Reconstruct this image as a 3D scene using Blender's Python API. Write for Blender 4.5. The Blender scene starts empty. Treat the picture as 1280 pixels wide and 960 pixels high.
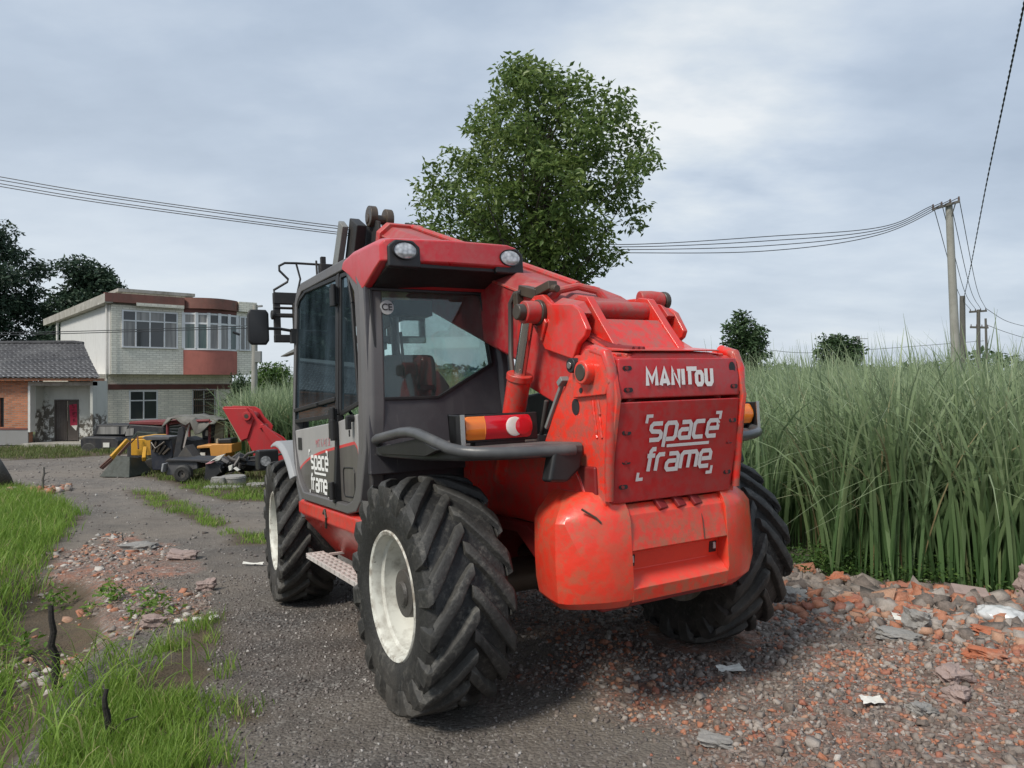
import bpy, bmesh, math, random
import numpy as np
from math import sin, cos, pi, radians, tanh
from mathutils import Vector, Matrix, Euler

R = random.Random(7)
G = np.random.default_rng(11)
scene = bpy.context.scene
COL = scene.collection
CAMZ = 1.729

# ------------------------------------------------------------------ helpers
def link(o, parent=None):
    COL.objects.link(o)
    if parent is not None:
        o.parent = parent
    return o

def tag(o, label=None, cat=None, group=None, kind=None):
    if label: o['label'] = label
    if cat: o['category'] = cat
    if group: o['group'] = group
    if kind: o['kind'] = kind
    return o

def empty(name, loc=(0, 0, 0), rot=(0, 0, 0), parent=None):
    o = bpy.data.objects.new(name, None)
    o.empty_display_size = .2
    o.location = loc
    o.rotation_euler = rot
    return link(o, parent)

def copy_tree(o, parent=None):
    c = o.copy()
    COL.objects.link(c)
    c.parent = parent
    for ch in list(o.children):
        copy_tree(ch, c)
    return c

class MB:
    """collects shapes, then becomes one mesh object"""
    def __init__(s):
        s.v = []; s.f = []
    def add(s, vs, fs):
        n = len(s.v)
        s.v += [tuple(v) for v in vs]
        s.f += [tuple(i + n for i in f) for f in fs]
        return s
    def box(s, x0, x1, y0, y1, z0, z1):
        v = [(x, y, z) for z in (z0, z1) for y in (y0, y1) for x in (x0, x1)]
        return s.add(v, [(0, 2, 3, 1), (4, 5, 7, 6), (0, 1, 5, 4), (2, 6, 7, 3), (0, 4, 6, 2), (1, 3, 7, 5)])
    def obox(s, c, size, rot=(0, 0, 0)):
        m = Euler(rot).to_matrix()
        v = [Vector(c) + m @ Vector((x * size[0] / 2, y * size[1] / 2, z * size[2] / 2)) for z in (-1, 1) for y in (-1, 1) for x in (-1, 1)]
        return s.add(v, [(0, 2, 3, 1), (4, 5, 7, 6), (0, 1, 5, 4), (2, 6, 7, 3), (0, 4, 6, 2), (1, 3, 7, 5)])
    def beam(s, p0, p1, w, h, up=(0, 0, 1)):
        p0 = Vector(p0); p1 = Vector(p1); d = (p1 - p0).normalized()
        u = Vector(up)
        sd = d.cross(u)
        if sd.length < 1e-4: sd = d.cross(Vector((0, 1, 0)))
        sd.normalize(); u = sd.cross(d)
        v = []
        for p in (p0, p1):
            for a, b in ((-1, -1), (1, -1), (1, 1), (-1, 1)):
                v.append(p + sd * a * w / 2 + u * b * h / 2)
        return s.add(v, [(0, 1, 2, 3), (7, 6, 5, 4), (0, 4, 5, 1), (1, 5, 6, 2), (2, 6, 7, 3), (3, 7, 4, 0)])
    def prism(s, pts, a, b, plane='xz'):
        """pts: 2D outline in the plane, pushed from a to b along the third axis"""
        def P(p, t):
            if plane == 'xz': return (p[0], t, p[1])
            if plane == 'xy': return (p[0], p[1], t)
            return (t, p[0], p[1])
        n = len(pts)
        v = [P(p, a) for p in pts] + [P(p, b) for p in pts]
        f = [tuple(range(n))[::-1], tuple(range(n, 2 * n))]
        f += [(i, (i + 1) % n, n + (i + 1) % n, n + i) for i in range(n)]
        return s.add(v, f)
    def loft(s, rings, cap=True, closed=True):
        n = len(rings[0]); v = [p for r in rings for p in r]; f = []
        for k in range(len(rings) - 1):
            for i in range(n if closed else n - 1):
                j = (i + 1) % n
                f.append((k * n + i, k * n + j, (k + 1) * n + j, (k + 1) * n + i))
        if cap:
            f.append(tuple(range(n))[::-1])
            f.append(tuple(range((len(rings) - 1) * n, len(rings) * n)))
        return s.add(v, f)
    def tube(s, pts, r, n=10, cap=True):
        pts = [Vector(p) for p in pts]
        rs = r if hasattr(r, '__len__') else [r] * len(pts)
        rings = []; u = None
        for i, p in enumerate(pts):
            a = pts[max(i - 1, 0)]; b = pts[min(i + 1, len(pts) - 1)]
            d = (b - a)
            if d.length < 1e-9: d = Vector((0, 0, 1))
            d.normalize()
            if u is None:
                u = d.orthogonal().normalized()
            u = (u - d * u.dot(d))
            if u.length < 1e-6: u = d.orthogonal()
            u.normalize()
            w = d.cross(u)
            rings.append([p + (u * cos(2 * pi * k / n) + w * sin(2 * pi * k / n)) * rs[i] for k in range(n)])
        return s.loft(rings, cap)
    def cyl(s, p0, p1, r0, r1=None, n=20):
        return s.tube([p0, p1], [r0, r0 if r1 is None else r1], n)
    def lathe_y(s, prof, c=(0, 0, 0), n=48):
        """prof: (y, r) closed loop turned about the y axis through c"""
        rings = []
        for k in range(n):
            a = 2 * pi * k / n
            rings.append([(c[0] + r * cos(a), c[1] + y, c[2] + r * sin(a)) for y, r in prof])
        rings.append(rings[0])
        return s.loft(rings, cap=False)
    def build(s, name, m, parent=None, bevel=0, seg=2, sharp=32, loc=None, smooth=True):
        me = bpy.data.meshes.new(name)
        me.from_pydata(s.v, [], s.f)
        bm = bmesh.new(); bm.from_mesh(me)
        bmesh.ops.remove_doubles(bm, verts=bm.verts, dist=1e-6)
        bmesh.ops.recalc_face_normals(bm, faces=bm.faces)
        bm.to_mesh(me); bm.free()
        if smooth:
            me.polygons.foreach_set('use_smooth', [True] * len(me.polygons))
            me.set_sharp_from_angle(angle=radians(sharp))
        me.materials.append(m)
        o = link(bpy.data.objects.new(name, me), parent)
        if loc is not None: o.location = loc
        if bevel:
            b = o.modifiers.new('bevel', 'BEVEL')
            b.width = bevel; b.segments = seg; b.limit_method = 'ANGLE'; b.angle_limit = radians(30)
            b.harden_normals = True
        return o

def np_mesh(name, V, F, mat, parent=None, col=None, smooth=False):
    me = bpy.data.meshes.new(name)
    V = np.ascontiguousarray(V, np.float32); F = np.ascontiguousarray(F, np.int32)
    k = F.shape[1]
    me.vertices.add(len(V)); me.vertices.foreach_set('co', V.ravel())
    me.loops.add(F.size); me.loops.foreach_set('vertex_index', F.ravel())
    me.polygons.add(len(F))
    me.polygons.foreach_set('loop_start', np.arange(0, F.size, k, dtype=np.int32))
    if smooth: me.polygons.foreach_set('use_smooth', np.ones(len(F), bool))
    if col is not None:
        a = me.attributes.new('tint', 'FLOAT_COLOR', 'POINT')
        c = np.ones((len(V), 4), np.float32); c[:, :col.shape[1]] = col
        a.data.foreach_set('color', c.ravel())
    me.update(calc_edges=True)
    me.materials.append(mat)
    return link(bpy.data.objects.new(name, me), parent)

# value noise on numpy arrays
def vnoise(x, y, seed=0):
    xi = np.floor(x).astype(np.int64); yi = np.floor(y).astype(np.int64)
    fx = x - xi; fy = y - yi
    fx = fx * fx * (3 - 2 * fx); fy = fy * fy * (3 - 2 * fy)
    def h(a, b):
        n = (a * 374761393 + b * 668265263 + seed * 974634777) & 0xffffffff
        n = ((n ^ (n >> 13)) * 1274126177) & 0xffffffff
        return ((n ^ (n >> 16)) & 0xffff) / 65535.0
    return (h(xi, yi) * (1 - fx) + h(xi + 1, yi) * fx) * (1 - fy) + (h(xi, yi + 1) * (1 - fx) + h(xi + 1, yi + 1) * fx) * fy
def fbm(x, y, seed=0, o=4):
    t = 0; a = .5
    for i in range(o):
        t = t + a * vnoise(x * 2 ** i, y * 2 ** i, seed + i); a *= .5
    return t
def sst(a, b, x):
    t = np.clip((x - a) / (b - a), 0, 1)
    return t * t * (3 - 2 * t)
def in_poly(x, y, poly):
    r = np.zeros(x.shape, bool); n = len(poly)
    for i in range(n):
        x0, y0 = poly[i]; x1, y1 = poly[(i + 1) % n]
        c = ((y0 > y) != (y1 > y)) & (x < (x1 - x0) * (y - y0) / (y1 - y0 + 1e-12) + x0)
        r ^= c
    return r
def poly_dist(x, y, poly):
    """signed distance, positive inside"""
    d = np.full(x.shape, 1e9); n = len(poly)
    for i in range(n):
        x0, y0 = poly[i]; x1, y1 = poly[(i + 1) % n]
        dx, dy = x1 - x0, y1 - y0
        t = np.clip(((x - x0) * dx + (y - y0) * dy) / (dx * dx + dy * dy), 0, 1)
        d = np.minimum(d, np.hypot(x - x0 - t * dx, y - y0 - t * dy))
    return np.where(in_poly(x, y, poly), d, -d)

# ------------------------------------------------------------------ materials
def nt(name):
    m = bpy.data.materials.new(name); m.use_nodes = True
    t = m.node_tree
    for n in list(t.nodes):
        if n.type != 'OUTPUT_MATERIAL' and n.type != 'BSDF_PRINCIPLED': t.nodes.remove(n)
    return m, t, t.nodes['Principled BSDF'], t.nodes['Material Output']
def N(t, typ, **kw):
    n = t.nodes.new(typ)
    for k, v in kw.items():
        if k.startswith('_'):
            setattr(n, k[1:], v)
        else:
            n.inputs[k.replace('__', ' ')].default_value = v
    return n
def mixc(t, fac, a, b, mode='MIX'):
    n = t.nodes.new('ShaderNodeMix'); n.data_type = 'RGBA'; n.blend_type = mode
    for s, v in ((n.inputs[0], fac), (n.inputs[6], a), (n.inputs[7], b)):
        if isinstance(v, (int, float)): s.default_value = v
        elif isinstance(v, tuple): s.default_value = (*v[:3], 1)
        else: t.links.new(v, s)
    return n.outputs[2]
def ramp(t, src, stops):
    n = t.nodes.new('ShaderNodeValToRGB')
    e = n.color_ramp.elements
    while len(e) < len(stops): e.new(.5)
    for k, (p, c) in enumerate(stops):
        e[k].position = p
        e[k].color = (*c, 1) if isinstance(c, tuple) else (c, c, c, 1)
    t.links.new(src, n.inputs[0])
    return n.outputs[0]
def math_(t, op, a, b=0.0, clamp=False):
    n = t.nodes.new('ShaderNodeMath'); n.operation = op; n.use_clamp = clamp
    for s, v in zip(n.inputs, (a, b)):
        if isinstance(v, (int, float)): s.default_value = v
        else: t.links.new(v, s)
    return n.outputs[0]
def noise(t, vec, scale, detail=4, rough=.55, stretch=None):
    if stretch:
        mp = t.nodes.new('ShaderNodeMapping'); mp.inputs['Scale'].default_value = stretch
        t.links.new(vec, mp.inputs[0]); vec = mp.outputs[0]
    n = N(t, 'ShaderNodeTexNoise', Scale=scale, Detail=detail, Roughness=rough)
    t.links.new(vec, n.inputs['Vector'])
    return n.outputs['Fac']
def ocoord(t, which='Object'):
    return t.nodes.new('ShaderNodeTexCoord').outputs[which]

def paint(name, base, rough=.4, var=.12, dirt=(.11, .085, .065), dirt_amt=.35, dscale=3.0, bump=.0, bscale=60, metal=0.0,
          low=None, coat=0.0, streak=True, chips=None, spec=.5, edge=None, dust=None, scuff=None):
    """weathered surface: tone variation, vertical streaks, dirt patches, optional low dirt and chips"""
    m, t, b, out = nt(name)
    co = ocoord(t)
    n1 = noise(t, co, 1.7, 3)
    n1 = math_(t, 'ADD', math_(t, 'MULTIPLY', n1, .6), math_(t, 'MULTIPLY', noise(t, co, 3.5, 5, .6, (1, 1, .25)), .4))
    c = mixc(t, ramp(t, n1, [(.3, 0.0), (.7, 1.0)]), tuple(x * (1 - var) for x in base), tuple(min(1, x * (1 + var)) for x in base))
    n2 = noise(t, co, dscale, 6, .65)
    d = ramp(t, n2, [(.48, 0.0), (.75, 1.0)])
    if streak:
        n3 = noise(t, co, 9, 4, .6, (1, 1, .08))
        d = math_(t, 'MAXIMUM', d, math_(t, 'MULTIPLY', ramp(t, n3, [(.55, 0.0), (.8, 1.0)]), .8))
    d = math_(t, 'MULTIPLY', d, dirt_amt)
    if low:
        sep = t.nodes.new('ShaderNodeSeparateXYZ'); t.links.new(co, sep.inputs[0])
        hz = math_(t, 'ADD', sep.outputs[low[3] if len(low) > 3 else 2], math_(t, 'MULTIPLY', noise(t, co, 5, 5), low[1] - low[0]))
        g = t.nodes.new('ShaderNodeMapRange'); g.inputs[1].default_value = low[1]; g.inputs[2].default_value = low[0] + .5 * (low[1] - low[0])
        t.links.new(hz, g.inputs[0])
        d = math_(t, 'MAXIMUM', d, math_(t, 'MULTIPLY', g.outputs[0], low[2]))
    c = mixc(t, d, c, dirt)
    if chips:
        n4 = noise(t, co, chips[1], 5, .7)
        c = mixc(t, ramp(t, n4, [(chips[2], 0.0), (chips[2] + .03, 1.0)]), c, chips[0])
    if scuff:   # fine scratches in two directions
        for st, k in (((1, 1, .05), 60), ((.06, 1, 1), 45)):
            ns = noise(t, co, k, 3, .5, st)
            msk = math_(t, 'MULTIPLY', ramp(t, ns, [(.66, 0.0), (.70, 1.0)]), ramp(t, noise(t, co, 2.5, 3), [(.45, 0.0), (.65, 1.0)]))
            c = mixc(t, math_(t, 'MULTIPLY', msk, scuff[1]), c, scuff[0])
    geo = t.nodes.new('ShaderNodeNewGeometry') if (edge or dust) else None
    if edge:
        pe = math_(t, 'MULTIPLY', ramp(t, geo.outputs['Pointiness'], [(.51, 0.0), (.56, 1.0)]), ramp(t, noise(t, co, 16, 5, .7), [(.42, 0.0), (.60, 1.0)]))
        c = mixc(t, math_(t, 'MULTIPLY', pe, edge[1]), c, edge[0])
    if dust:
        sz = t.nodes.new('ShaderNodeSeparateXYZ'); t.links.new(geo.outputs['Normal'], sz.inputs[0])
        dz = math_(t, 'MULTIPLY', ramp(t, sz.outputs[2], [(.35, 0.0), (.95, 1.0)]), ramp(t, noise(t, co, 7, 6, .65), [(.32, .15), (.66, 1.0)]))
        dz = math_(t, 'MULTIPLY', dz, dust[1])
        c = mixc(t, dz, c, dust[0]); d = math_(t, 'MAXIMUM', d, dz)
    t.links.new(c, b.inputs['Base Color'])
    r = math_(t, 'ADD', math_(t, 'MULTIPLY', d, .5), rough, True)
    r = math_(t, 'ADD', r, math_(t, 'MULTIPLY', math_(t, 'SUBTRACT', noise(t, co, 25, 3), .5), .15), True)
    t.links.new(r, b.inputs['Roughness'])
    b.inputs['Metallic'].default_value = metal
    b.inputs['Specular IOR Level'].default_value = spec
    if coat:
        b.inputs['Coat Weight'].default_value = coat; b.inputs['Coat Roughness'].default_value = .15
    if bump:
        bn = t.nodes.new('ShaderNodeBump'); bn.inputs['Strength'].default_value = bump; bn.inputs['Distance'].default_value = .02
        t.links.new(noise(t, co, bscale, 5, .6), bn.inputs['Height'])
        t.links.new(bn.outputs[0], b.inputs['Normal'])
    return m

def glass(name, tint=(.62, .75, .72), rough=.02, amount=.75, dust=.12, gcol=(.9, .95, .95), dcol=(.30, .32, .31)):
    m, t, b, out = nt(name)
    tr = t.nodes.new('ShaderNodeBsdfTransparent'); tr.inputs[0].default_value = (*tint, 1)
    gl = t.nodes.new('ShaderNodeBsdfGlossy'); gl.inputs['Roughness'].default_value = rough; gl.inputs[0].default_value = (*gcol, 1)
    lw = t.nodes.new('ShaderNodeFresnel'); lw.inputs[0].default_value = 1.5
    f = math_(t, 'ADD', math_(t, 'MULTIPLY', lw.outputs[0], amount), .02, True)
    mx = t.nodes.new('ShaderNodeMixShader'); t.links.new(f, mx.inputs[0]); t.links.new(tr.outputs[0], mx.inputs[1]); t.links.new(gl.outputs[0], mx.inputs[2])
    df = t.nodes.new('ShaderNodeBsdfDiffuse'); df.inputs[0].default_value = (*dcol, 1)
    co = ocoord(t)
    dn = math_(t, 'MULTIPLY', ramp(t, noise(t, co, 4, 5, .6, (1, 1, .35)), [(.35, .15), (.75, 1.0)]), dust)
    m2 = t.nodes.new('ShaderNodeMixShader'); t.links.new(dn, m2.inputs[0]); t.links.new(mx.outputs[0], m2.inputs[1]); t.links.new(df.outputs[0], m2.inputs[2])
    t.links.new(m2.outputs[0], out.inputs[0])
    t.nodes.remove(b)
    return m

def leafmat(name, stops, trans=.3, rough=.5, tip=None, clump=None, spec=.35):
    """colour from the per-leaf tint attribute (x: random, y: height along blade)"""
    m, t, b, out = nt(name)
    a = t.nodes.new('ShaderNodeAttribute'); a.attribute_name = 'tint'
    s = t.nodes.new('ShaderNodeSeparateColor'); t.links.new(a.outputs['Color'], s.inputs[0])
    f = s.outputs[0]
    if clump:
        co = t.nodes.new('ShaderNodeNewGeometry').outputs['Position']
        f = math_(t, 'ADD', math_(t, 'MULTIPLY', f, .5), math_(t, 'MULTIPLY', noise(t, co, clump, 3), .5))
    c = ramp(t, f, stops)
    if tip: c = mixc(t, math_(t, 'POWER', s.outputs[1], tip[1]), c, tip[0])
    t.links.new(c, b.inputs['Base Color'])
    b.inputs['Roughness'].default_value = rough
    b.inputs['Specular IOR Level'].default_value = spec
    if trans:
        tl = t.nodes.new('ShaderNodeBsdfTranslucent'); t.links.new(c, tl.inputs[0])
        mx = t.nodes.new('ShaderNodeMixShader'); mx.inputs[0].default_value = trans
        t.links.new(b.outputs[0], mx.inputs[1]); t.links.new(tl.outputs[0], mx.inputs[2])
        t.links.new(mx.outputs[0], out.inputs[0])
    return m

def tintmat(name, stops, rough=.9, bump=.4, bscale=40, var=.3):
    m, t, b, out = nt(name)
    a = t.nodes.new('ShaderNodeAttribute'); a.attribute_name = 'tint'
    s = t.nodes.new('ShaderNodeSeparateColor'); t.links.new(a.outputs['Color'], s.inputs[0])
    c = ramp(t, s.outputs[0], stops)
    n = t.nodes[-1]
    for q in t.nodes:
        if q.type == 'VALTORGB': q.color_ramp.interpolation = 'CONSTANT'
    pos = t.nodes.new('ShaderNodeNewGeometry').outputs['Position']
    c = mixc(t, var, c, ramp(t, noise(t, pos, bscale, 5, .65), [(.25, (.05, .035, .028)), (.75, (.40, .31, .26))]), 'MIX')
    t.links.new(c, b.inputs['Base Color']); b.inputs['Roughness'].default_value = rough
    bn = t.nodes.new('ShaderNodeBump'); bn.inputs['Strength'].default_value = bump; bn.inputs['Distance'].default_value = .01
    t.links.new(noise(t, pos, bscale * 2, 4), bn.inputs['Height']); t.links.new(bn.outputs[0], b.inputs['Normal'])
    return m

MUD = (.10, .075, .055)
M = {}
M['red'] = paint('red_paint', (.70, .026, .017), .30, .07, dirt=(.30, .025, .02), dirt_amt=.25, dscale=4, coat=.35, low=(.45, .85, .28), chips=((.16, .10, .08), 30, .77), edge=((.30, .12, .09), .75), dust=((.50, .10, .075), .18), scuff=((.62, .10, .07), .22))
M['red_side'] = paint('red_side_paint', (.84, .044, .022), .30, .06, dirt=(.52, .028, .018), dirt_amt=.25, dscale=5, coat=.35, chips=((.16, .10, .08), 34, .78), edge=((.30, .12, .09), .75), dust=((.50, .10, .075), .18), scuff=((.62, .10, .07), .22))
M['crimson'] = paint('crimson_panel_paint', (.50, .016, .019), .34, .05, dirt=(.32, .03, .03), dirt_amt=.25, dscale=6, chips=((.12, .05, .05), 34, .78), edge=((.28, .10, .09), .6), scuff=((.54, .08, .08), .25), coat=.2)
M['weight'] = paint('counterweight_paint', (.78, .046, .022), .34, .07, dirt=(.50, .030, .018), dirt_amt=.30, dscale=6, coat=.25, low=(.56, .70, .3), chips=((.20, .10, .05), 26, .745), bump=.10, bscale=25, edge=((.30, .15, .08), 1.0), dust=((.70, .09, .055), .15), scuff=((.50, .10, .05), .5))
M['boomshade'] = paint('boom_shaded_paint', (.36, .018, .024), .42, .12, dirt=(.26, .06, .05), dirt_amt=.3, dscale=4, chips=((.12, .08, .07), 30, .77), edge=((.28, .12, .10), .7), dust=((.33, .18, .16), .5), scuff=((.5, .14, .12), .4))  # darker copy of the boom paint: the boom's shade put into the colour
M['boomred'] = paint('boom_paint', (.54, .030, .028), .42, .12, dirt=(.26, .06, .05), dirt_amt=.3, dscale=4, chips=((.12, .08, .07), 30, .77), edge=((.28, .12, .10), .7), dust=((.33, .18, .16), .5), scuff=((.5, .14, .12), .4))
M['redroof'] = paint('roof_paint', (.55, .022, .030), .3, .06, dirt=(.35, .10, .09), dirt_amt=.35, coat=.25, edge=((.4, .15, .13), .5), dust=((.35, .15, .14), .3))
M['darkred'] = paint('dark_red_frame', (.22, .012, .012), .5, .15, dirt=MUD, dirt_amt=.5)
M['cabgrey'] = paint('cab_dark_grey', (.052, .050, .056), .42, .10, dirt=(.12, .115, .115), dirt_amt=.5, dscale=3, scuff=((.16, .15, .15), .4), dust=((.16, .15, .14), .5))
M['post'] = paint('cab_post_grey', (.11, .105, .105), .4, .10, dirt=(.17, .16, .155), dirt_amt=.4)
M['black'] = paint('black_plastic', (.014, .014, .015), .45, .2, dirt=(.06, .055, .05), dirt_amt=.3)
M['blackmat'] = paint('matt_black_steel', (.02, .02, .021), .6, .2, dirt=(.08, .06, .045), dirt_amt=.5)
M['ledge'] = paint('mudguard_plastic', (.04, .04, .042), .42, .15, dirt=(.15, .14, .135), dirt_amt=.5, dust=((.17, .16, .15), .7))
M['bar'] = paint('bar_grey_paint', (.075, .077, .08), .33, .15, dirt=(.17, .165, .16), dirt_amt=.5, bump=.05)
M['steel'] = paint('bare_steel', (.42, .40, .37), .22, .10, dirt=(.2, .13, .1), dirt_amt=.3, metal=.9)
M['chrome'] = paint('chrome_rod', (.6, .58, .55), .14, .05, dirt=(.3, .2, .15), dirt_amt=.25, metal=1)
M['galv'] = paint('worn_step_steel', (.55, .51, .48), .55, .15, dirt=(.26, .16, .12), dirt_amt=.5)
M['rim'] = paint('rim_cream', (.66, .66, .60), .45, .10, dirt=(.17, .14, .105), dirt_amt=.8, dscale=8, chips=((.1, .07, .05), 22, .66), low=(-.12, .22, .75, 1), edge=((.2, .16, .12), .7))  # real dirt, plus shade deep in the dish painted along the axle
M['hub'] = paint('oily_hub', (.07, .065, .06), .5, .3, dirt=(.12, .09, .06), dirt_amt=.6, bump=.3)
M['fender'] = paint('fender_plastic', (.30, .31, .32), .45, .08, dirt=(.2, .18, .16), dirt_amt=.3)
M['greymetal'] = paint('mast_grey', (.20, .21, .205), .5, .15, dirt=(.16, .12, .09), dirt_amt=.5)
M['rubberhose'] = paint('hose_rubber', (.05, .045, .042), .5, .2, dirt=(.14, .12, .1), dirt_amt=.5)
M['seat'] = paint('seat_vinyl', (.085, .085, .09), .55, .15, dirt_amt=.2)
M['oil'] = paint('oily_pin', (.055, .045, .035), .35, .3, dirt=(.12, .08, .05), dirt_amt=.6)
M['glass'] = glass('cab_glass', (.86, .94, .92), amount=.6, dust=.15)
M['sideglass'] = glass('cab_side_glass', (.10, .15, .155), amount=1.0, dust=.24, gcol=(.72, .92, 1.0), dcol=(.15, .22, .27))  # blue of a reflection put into the gloss and film colours
M['screen'] = glass('windscreen_glass', (.90, .96, .95), amount=.6, dust=.05)

def lensmat(name, col, emit=0):
    m, t, b, out = nt(name)
    b.inputs['Base Color'].default_value = (*col, 1); b.inputs['Roughness'].default_value = .12
    b.inputs['Coat Weight'].default_value = .6; b.inputs['Subsurface Weight'].default_value = .3
    b.inputs['Subsurface Scale'].default_value = .02
    co = ocoord(t)
    w = N(t, 'ShaderNodeTexWave', Scale=22.0, Distortion=0.0); t.links.new(co, w.inputs['Vector'])
    bn = t.nodes.new('ShaderNodeBump'); bn.inputs['Strength'].default_value = .25; bn.inputs['Distance'].default_value = .004
    t.links.new(w.outputs['Fac'], bn.inputs['Height']); t.links.new(bn.outputs[0], b.inputs['Normal'])
    return m
M['lens_red'] = lensmat('lens_red', (.62, .008, .02))
M['lens_amber'] = lensmat('lens_amber', (.85, .22, .02))
M['lens_white'] = lensmat('lens_white', (.75, .72, .66))
def lampmat():
    m, t, b, out = nt('work_lamp_glass')
    co = ocoord(t)
    v = N(t, 'ShaderNodeTexVoronoi', Scale=38.0); t.links.new(co, v.inputs['Vector'])
    c = ramp(t, v.outputs['Distance'], [(.1, (.75, .76, .76)), (.8, (.30, .31, .32))])
    t.links.new(c, b.inputs['Base Color']); b.inputs['Roughness'].default_value = .15; b.inputs['Metallic'].default_value = .35
    b.inputs['Coat Weight'].default_value = .8
    return m
M['lamp'] = lampmat()

def rubber(name='tyre_rubber'):
    m, t, b, out = nt(name)
    co = ocoord(t)
    n1 = noise(t, co, 6, 7, .7); n2 = noise(t, co, 30, 5, .7)
    c = mixc(t, ramp(t, n1, [(.44, 0.0), (.70, 1.0)]), (.006, .0062, .0072), (.024, .024, .024))
    c = mixc(t, math_(t, 'MULTIPLY', math_(t, 'MULTIPLY', ramp(t, n2, [(.50, 0.0), (.70, 1.0)]), ramp(t, noise(t, co, 4, 4, .6), [(.45, .1), (.62, 1.0)])), .85), c, (.135, .128, .112))
    # dusty along the lower part of the wheel and the outward edges
    geo = t.nodes.new('ShaderNodeNewGeometry')
    c = mixc(t, math_(t, 'MULTIPLY', ramp(t, geo.outputs['Pointiness'], [(.51, 0.0), (.60, 1.0)]), .55), c, (.15, .145, .13))
    sep = t.nodes.new('ShaderNodeSeparateXYZ'); t.links.new(co, sep.inputs[0])
    g = t.nodes.new('ShaderNodeMapRange'); g.inputs[1].default_value = -.15; g.inputs[2].default_value = -.62
    t.links.new(sep.outputs[2], g.inputs[0])
    c = mixc(t, math_(t, 'MULTIPLY', g.outputs[0], math_(t, 'MULTIPLY', ramp(t, n1, [(.35, 0.0), (.6, 1.0)]), .7)), c, (.075, .066, .055))
    t.links.new(c, b.inputs['Base Color']); b.inputs['Roughness'].default_value = .60
    b.inputs['Specular IOR Level'].default_value = .45
    bn = t.nodes.new('ShaderNodeBump'); bn.inputs['Strength'].default_value = .55; bn.inputs['Distance'].default_value = .012
    t.links.new(noise(t, co, 35, 6, .7), bn.inputs['Height']); t.links.new(bn.outputs[0], b.inputs['Normal'])
    return m
M['rubber'] = rubber()

def lettermat(name, col, under, wear):
    m, t, b, out = nt(name)
    co = ocoord(t)
    n = noise(t, co, 26, 5, .7)
    c = mixc(t, ramp(t, n, [(wear, 0.0), (wear + .025, 1.0)]), col, under)
    t.links.new(c, b.inputs['Base Color']); b.inputs['Roughness'].default_value = .5
    return m
M['let_cover'] = lettermat('cover_lettering', (.72, .68, .66), (.40, .02, .022), .66)
M['let_logo'] = lettermat('top_lettering', (.78, .76, .74), (.45, .02, .022), .64)
M['let_door'] = lettermat('door_lettering', (.80, .80, .78), (.1, .09, .085), .70)
M['let_red'] = lettermat('door_red_lettering', (.60, .12, .15), (.42, .40, .40), .50)

def doormat():
    """silver upper band, dark grey below, red pinstripe between: painted along a curve on the door"""
    m, t, b, out = nt('door_two_tone_paint')
    co = ocoord(t)
    sep = t.nodes.new('ShaderNodeSeparateXYZ'); t.links.new(co, sep.inputs[0])
    x, z = sep.outputs[0], sep.outputs[2]
    cv = t.nodes.new('ShaderNodeFloatCurve')
    cur = cv.mapping.curves[0]
    pts = [(.66, .85), (.79, 1.31), (.80, 1.38), (.86, 1.415), (1.18, 1.385), (1.75, 1.325), (2.12, 1.26), (2.37, 1.18), (2.6, 1.05)]
    L = [((p - .6) / 2.1, (q - .8) / .7) for p, q in pts]
    cur.points[0].location = L[0]; cur.points[1].location = L[-1]
    for q in L[1:-1]: cur.points.new(*q)
    for p in cur.points: p.handle_type = 'VECTOR' if p.location[0] < .13 else 'AUTO'
    cv.mapping.update()
    t.links.new(math_(t, 'DIVIDE', math_(t, 'SUBTRACT', x, .6), 2.1, True), cv.inputs['Value'])
    zc = math_(t, 'ADD', math_(t, 'MULTIPLY', cv.outputs[0], .7), .8)
    d = math_(t, 'SUBTRACT', z, zc)
    n = noise(t, co, 3, 5, .6)
    silver = mixc(t, n, (.27, .27, .27), (.42, .41, .40)); dark = mixc(t, n, (.085, .078, .073), (.125, .115, .108))
    c = mixc(t, math_(t, 'GREATER_THAN', d, 0.0), dark, silver)
    red = math_(t, 'LESS_THAN', math_(t, 'ABSOLUTE', d), .010)
    c = mixc(t, red, c, (.60, .06, .06))
    dn = ramp(t, noise(t, co, 10, 4, .6, (1, 1, .08)), [(.5, 0.0), (.8, 1.0)])
    c = mixc(t, math_(t, 'MULTIPLY', dn, .35), c, (.2, .19, .18))
    t.links.new(c, b.inputs['Base Color']); b.inputs['Roughness'].default_value = .38
    return m
M['door'] = doormat()

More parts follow.
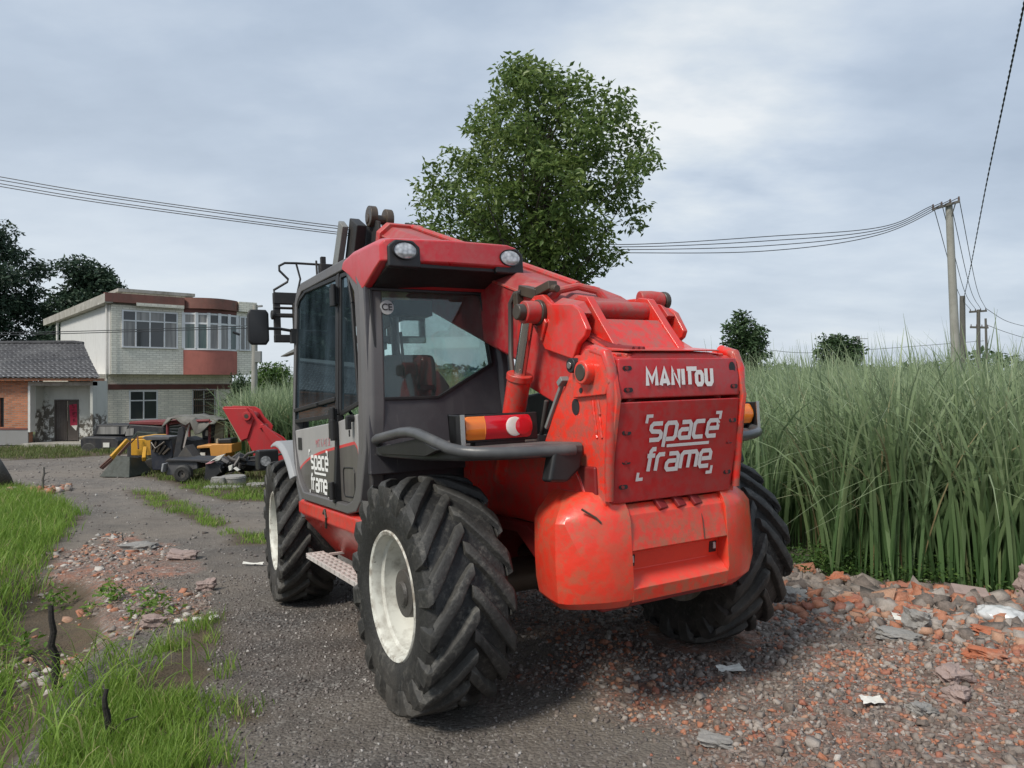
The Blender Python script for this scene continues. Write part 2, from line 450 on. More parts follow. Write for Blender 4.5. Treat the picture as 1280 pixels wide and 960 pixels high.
# ------------------------------------------------------------------ stroke lettering
GL = {
 's': [1, [[(1, 1), (.18, 1), (0, .86), (0, .66), (.16, .53), (.84, .49), (1, .36), (1, .14), (.82, 0), (0, 0)]]],
 'p': [1, [[(0, -.48), (0, .84), (.16, 1), (.84, 1), (1, .84), (1, .16), (.84, 0), (.1, 0)]]],
 'a': [1, [[(.1, 1), (.84, 1), (1, .84), (1, 0), (.16, 0), (0, .14), (0, .40), (.16, .54), (.93, .54)]]],
 'c': [.95, [[(.95, 1), (.16, 1), (0, .84), (0, .16), (.16, 0), (.95, 0)]]],
 'e': [1, [[(.1, .5), (1, .5), (1, .84), (.84, 1), (.16, 1), (0, .84), (0, .16), (.16, 0), (.95, 0)]]],
 'f': [.6, [[(.72, 1.36), (.42, 1.36), (.28, 1.22), (.28, 0)], [(0, .96), (.70, .96)]]],
 'r': [.62, [[(0, 0), (0, .84), (.16, 1), (.66, 1)]]],
 'm': [1.5, [[(0, 0), (0, .84), (.16, 1), (1.34, 1), (1.5, .84), (1.5, 0)], [(.75, .9), (.75, 0)]]],
 'M': [.86, [[(0, 0), (0, 1), (.43, .30), (.86, 1), (.86, 0)]]],
 'A': [.74, [[(0, 0), (.37, 1), (.74, 0)], [(.2, .26), (.54, .26)]]],
 'N': [.62, [[(0, 0), (0, 1), (.62, 0), (.62, 1)]]],
 'I': [0, [[(0, 0), (0, 1)]]],
 'T': [.52, [[(-.04, 1), (.98, 1)], [(.24, .9), (.24, 0)]]],
 'O': [.58, [[(.29, .77), (.13, .77), (0, .62), (0, .15), (.13, 0), (.45, 0), (.58, .15), (.58, .62), (.45, .77), (.28, .77)]]],
 'U': [.58, [[(0, 1), (0, .16), (.14, 0), (.44, 0), (.58, .16), (.58, 1)]]],
}
def ribbon(pts, w):
    """flat mitred strip along a 2D polyline"""
    n = len(pts); L = []; Rr = []
    for i in range(n):
        a = Vector(pts[max(i - 1, 0)]); p = Vector(pts[i]); b = Vector(pts[min(i + 1, n - 1)])
        d0 = (p - a).normalized() if i > 0 else (b - p).normalized()
        d1 = (b - p).normalized() if i < n - 1 else d0
        n0 = Vector((-d0.y, d0.x)); n1 = Vector((-d1.y, d1.x))
        mt = (n0 + n1)
        mt = mt.normalized() if mt.length > 1e-6 else n0
        k = min(1 / max(mt.dot(n0), .45), 1.6)
        L.append(p + mt * w / 2 * k); Rr.append(p - mt * w / 2 * k)
    v = L + Rr
    f = [(i, i + 1, n + i + 1, n + i) for i in range(n - 1)]
    return v, f
class Letters:
    def __init__(s, o, u, v, nrm):
        s.o = Vector(o); s.u = Vector(u); s.w = Vector(v); s.n = Vector(nrm); s.mb = MB(); s.k = 0
    def stroke(s, pts, w):
        v, f = ribbon(pts, w); s.k += 1
        s.mb.add([s.o + s.u * p.x + s.w * p.y + s.n * (.0003 * s.k) for p in v], f)
    def word(s, txt, x, y, h, wd, st, gap, skew=0):
        for ch in txt:
            a, strokes = GL[ch]
            for q in strokes:
                s.stroke([(x + p[0] * wd + skew * p[1] * h, y + p[1] * h) for p in q], st)
            x += a * wd + gap
        return x
def brackets(L, x0, x1, y0, y1, s, st, skew):
    for cx, cy, sx, sy in ((x0, y1, 1, -1), (x1, y1, -1, -1), (x0, y0, 1, 1), (x1, y0, -1, 1)):
        dx = skew * cy
        L.stroke([(cx + dx + skew * sy * s, cy + sy * s), (cx + dx, cy), (cx + dx + sx * s, cy)], st)
def space_frame(L, w, skew=.12):
    """two-line decal, w wide, centred on the origin"""
    k = w / 5.6
    L.word('space', -2.45 * k, .28 * k, .98 * k, .84 * k, .265 * k, .31 * k, skew)
    L.word('frame', -2.62 * k, -1.62 * k, .98 * k, .84 * k, .265 * k, .29 * k, skew)
    L.stroke([(-1.1 * k, -.13 * k), (2.35 * k, -.13 * k)], .19 * k)
    brackets(L, -2.95 * k, 2.95 * k, -2.05 * k, 1.75 * k, .42 * k, .2 * k, skew)

def font_text(txt, size, name, mat, parent, mtx, bold=0):
    c = bpy.data.curves.new(name, 'FONT'); c.body = txt; c.size = size; c.align_x = 'CENTER'; c.align_y = 'CENTER'; c.offset = bold
    tmp = bpy.data.objects.new('tmp_text', c); COL.objects.link(tmp)
    dg = bpy.context.evaluated_depsgraph_get()
    me = bpy.data.meshes.new_from_object(tmp.evaluated_get(dg))
    bpy.data.objects.remove(tmp); bpy.data.curves.remove(c)
    me.transform(mtx); me.materials.clear(); me.materials.append(mat); me.name = name
    return link(bpy.data.objects.new(name, me), parent)

def frame_mtx(o, u, v):
    u = Vector(u).normalized(); v = Vector(v); v = (v - u * u.dot(v)).normalized(); n = u.cross(v)
    return Matrix(((u.x, v.x, n.x, o[0]), (u.y, v.y, n.y, o[1]), (u.z, v.z, n.z, o[2]), (0, 0, 0, 1)))

# ------------------------------------------------------------------ TELEHANDLER (x forward, y to its left, z up; origin under the rear axle)
TH = empty('telehandler', (.42, 4.467, 0), (radians(-1.15), radians(3.4), radians(119.4)))
tag(TH, 'big red telehandler with dark grey cab and muddy lugged tyres on the gravel', 'telehandler')
WB = 2.953; WR = .62; WY = .983

# wheels
def tyre_mesh():
    b = MB(); hw = .225
    prof = [(-.20, .335), (-.225, .40), (-.232, .47), (-.222, .535), (-.19, .572), (-.10, .583), (0, .586), (.10, .583), (.19, .572), (.222, .535), (.232, .47), (.225, .40), (.20, .335), (.19, .325), (-.19, .325)]
    b.lathe_y(prof, n=72)
    r = random.Random(3)
    nl = 18
    for s in (-1, 1):
        for k in range(nl):
            th0 = 2 * pi * (k + (.5 if s > 0 else 0)) / nl + r.uniform(-.015, .015)
            rings = []
            rr = .62 + r.uniform(-.006, .006)
            st = [(-.10, .234, .478, .085), (-.06, .240, .540, .095), (0, .234, .592, .105), (.06, .214, rr - .008, .105), (.3, .155, rr, .098), (.6, .085, rr + .004, .090), (.9, .02, rr + .005, .080), (1.0, -.012, rr, .066)]
            for t, y, rt, w in st:
                th = th0 - .46 * max(t, 0) ** .9 - .06 * t
                jw = w * (1 + r.uniform(-.16, .12)); jr = rt + r.uniform(-.007, .004)
                rb = min(jr - .01, .575) if t > -.05 else .42 + (t + .1) * 1.2
                yb = y if t > .03 else y - .03
                pts = []
                for a, rad, yy in ((-jw * .62, rb, yb), (-jw * .46, jr - .004, y), (-jw * .3, jr, y), (jw * .3, jr, y), (jw * .46, jr - .004, y), (jw * .62, rb, yb)):
                    ang = th + a / rad
                    pts.append((rad * cos(ang), s * yy, rad * sin(ang)))
                rings.append(pts)
            b.loft(rings)
    return b
def rim_mesh():
    b = MB()
    b.lathe_y([(.205, .345), (.212, .338), (.205, .322), (.188, .314), (.150, .310), (.138, .292), (.060, .288), (.030, .275), (-.02, .266), (-.045, .20), (-.055, .10), (-.055, .02),
               (-.075, .02), (-.085, .25), (-.19, .30), (-.205, .345), (-.19, .350), (.19, .350)], n=64)
    for k in range(8):
        a = 2 * pi * k / 8 + .2
        b.cyl((.215 * cos(a), -.045, .215 * sin(a)), (.215 * cos(a), -.02, .215 * sin(a)), .014, n=6)
    # valve and welded lug on the barrel
    b.obox((.0, .10, .28), (.04, .06, .02))
    return b
def hub_mesh():
    b = MB()
    b.cyl((0, -.05, 0), (0, .02, 0), .165, .16, n=28); b.cyl((0, .02, 0), (0, .135, 0), .14, .125, n=28); b.cyl((0, .135, 0), (0, .155, 0), .07, .06, n=18)
    for k in range(10):
        a = 2 * pi * k / 10
        b.cyl((.148 * cos(a), .02, .148 * sin(a)), (.148 * cos(a), .042, .148 * sin(a)), .013, n=6)
    return b
W0 = empty('wheel', (0, WY, WR), parent=TH)
tyre_mesh().build('tyre', M['rubber'], W0, bevel=.006, seg=1, sharp=40)
rim_mesh().build('rim', M['rim'], W0, sharp=28)
hub_mesh().build('hub', M['hub'], W0, bevel=.004)
for (wx, s, sp) in ((WB, 1, .35), (0, -1, .7), (WB, -1, 1.1)):
    w = copy_tree(W0, TH)
    w.location = (wx, s * WY, WR)
    if s < 0:
        w.rotation_euler = (0, 0, pi)     # turned round so that the dish faces out
    w.rotation_euler.rotate_axis('Y', 0)
    if wx > 1: w.rotation_euler = (0, 0, radians(-5) + (pi if s < 0 else 0))     # steered slightly to the right
    for ch in w.children:
        ch.rotation_euler = (0, sp * (1 if s > 0 else -1), 0)
        if s < 0 and ch.name.startswith('tyre'):
            ch.scale = (-1, 1, 1)

# chassis and axles
b = MB()
b.prism([(-.86, .58), (-.86, 1.28), (.62, 1.28), (.62, 1.0), (3.4, .95), (3.75, .85), (3.75, .52), (2.2, .50), (.7, .50), (.5, .86), (.2, .98), (-.25, .98), (-.55, .84), (-.72, .58)], -.44, .44)
b.build('chassis', M['darkred'], TH, bevel=.012)
b = MB()
for x in (0, WB):
    b.cyl((x, -.80, WR), (x, .80, WR), .10, n=18)
    b.loft([[(x + .2 * cos(a) * k, y, WR + .2 * sin(a) * k) for a in [2 * pi * i / 14 for i in range(14)]] for y, k in ((-.3, .5), (-.16, .95), (.16, .95), (.3, .5))])
b.cyl((.1, 0, .62), (WB - .1, 0, .62), .05)
b.build('axle', M['oil'], TH, bevel=.008)
# rear body sides (inside the wheels, below the mudguards)
b = MB()
prof = [(.60, .93), (.60, 1.39), (-.62, 1.385), (-.74, 1.22), (-.86, .98), (-.86, .64), (-.72, .64), (-.66, .76), (-.55, .88), (-.40, .94), (-.10, .955)]
for s in (-1, 1):
    b = MB(); b.prism(prof, s * .40, s * .448); b.build('body_side', M['red'], TH, bevel=.014, seg=3)
b = MB()
for s in (-1, 1):
    b = MB(); b.prism([(.50, .72), (.5, .95), (.30, .96), (-.32, .95), (-.5, .86), (-.42, .76), (-.2, .90), (.2, .90)], s * .445, s * .52); b.build('arch_lip', M['darkred'], TH, bevel=.01)

# frame plates either side of the boom
plate = [(-1.02, 1.76), (-1.045, 1.60), (-.90, 1.06), (-.38, 1.06), (-.36, 1.36), (-.44, 1.47), (-.52, 1.60), (-.63, 1.70), (-.70, 1.785), (-.84, 1.845), (-.95, 1.845), (-1.0, 1.82)]
for s in (1, -1):
    b = MB(); b.prism(plate, s * .395, s * .425)
    fp = b.build('frame_plate', M['red_side'], TH, bevel=.008)
    b = MB()
    bp = [(-.715, 1.62), (-.72, 1.70), (-.76, 1.80), (-.84, 1.855), (-.93, 1.855), (-.995, 1.80), (-1.02, 1.68), (-.985, 1.625)]
    b.prism(bp, s * .425, s * .447)
    b.build('boss_plate', M['red_side'], fp, bevel=.006)
    b = MB(); b.cyl((-.855, s * .44, 1.74), (-.855, s * .492, 1.74), .062, .058, n=28)
    b.build('pivot_boss', M['red_side'], fp, bevel=.008)
    b = MB(); b.cyl((-.855, s * .48, 1.74), (-.855, s * .497, 1.74), .042, n=24)
    b.build('pivot_pin', M['oil'], fp, bevel=.006)
    b = MB(); b.cyl((-.745, s * .43, 1.782), (-.745, s * .475, 1.782), .038, n=20)
    b.build('grease_cap', M['black'], fp, bevel=.006)
    b = MB(); b.cyl((-.745, s * .475, 1.782), (-.745, s * .484, 1.782), .018, n=16)
    b.build('cap_bolt', M['steel'], fp, bevel=.003)
    b = MB(); b.loft([[(-.705 + .033 * cos(a), s * y, 1.575 + .042 * sin(a)) for a in [2 * pi * i / 22 for i in range(22)]] for y in (.42, .4275)])
    b.build('access_hole', M['black'], fp)
    b = MB(); b.cyl((-.79, s * .42, 1.655), (-.79, s * .4495, 1.655), .014, n=14)
    b.build('small_hole', M['black'], fp)
    # weld beads under the boss
    b = MB()
    for x0, x1 in ((-.855, -.875), (-.90, -.915)):
        pts = [(x0 + (x1 - x0) * i / 14 + R.uniform(-.004, .004), s * .427, 1.60 - .18 * i / 14) for i in range(15)]
        b.tube(pts, [.006 + R.uniform(-.002, .003) for _ in pts], 6)
    b.build('weld_bead', M['red_side'], fp)
    # bare strip at the front edge
    b = MB(); b.beam((-.425, s * .43, 1.47), (-.60, s * .43, 1.70), .02, .022, (0, 1, 0)); b.obox((-.61, s * .432, 1.71), (.05, .05, .03), (0, .6, 0))
    b.build('edge_bracket', M['greymetal'], fp, bevel=.004)

# rear cover: two bolted panels with lettering
def cover_panel(name, z0, z1, x0, x1, hw0, hw1, bolts):
    b = MB()
    def ring(z, x, hw, d): return [(x + d, -hw, z), (x + d, hw, z), (x - .035 + d, hw - .012, z), (x - .045 + d, hw - .05, z), (x - .045 + d, -hw + .05, z), (x - .035 + d, -hw + .012, z)]
    b.loft([ring(z0, x0, hw0, 0), ring(z0 * .5 + z1 * .5, (x0 + x1) / 2 - .006, (hw0 + hw1) / 2 + .004, 0), ring(z1, x1, hw1, 0)])
    p = b.build(name, M['crimson'], TH, bevel=.007, seg=3)
    for y, z in bolts:
        f = (z - z0) / (z1 - z0); x = x0 + (x1 - x0) * f - .046
        b = MB()
        pts = [(x - .002, y + sg * .014 + .012 * cos(a) , z + .011 * sin(a)) for sg, rng in ((1, range(-4, 5)), (-1, range(4, 13))) for a in [pi / 8 * i for i in rng]]
        b.loft([[(q[0] + d, q[1], q[2]) for q in pts] for d in (.003, -.0015)])
        b.build('bolt_slot', M['black'], p)
        b = MB(); b.cyl((x - .001, y + .006, z), (x - .008, y + .006, z), .009, n=8); b.build('bolt', M['darkred'], p)
    return p
up_ = cover_panel('rear_cover_top', 1.60, 1.792, -.985, -.985, .405, .395, [(.345, 1.745), (.345, 1.642), (-.345, 1.645)])
b = MB()
b.loft([[(-1.032 + dx, -.338 + .022 * cos(a), 1.742 + .03 * sin(a)) for a in [2 * pi * i / 14 for i in range(14)]] for dx in (.004, -.002)])
b.build('cracked_hole', M['black'], up_)
lo_ = cover_panel('rear_cover', 1.10, 1.585, -.885, -.985, .400, .405, [(.345, 1.44), (-.345, 1.47), (.34, 1.18), (-.34, 1.20), (.335, 1.30), (-.33, 1.36)])
nrm = Vector((-1, 0, -.206)).normalized()
def cov(z, y): return Vector((-.885 - .206 * (z - 1.10) - .0565, y, z))
L = Letters(cov(1.375, .012) , Vector((0, -1, .0)), Vector((-.2, 0, .98)), nrm)
space_frame(L, .455)
L.mb.build('lettering', M['let_cover'], lo_, smooth=False)
L = Letters((-1.0385, .232, 1.660), (0, -1, 0), (0, 0, 1), (-1, 0, 0))
L.word('MANITOU', 0, 0, .078, .066, .0225, .0265)
L.mb.build('lettering', M['let_logo'], up_, smooth=False)
# ribbed deck over the cover
b = MB()
b.loft([[(-.99, -.40, 1.755), (-.99, .40, 1.755), (-.985, .40, 1.785), (-.965, .385, 1.812), (-.965, -.385, 1.812), (-.985, -.40, 1.785)],
        [(-.62, -.39, 1.72), (-.62, .39, 1.72), (-.62, .39, 1.80), (-.62, .36, 1.845), (-.62, -.36, 1.845), (-.62, -.39, 1.80)]])
b.build('rear_deck', M['red'], TH, bevel=.012, seg=3)
b = MB()
for y in (-.33, -.22, -.14, .22, .28, .34):
    b = MB(); b.beam((-.97, y, 1.812), (-.84, y, 1.834), .034, .018); b.build('deck_rib', M['red'], TH, bevel=.006)
# rounded corner rails beside the cover
b = MB()
for s in (-1, 1):
    b = MB(); b.tube([(-.93, s * .415, 1.12), (-.955, s * .42, 1.30), (-1.0, s * .42, 1.58), (-1.005, s * .42, 1.74), (-.975, s * .42, 1.815), (-.88, s * .42, 1.845)], [.022, .024, .026, .028, .03, .03], 12); b.build('corner_rail', M['red'], TH)

# counterweight
b = MB()
mid = [(-.70, .60), (-.70, 1.088), (-.90, 1.088), (-.937, 1.04), (-.957, .872), (-.892, .852), (-.878, .765), (-.952, .690), (-.938, .625), (-.86, .603)]
b.prism(mid, -.312, .312)
def side_block(s):
    def ring(z, k, top=0, xo=0):
        return [(-.50, s * .43, z), (-.50, s * (.585 - k - top), z), (-.68, s * (.630 - k - top), z), (-.790 + xo, s * (.645 - k - top), z), (-.835 + xo, s * (.622 - k - top), z), (-.885 + xo, s * (.555 - k * .7 - top * .7), z),
                (-.930 + xo, s * (.455 - k * .3), z), (-.950 + xo, s * .385, z), (-.958 + xo, s * .312, z), (-.70, s * .312, z)]
    b.loft([ring(.602, .05, 0, .055), ring(.64, .015, 0, .018), ring(.72, .002), ring(.85, 0), ring(1.02, .008), ring(1.06, .022, .01, .012), ring(1.13, .05, .05, .055), ring(1.155, .06, .08, .09)])
side_block(1); side_block(-1)
cw = b.build('counterweight', M['weight'], TH, bevel=.010, seg=3)
for y in (-.272, .272):
    b = MB(); b.obox((-.884, y, .812), (.012, .048, .058), (0, -.16, 0)); b.build('tow_socket', M['black'], cw, bevel=.002)
    b = MB(); b.obox((-.891, y - .007, .818), (.01, .016, .034)); b.build('socket_pin', M['galv'], cw, bevel=.002)
for y0 in (-.14, -.03, .09):
    b = MB(); b.obox((-.912, y0, 1.078), (.075, .07, .022), (0, -.9, .3)); b.build('cover_hinge', M['darkred'], cw, bevel=.006)
b = MB(); b.tube([(-.925, -.155, 1.06), (-.9475, -.158, .97), (-.9585, -.153, .875)], .0025, 5); b.build('scratch', M['oil'], cw)
b = MB(); b.tube([(-.885, .545, 1.09), (-.915, .485, 1.045), (-.925, .465, 1.02)], .0055, 6); b.build('scratch', M['oil'], cw)

# mudguards with grab bars, lamps
def mudguard(s):
    b = MB()
    pts = [(.60, .44), (.60, 1.04), (.30, 1.075), (-.22, 1.07), (-.55, .97), (-.72, .78), (-.76, .56), (-.76, .43)]
    rings = []
    for z, k in ((1.335, .985), (1.345, 1.0), (1.385, 1.0), (1.40, .97)):
        rings.append([(x * (k if x < 0 else 1), s * (y - (1 - k) * (y - .43)), z) for x, y in pts])
    b.loft(rings)
    g = b.build('mudguard', M['ledge'], TH, bevel=.01)
    b = MB()
    path = [(.57, 1.02, 1.415), (.52, 1.06, 1.435), (.40, 1.09, 1.445), (-.02, 1.10, 1.482), (-.13, 1.095, 1.484), (-.22, 1.085, 1.474), (-.48, 1.03, 1.40), (-.56, 1.0, 1.385), (-.62, .95, 1.378), (-.68, .86, 1.372), (-.735, .72, 1.368), (-.775, .56, 1.366), (-.78, .50, 1.366)]
    b.tube([(x, s * y, z) for x, y, z in path], .029, 14)
    b.build('grab_bar', M['bar'], g)
    b = MB()
    b.prism([(.46, 1.39), (-.2, 1.45), (-.46, 1.395), (-.3, 1.36), (.4, 1.355)], s * 1.062, s * 1.085)
    b.build('bar_web', M['black'], g, bevel=.004)
    b = MB(); b.prism([(.44, 1.37), (.62, 1.37), (.66, 1.22), (.55, 1.21), (.47, 1.27)], -.79, -.71, 'yz')
    if s < 0: b.v = [(x, -y, z) for x, y, z in b.v]
    b.build('end_flap', M['black'], g, bevel=.018, seg=3)
    # lamp unit
    t = MB(); xx = -.40 if s > 0 else -.50; o_ = 0 if s > 0 else .10
    t.box(xx - .0, xx + .09, min(s * (.47 + o_), s * (.95 + o_)), max(s * (.47 + o_), s * (.95 + o_)), 1.415, 1.56)
    t.box(xx - .05, xx + .09, min(s * (.93 + o_), s * (.95 + o_)), max(s * (.93 + o_), s * (.95 + o_)), 1.40, 1.56)
    t.box(xx + .0, xx + .06, min(s * (.55 + o_), s * (.85 + o_)), max(s * (.55 + o_), s * (.85 + o_)), 1.38, 1.42)
    tl = t.build('tail_lamp', M['black'], TH, bevel=.006)
    t = MB(); t.box(xx - .055, xx - .048, min(s * (.927 + o_), s * (.953 + o_)), max(s * (.927 + o_), s * (.953 + o_)), 1.40, 1.562); t.build('bracket_edge', M['steel'], tl, bevel=.002)
    def lens(y0, y1, m, nm, end0=0, end1=0):
        q = MB(); rings = []
        n = 15
        for i in range(n):
            f = .5 - .5 * cos(pi * i / (n - 1)); y = y0 + (y1 - y0) * f
            k = 1.0
            if end0: k = min(k, math.sqrt(max(0, 1 - max(0, 1 - f * (y1 - y0) / end0 * 1.0) ** 2)) * .4 + .6)
            if end1: k = min(k, math.sqrt(max(0, 1 - max(0, 1 - (1 - f) * (y1 - y0) / end1) ** 2)) * .4 + .6)
            hh = .056 * k + .004; cz = 1.49
            rings.append([(xx + .0, s * (y + o_), cz - hh), (xx - .022, s * (y + o_), cz - hh), (xx - .036, s * (y + o_), cz - hh * .5), (xx - .04, s * (y + o_), cz), (xx - .036, s * (y + o_), cz + hh * .5), (xx - .022, s * (y + o_), cz + hh), (xx, s * (y + o_), cz + hh)])
        q.loft(rings); return q.build(nm, m, tl, bevel=.002)
    lens(.525, .80, M['lens_red'], 'red_lens', end0=.022)
    lens(.801, .915, M['lens_amber'], 'amber_lens', end1=.022)
    q = MB()
    def disc(yc, r_, x0, x1, cut=None):
        a = [2 * pi * i / 28 for i in range(28)]
        q.loft([[(x, s * (yc + o_ + r_ * kk * cos(t_)), 1.49 + r_ * kk * sin(t_)) for t_ in a] for x, kk in ((x0, 1), (x1, 1), (x1 - .003, .8))])
    disc(.635, .050, xx - .03, xx - .045); q.build('reverse_lens', M['lens_white'], tl)
    q = MB(); disc(.588, .046, xx - .035, xx - .049); q.build('fog_lens', M['lens_red'], tl)
    q = MB(); q.cyl((-.50, s * .44, 1.235), (-.50, s * .485, 1.24), .03, .026, n=14); q.build('rubber_stop', M['black'], TH, bevel=.008)
    q = MB(); q.cyl((-.50, s * .483, 1.24), (-.50, s * .488, 1.24), .012, n=12); q.build('stop_bolt', M['steel'], TH)
mudguard(1); mudguard(-1)

# ------------------------------------------------------------ cab
def ys(z): return 1.07 - .06 * (z - 1.5)
outer = [(2.55, 1.44), (2.60, 2.60), (2.55, 2.67), (2.40, 2.73), (1.10, 2.675), (.80, 2.44), (.70, 2.0), (.62, 1.66), (.60, 1.38), (.68, 1.05), (.76, .985), (.93, .955), (2.16, .955), (2.30, 1.03), (2.42, 1.14), (2.50, 1.32)]
dwin = [(2.51, 1.575), (2.54, 2.54), (2.48, 2.60), (2.27, 2.64), (1.36, 2.585), (1.285, 1.60)]
qwin = [(1.19, 1.61), (1.26, 2.575), (1.10, 2.565), (.985, 2.34), (.79, 1.67)]
low = [(2.49, 1.50), (1.20, 1.56), (.80, 1.60), (.77, 1.36), (.84, 1.10), (.97, 1.015), (2.12, 1.015), (2.27, 1.10), (2.38, 1.20), (2.46, 1.34)]
def sidefr(name, ring_o, ring_i, d0, d1, mat, parent, bevel=.006):
    """side frame between two outlines of equal count"""
    b = MB(); n = len(ring_o)
    v = []
    for (x, z) in ring_o: v.append((x, ys(z) + d1, z))
    for (x, z) in ring_i: v.append((x, ys(z) + d1, z))
    for (x, z) in ring_o: v.append((x, ys(z) + d0, z))
    for (x, z) in ring_i: v.append((x, ys(z) + d0, z))
    f = []
    for i in range(n):
        j = (i + 1) % n
        f += [(i, j, n + j, n + i), (2 * n + i, 3 * n + i, 3 * n + j, 2 * n + j), (i, 2 * n + i, 2 * n + j, j), (n + i, n + j, 3 * n + j, 3 * n + i)]
    b.add(v, f)
    return b.build(name, mat, parent, bevel=bevel)
CAB = empty('cab', (0, 0, 0), parent=TH)
def shell():
    b = MB()
    # rear left post (thick, rounded), from sill to roof
    P = [(.80, 1.02, .985), (.70, 1.045, 1.10), (.625, 1.055, 1.38), (.625, 1.04, 1.66), (.665, 1.02, 2.0), (.72, 1.0, 2.38), (.86, .985, 2.58)]
    rings = []
    for i, (x, y, z) in enumerate(P):
        w, d = .105, .105
        ax = x + .03
        rings.append([(ax + w * .9, y + .012, z), (ax + .02, y + .056, z), (ax - .045, y + .045, z), (ax - .072, y + .005, z), (ax - .07, y - .07, z), (ax + .0, y - .085, z), (ax + w * .9, y - .05, z)])
    b.loft(rings)
    return b
# rear wall with window opening
def rw(z): return .62 + .1 * (z - 1.7)
wo = [(1.085, 1.22), (1.04, 2.46), (.16, 2.46), (.09, 1.90), (.09, 1.22)]
wi = [(1.0, 1.685), (1.01, 2.385), (.225, 2.385), (.185, 1.90), (.60, 1.685)]
b = MB()
n = 5; v = []
for yy, zz in wo: v.append((rw(zz) - .012, yy, zz))
for yy, zz in wi: v.append((rw(zz) - .012, yy, zz))
for yy, zz in wo: v.append((rw(zz) + .05, yy, zz))
for yy, zz in wi: v.append((rw(zz) + .05, yy, zz))
f = []
order = [0, 1, 2, 3, 4]
imap = [0, 1, 2, 3, 4]
for i in range(n):
    j = (i + 1) % n
    f += [(i, j, n + j, n + i), (2 * n + i, 3 * n + i, 3 * n + j, 2 * n + j), (i, 2 * n + i, 2 * n + j, j), (n + i, n + j, 3 * n + j, 3 * n + i)]
b.add(v, f)
b.build('rear_wall', M['cabgrey'], CAB, bevel=.01, seg=3)
# black gasket around the rear window
b = MB()
pts = [(rw(z) - .016, y, z) for y, z in wi]
for i in range(5):
    b.beam(pts[i], pts[(i + 1) % 5], .02, .02, (1, 0, 0))
b.build('window_gasket', M['black'], CAB, bevel=.004)
b = MB()
b.add([(rw(z) - .004, y, z) for y, z in wi] + [(rw(z) + .002, y, z) for y, z in wi], [(0, 1, 2, 3, 4), (9, 8, 7, 6, 5)] + [(i, 5 + i, 5 + (i + 1) % 5, (i + 1) % 5) for i in range(5)])
b.build('rear_window', M['glass'], CAB, smooth=False)
shell().build('rear_post', M['post'], CAB, bevel=.012, seg=3, sharp=50)
# left side ring (A pillar, roof rail, sill)
ri = [(2.50, 1.46), (2.535, 2.55), (2.48, 2.605), (2.37, 2.65), (1.14, 2.60), (.90, 2.40), (.80, 2.0), (.76, 1.66), (.74, 1.38), (.79, 1.12), (.84, 1.05), (.97, 1.015), (2.12, 1.015), (2.26, 1.085), (2.37, 1.18), (2.45, 1.34)]
sidefr('side_frame', outer, ri, -.05, .028, M['post'], CAB, .012)
# lower door panel (two-tone)
b = MB(); b.prism(low, 1.045, 1.088); dp = b.build('door_panel', M['door'], CAB, bevel=.010, seg=3)
L = Letters((1.765, 1.0895, 1.185), (-1, 0, .0), (0, 0, 1), (0, 1, 0))
space_frame(L, .50, .0)
L.mb.build('lettering', M['let_door'], dp, smooth=False)
font_text('MT 1740 SL', .085, 'model_lettering', M['let_red'], dp, frame_mtx((1.62, 1.0905, 1.405), (-1, 0, .05), (0, 0, 1)))
b = MB(); b.tube([(1.11, 1.0905, 1.245), (1.0, 1.0905, 1.25), (.90, 1.0905, 1.25), (.875, 1.0905, 1.22), (.88, 1.0905, 1.10), (.92, 1.0905, 1.06), (1.10, 1.0905, 1.055), (1.125, 1.0905, 1.08), (1.125, 1.0905, 1.22), (1.11, 1.0905, 1.245)], .004, 6)
b.build('hatch_seam', M['black'], dp)
b = MB(); b.box(2.26, 2.38, 1.087, 1.094, 1.34, 1.44); b.build('door_handle', M['black'], dp, bevel=.004)
b = MB(); b.cyl((.86, 1.088, 1.575), (.86, 1.135, 1.57), .024, n=14); b.obox((.86, 1.125, 1.545), (.045, .03, .085)); b.beam((.86, 1.12, 1.50), (.86, 1.12, 1.455), .012, .01)
b.build('lock_lever', M['black'], dp, bevel=.006)
# centre post with hinges
b = MB(); b.beam((1.225, ys(1.0) + .012, 1.0), (1.235, ys(1.6) + .005, 1.6), .05, .05, (0, 1, 0)); b.beam((1.235, ys(1.6) + .005, 1.6), (1.31, ys(2.6) + .002, 2.6), .05, .05, (0, 1, 0))
cp = b.build('door_post', M['black'], CAB, bevel=.008)
for x, z, hh in ((1.25, 1.60, .09), (1.235, 1.50, .12), (1.295, 2.44, .13), (1.225, 1.09, .10)):
    b = MB(); b.obox((x + .02, ys(z) + .045, z), (.10, .035, hh)); b.cyl((x - .03, ys(z) + .06, z - hh * .6), (x - .03, ys(z) + .06, z + hh * .6), .018, n=12)
    b.build('hinge', M['black'], cp, bevel=.004)
def pane(name, poly, m, off=0):
    b = MB(); n = len(poly)
    b.add([(x, ys(z) + off, z) for x, z in poly] + [(x, ys(z) + off - .005, z) for x, z in poly], [tuple(range(n)), tuple(range(2 * n - 1, n - 1, -1))] + [(i, n + i, n + (i + 1) % n, (i + 1) % n) for i in range(n)])
    return b.build(name, m, CAB, smooth=False)
dw = pane('door_window', dwin, M['sideglass'], .006)
pane('quarter_window', qwin, M['sideglass'], .006)
def gasket(poly, par, w=.03, m='black'):
    b = MB(); n = len(poly)
    for i in range(n):
        (x0, z0), (x1, z1) = poly[i], poly[(i + 1) % n]
        b.beam((x0, ys(z0) + .010, z0), (x1, ys(z1) + .010, z1), w, .02, (0, 1, 0))
    b.build('side_gasket', M[m], CAB, bevel=.004)
gasket(dwin, dw); gasket(qwin, dw)
b = MB()
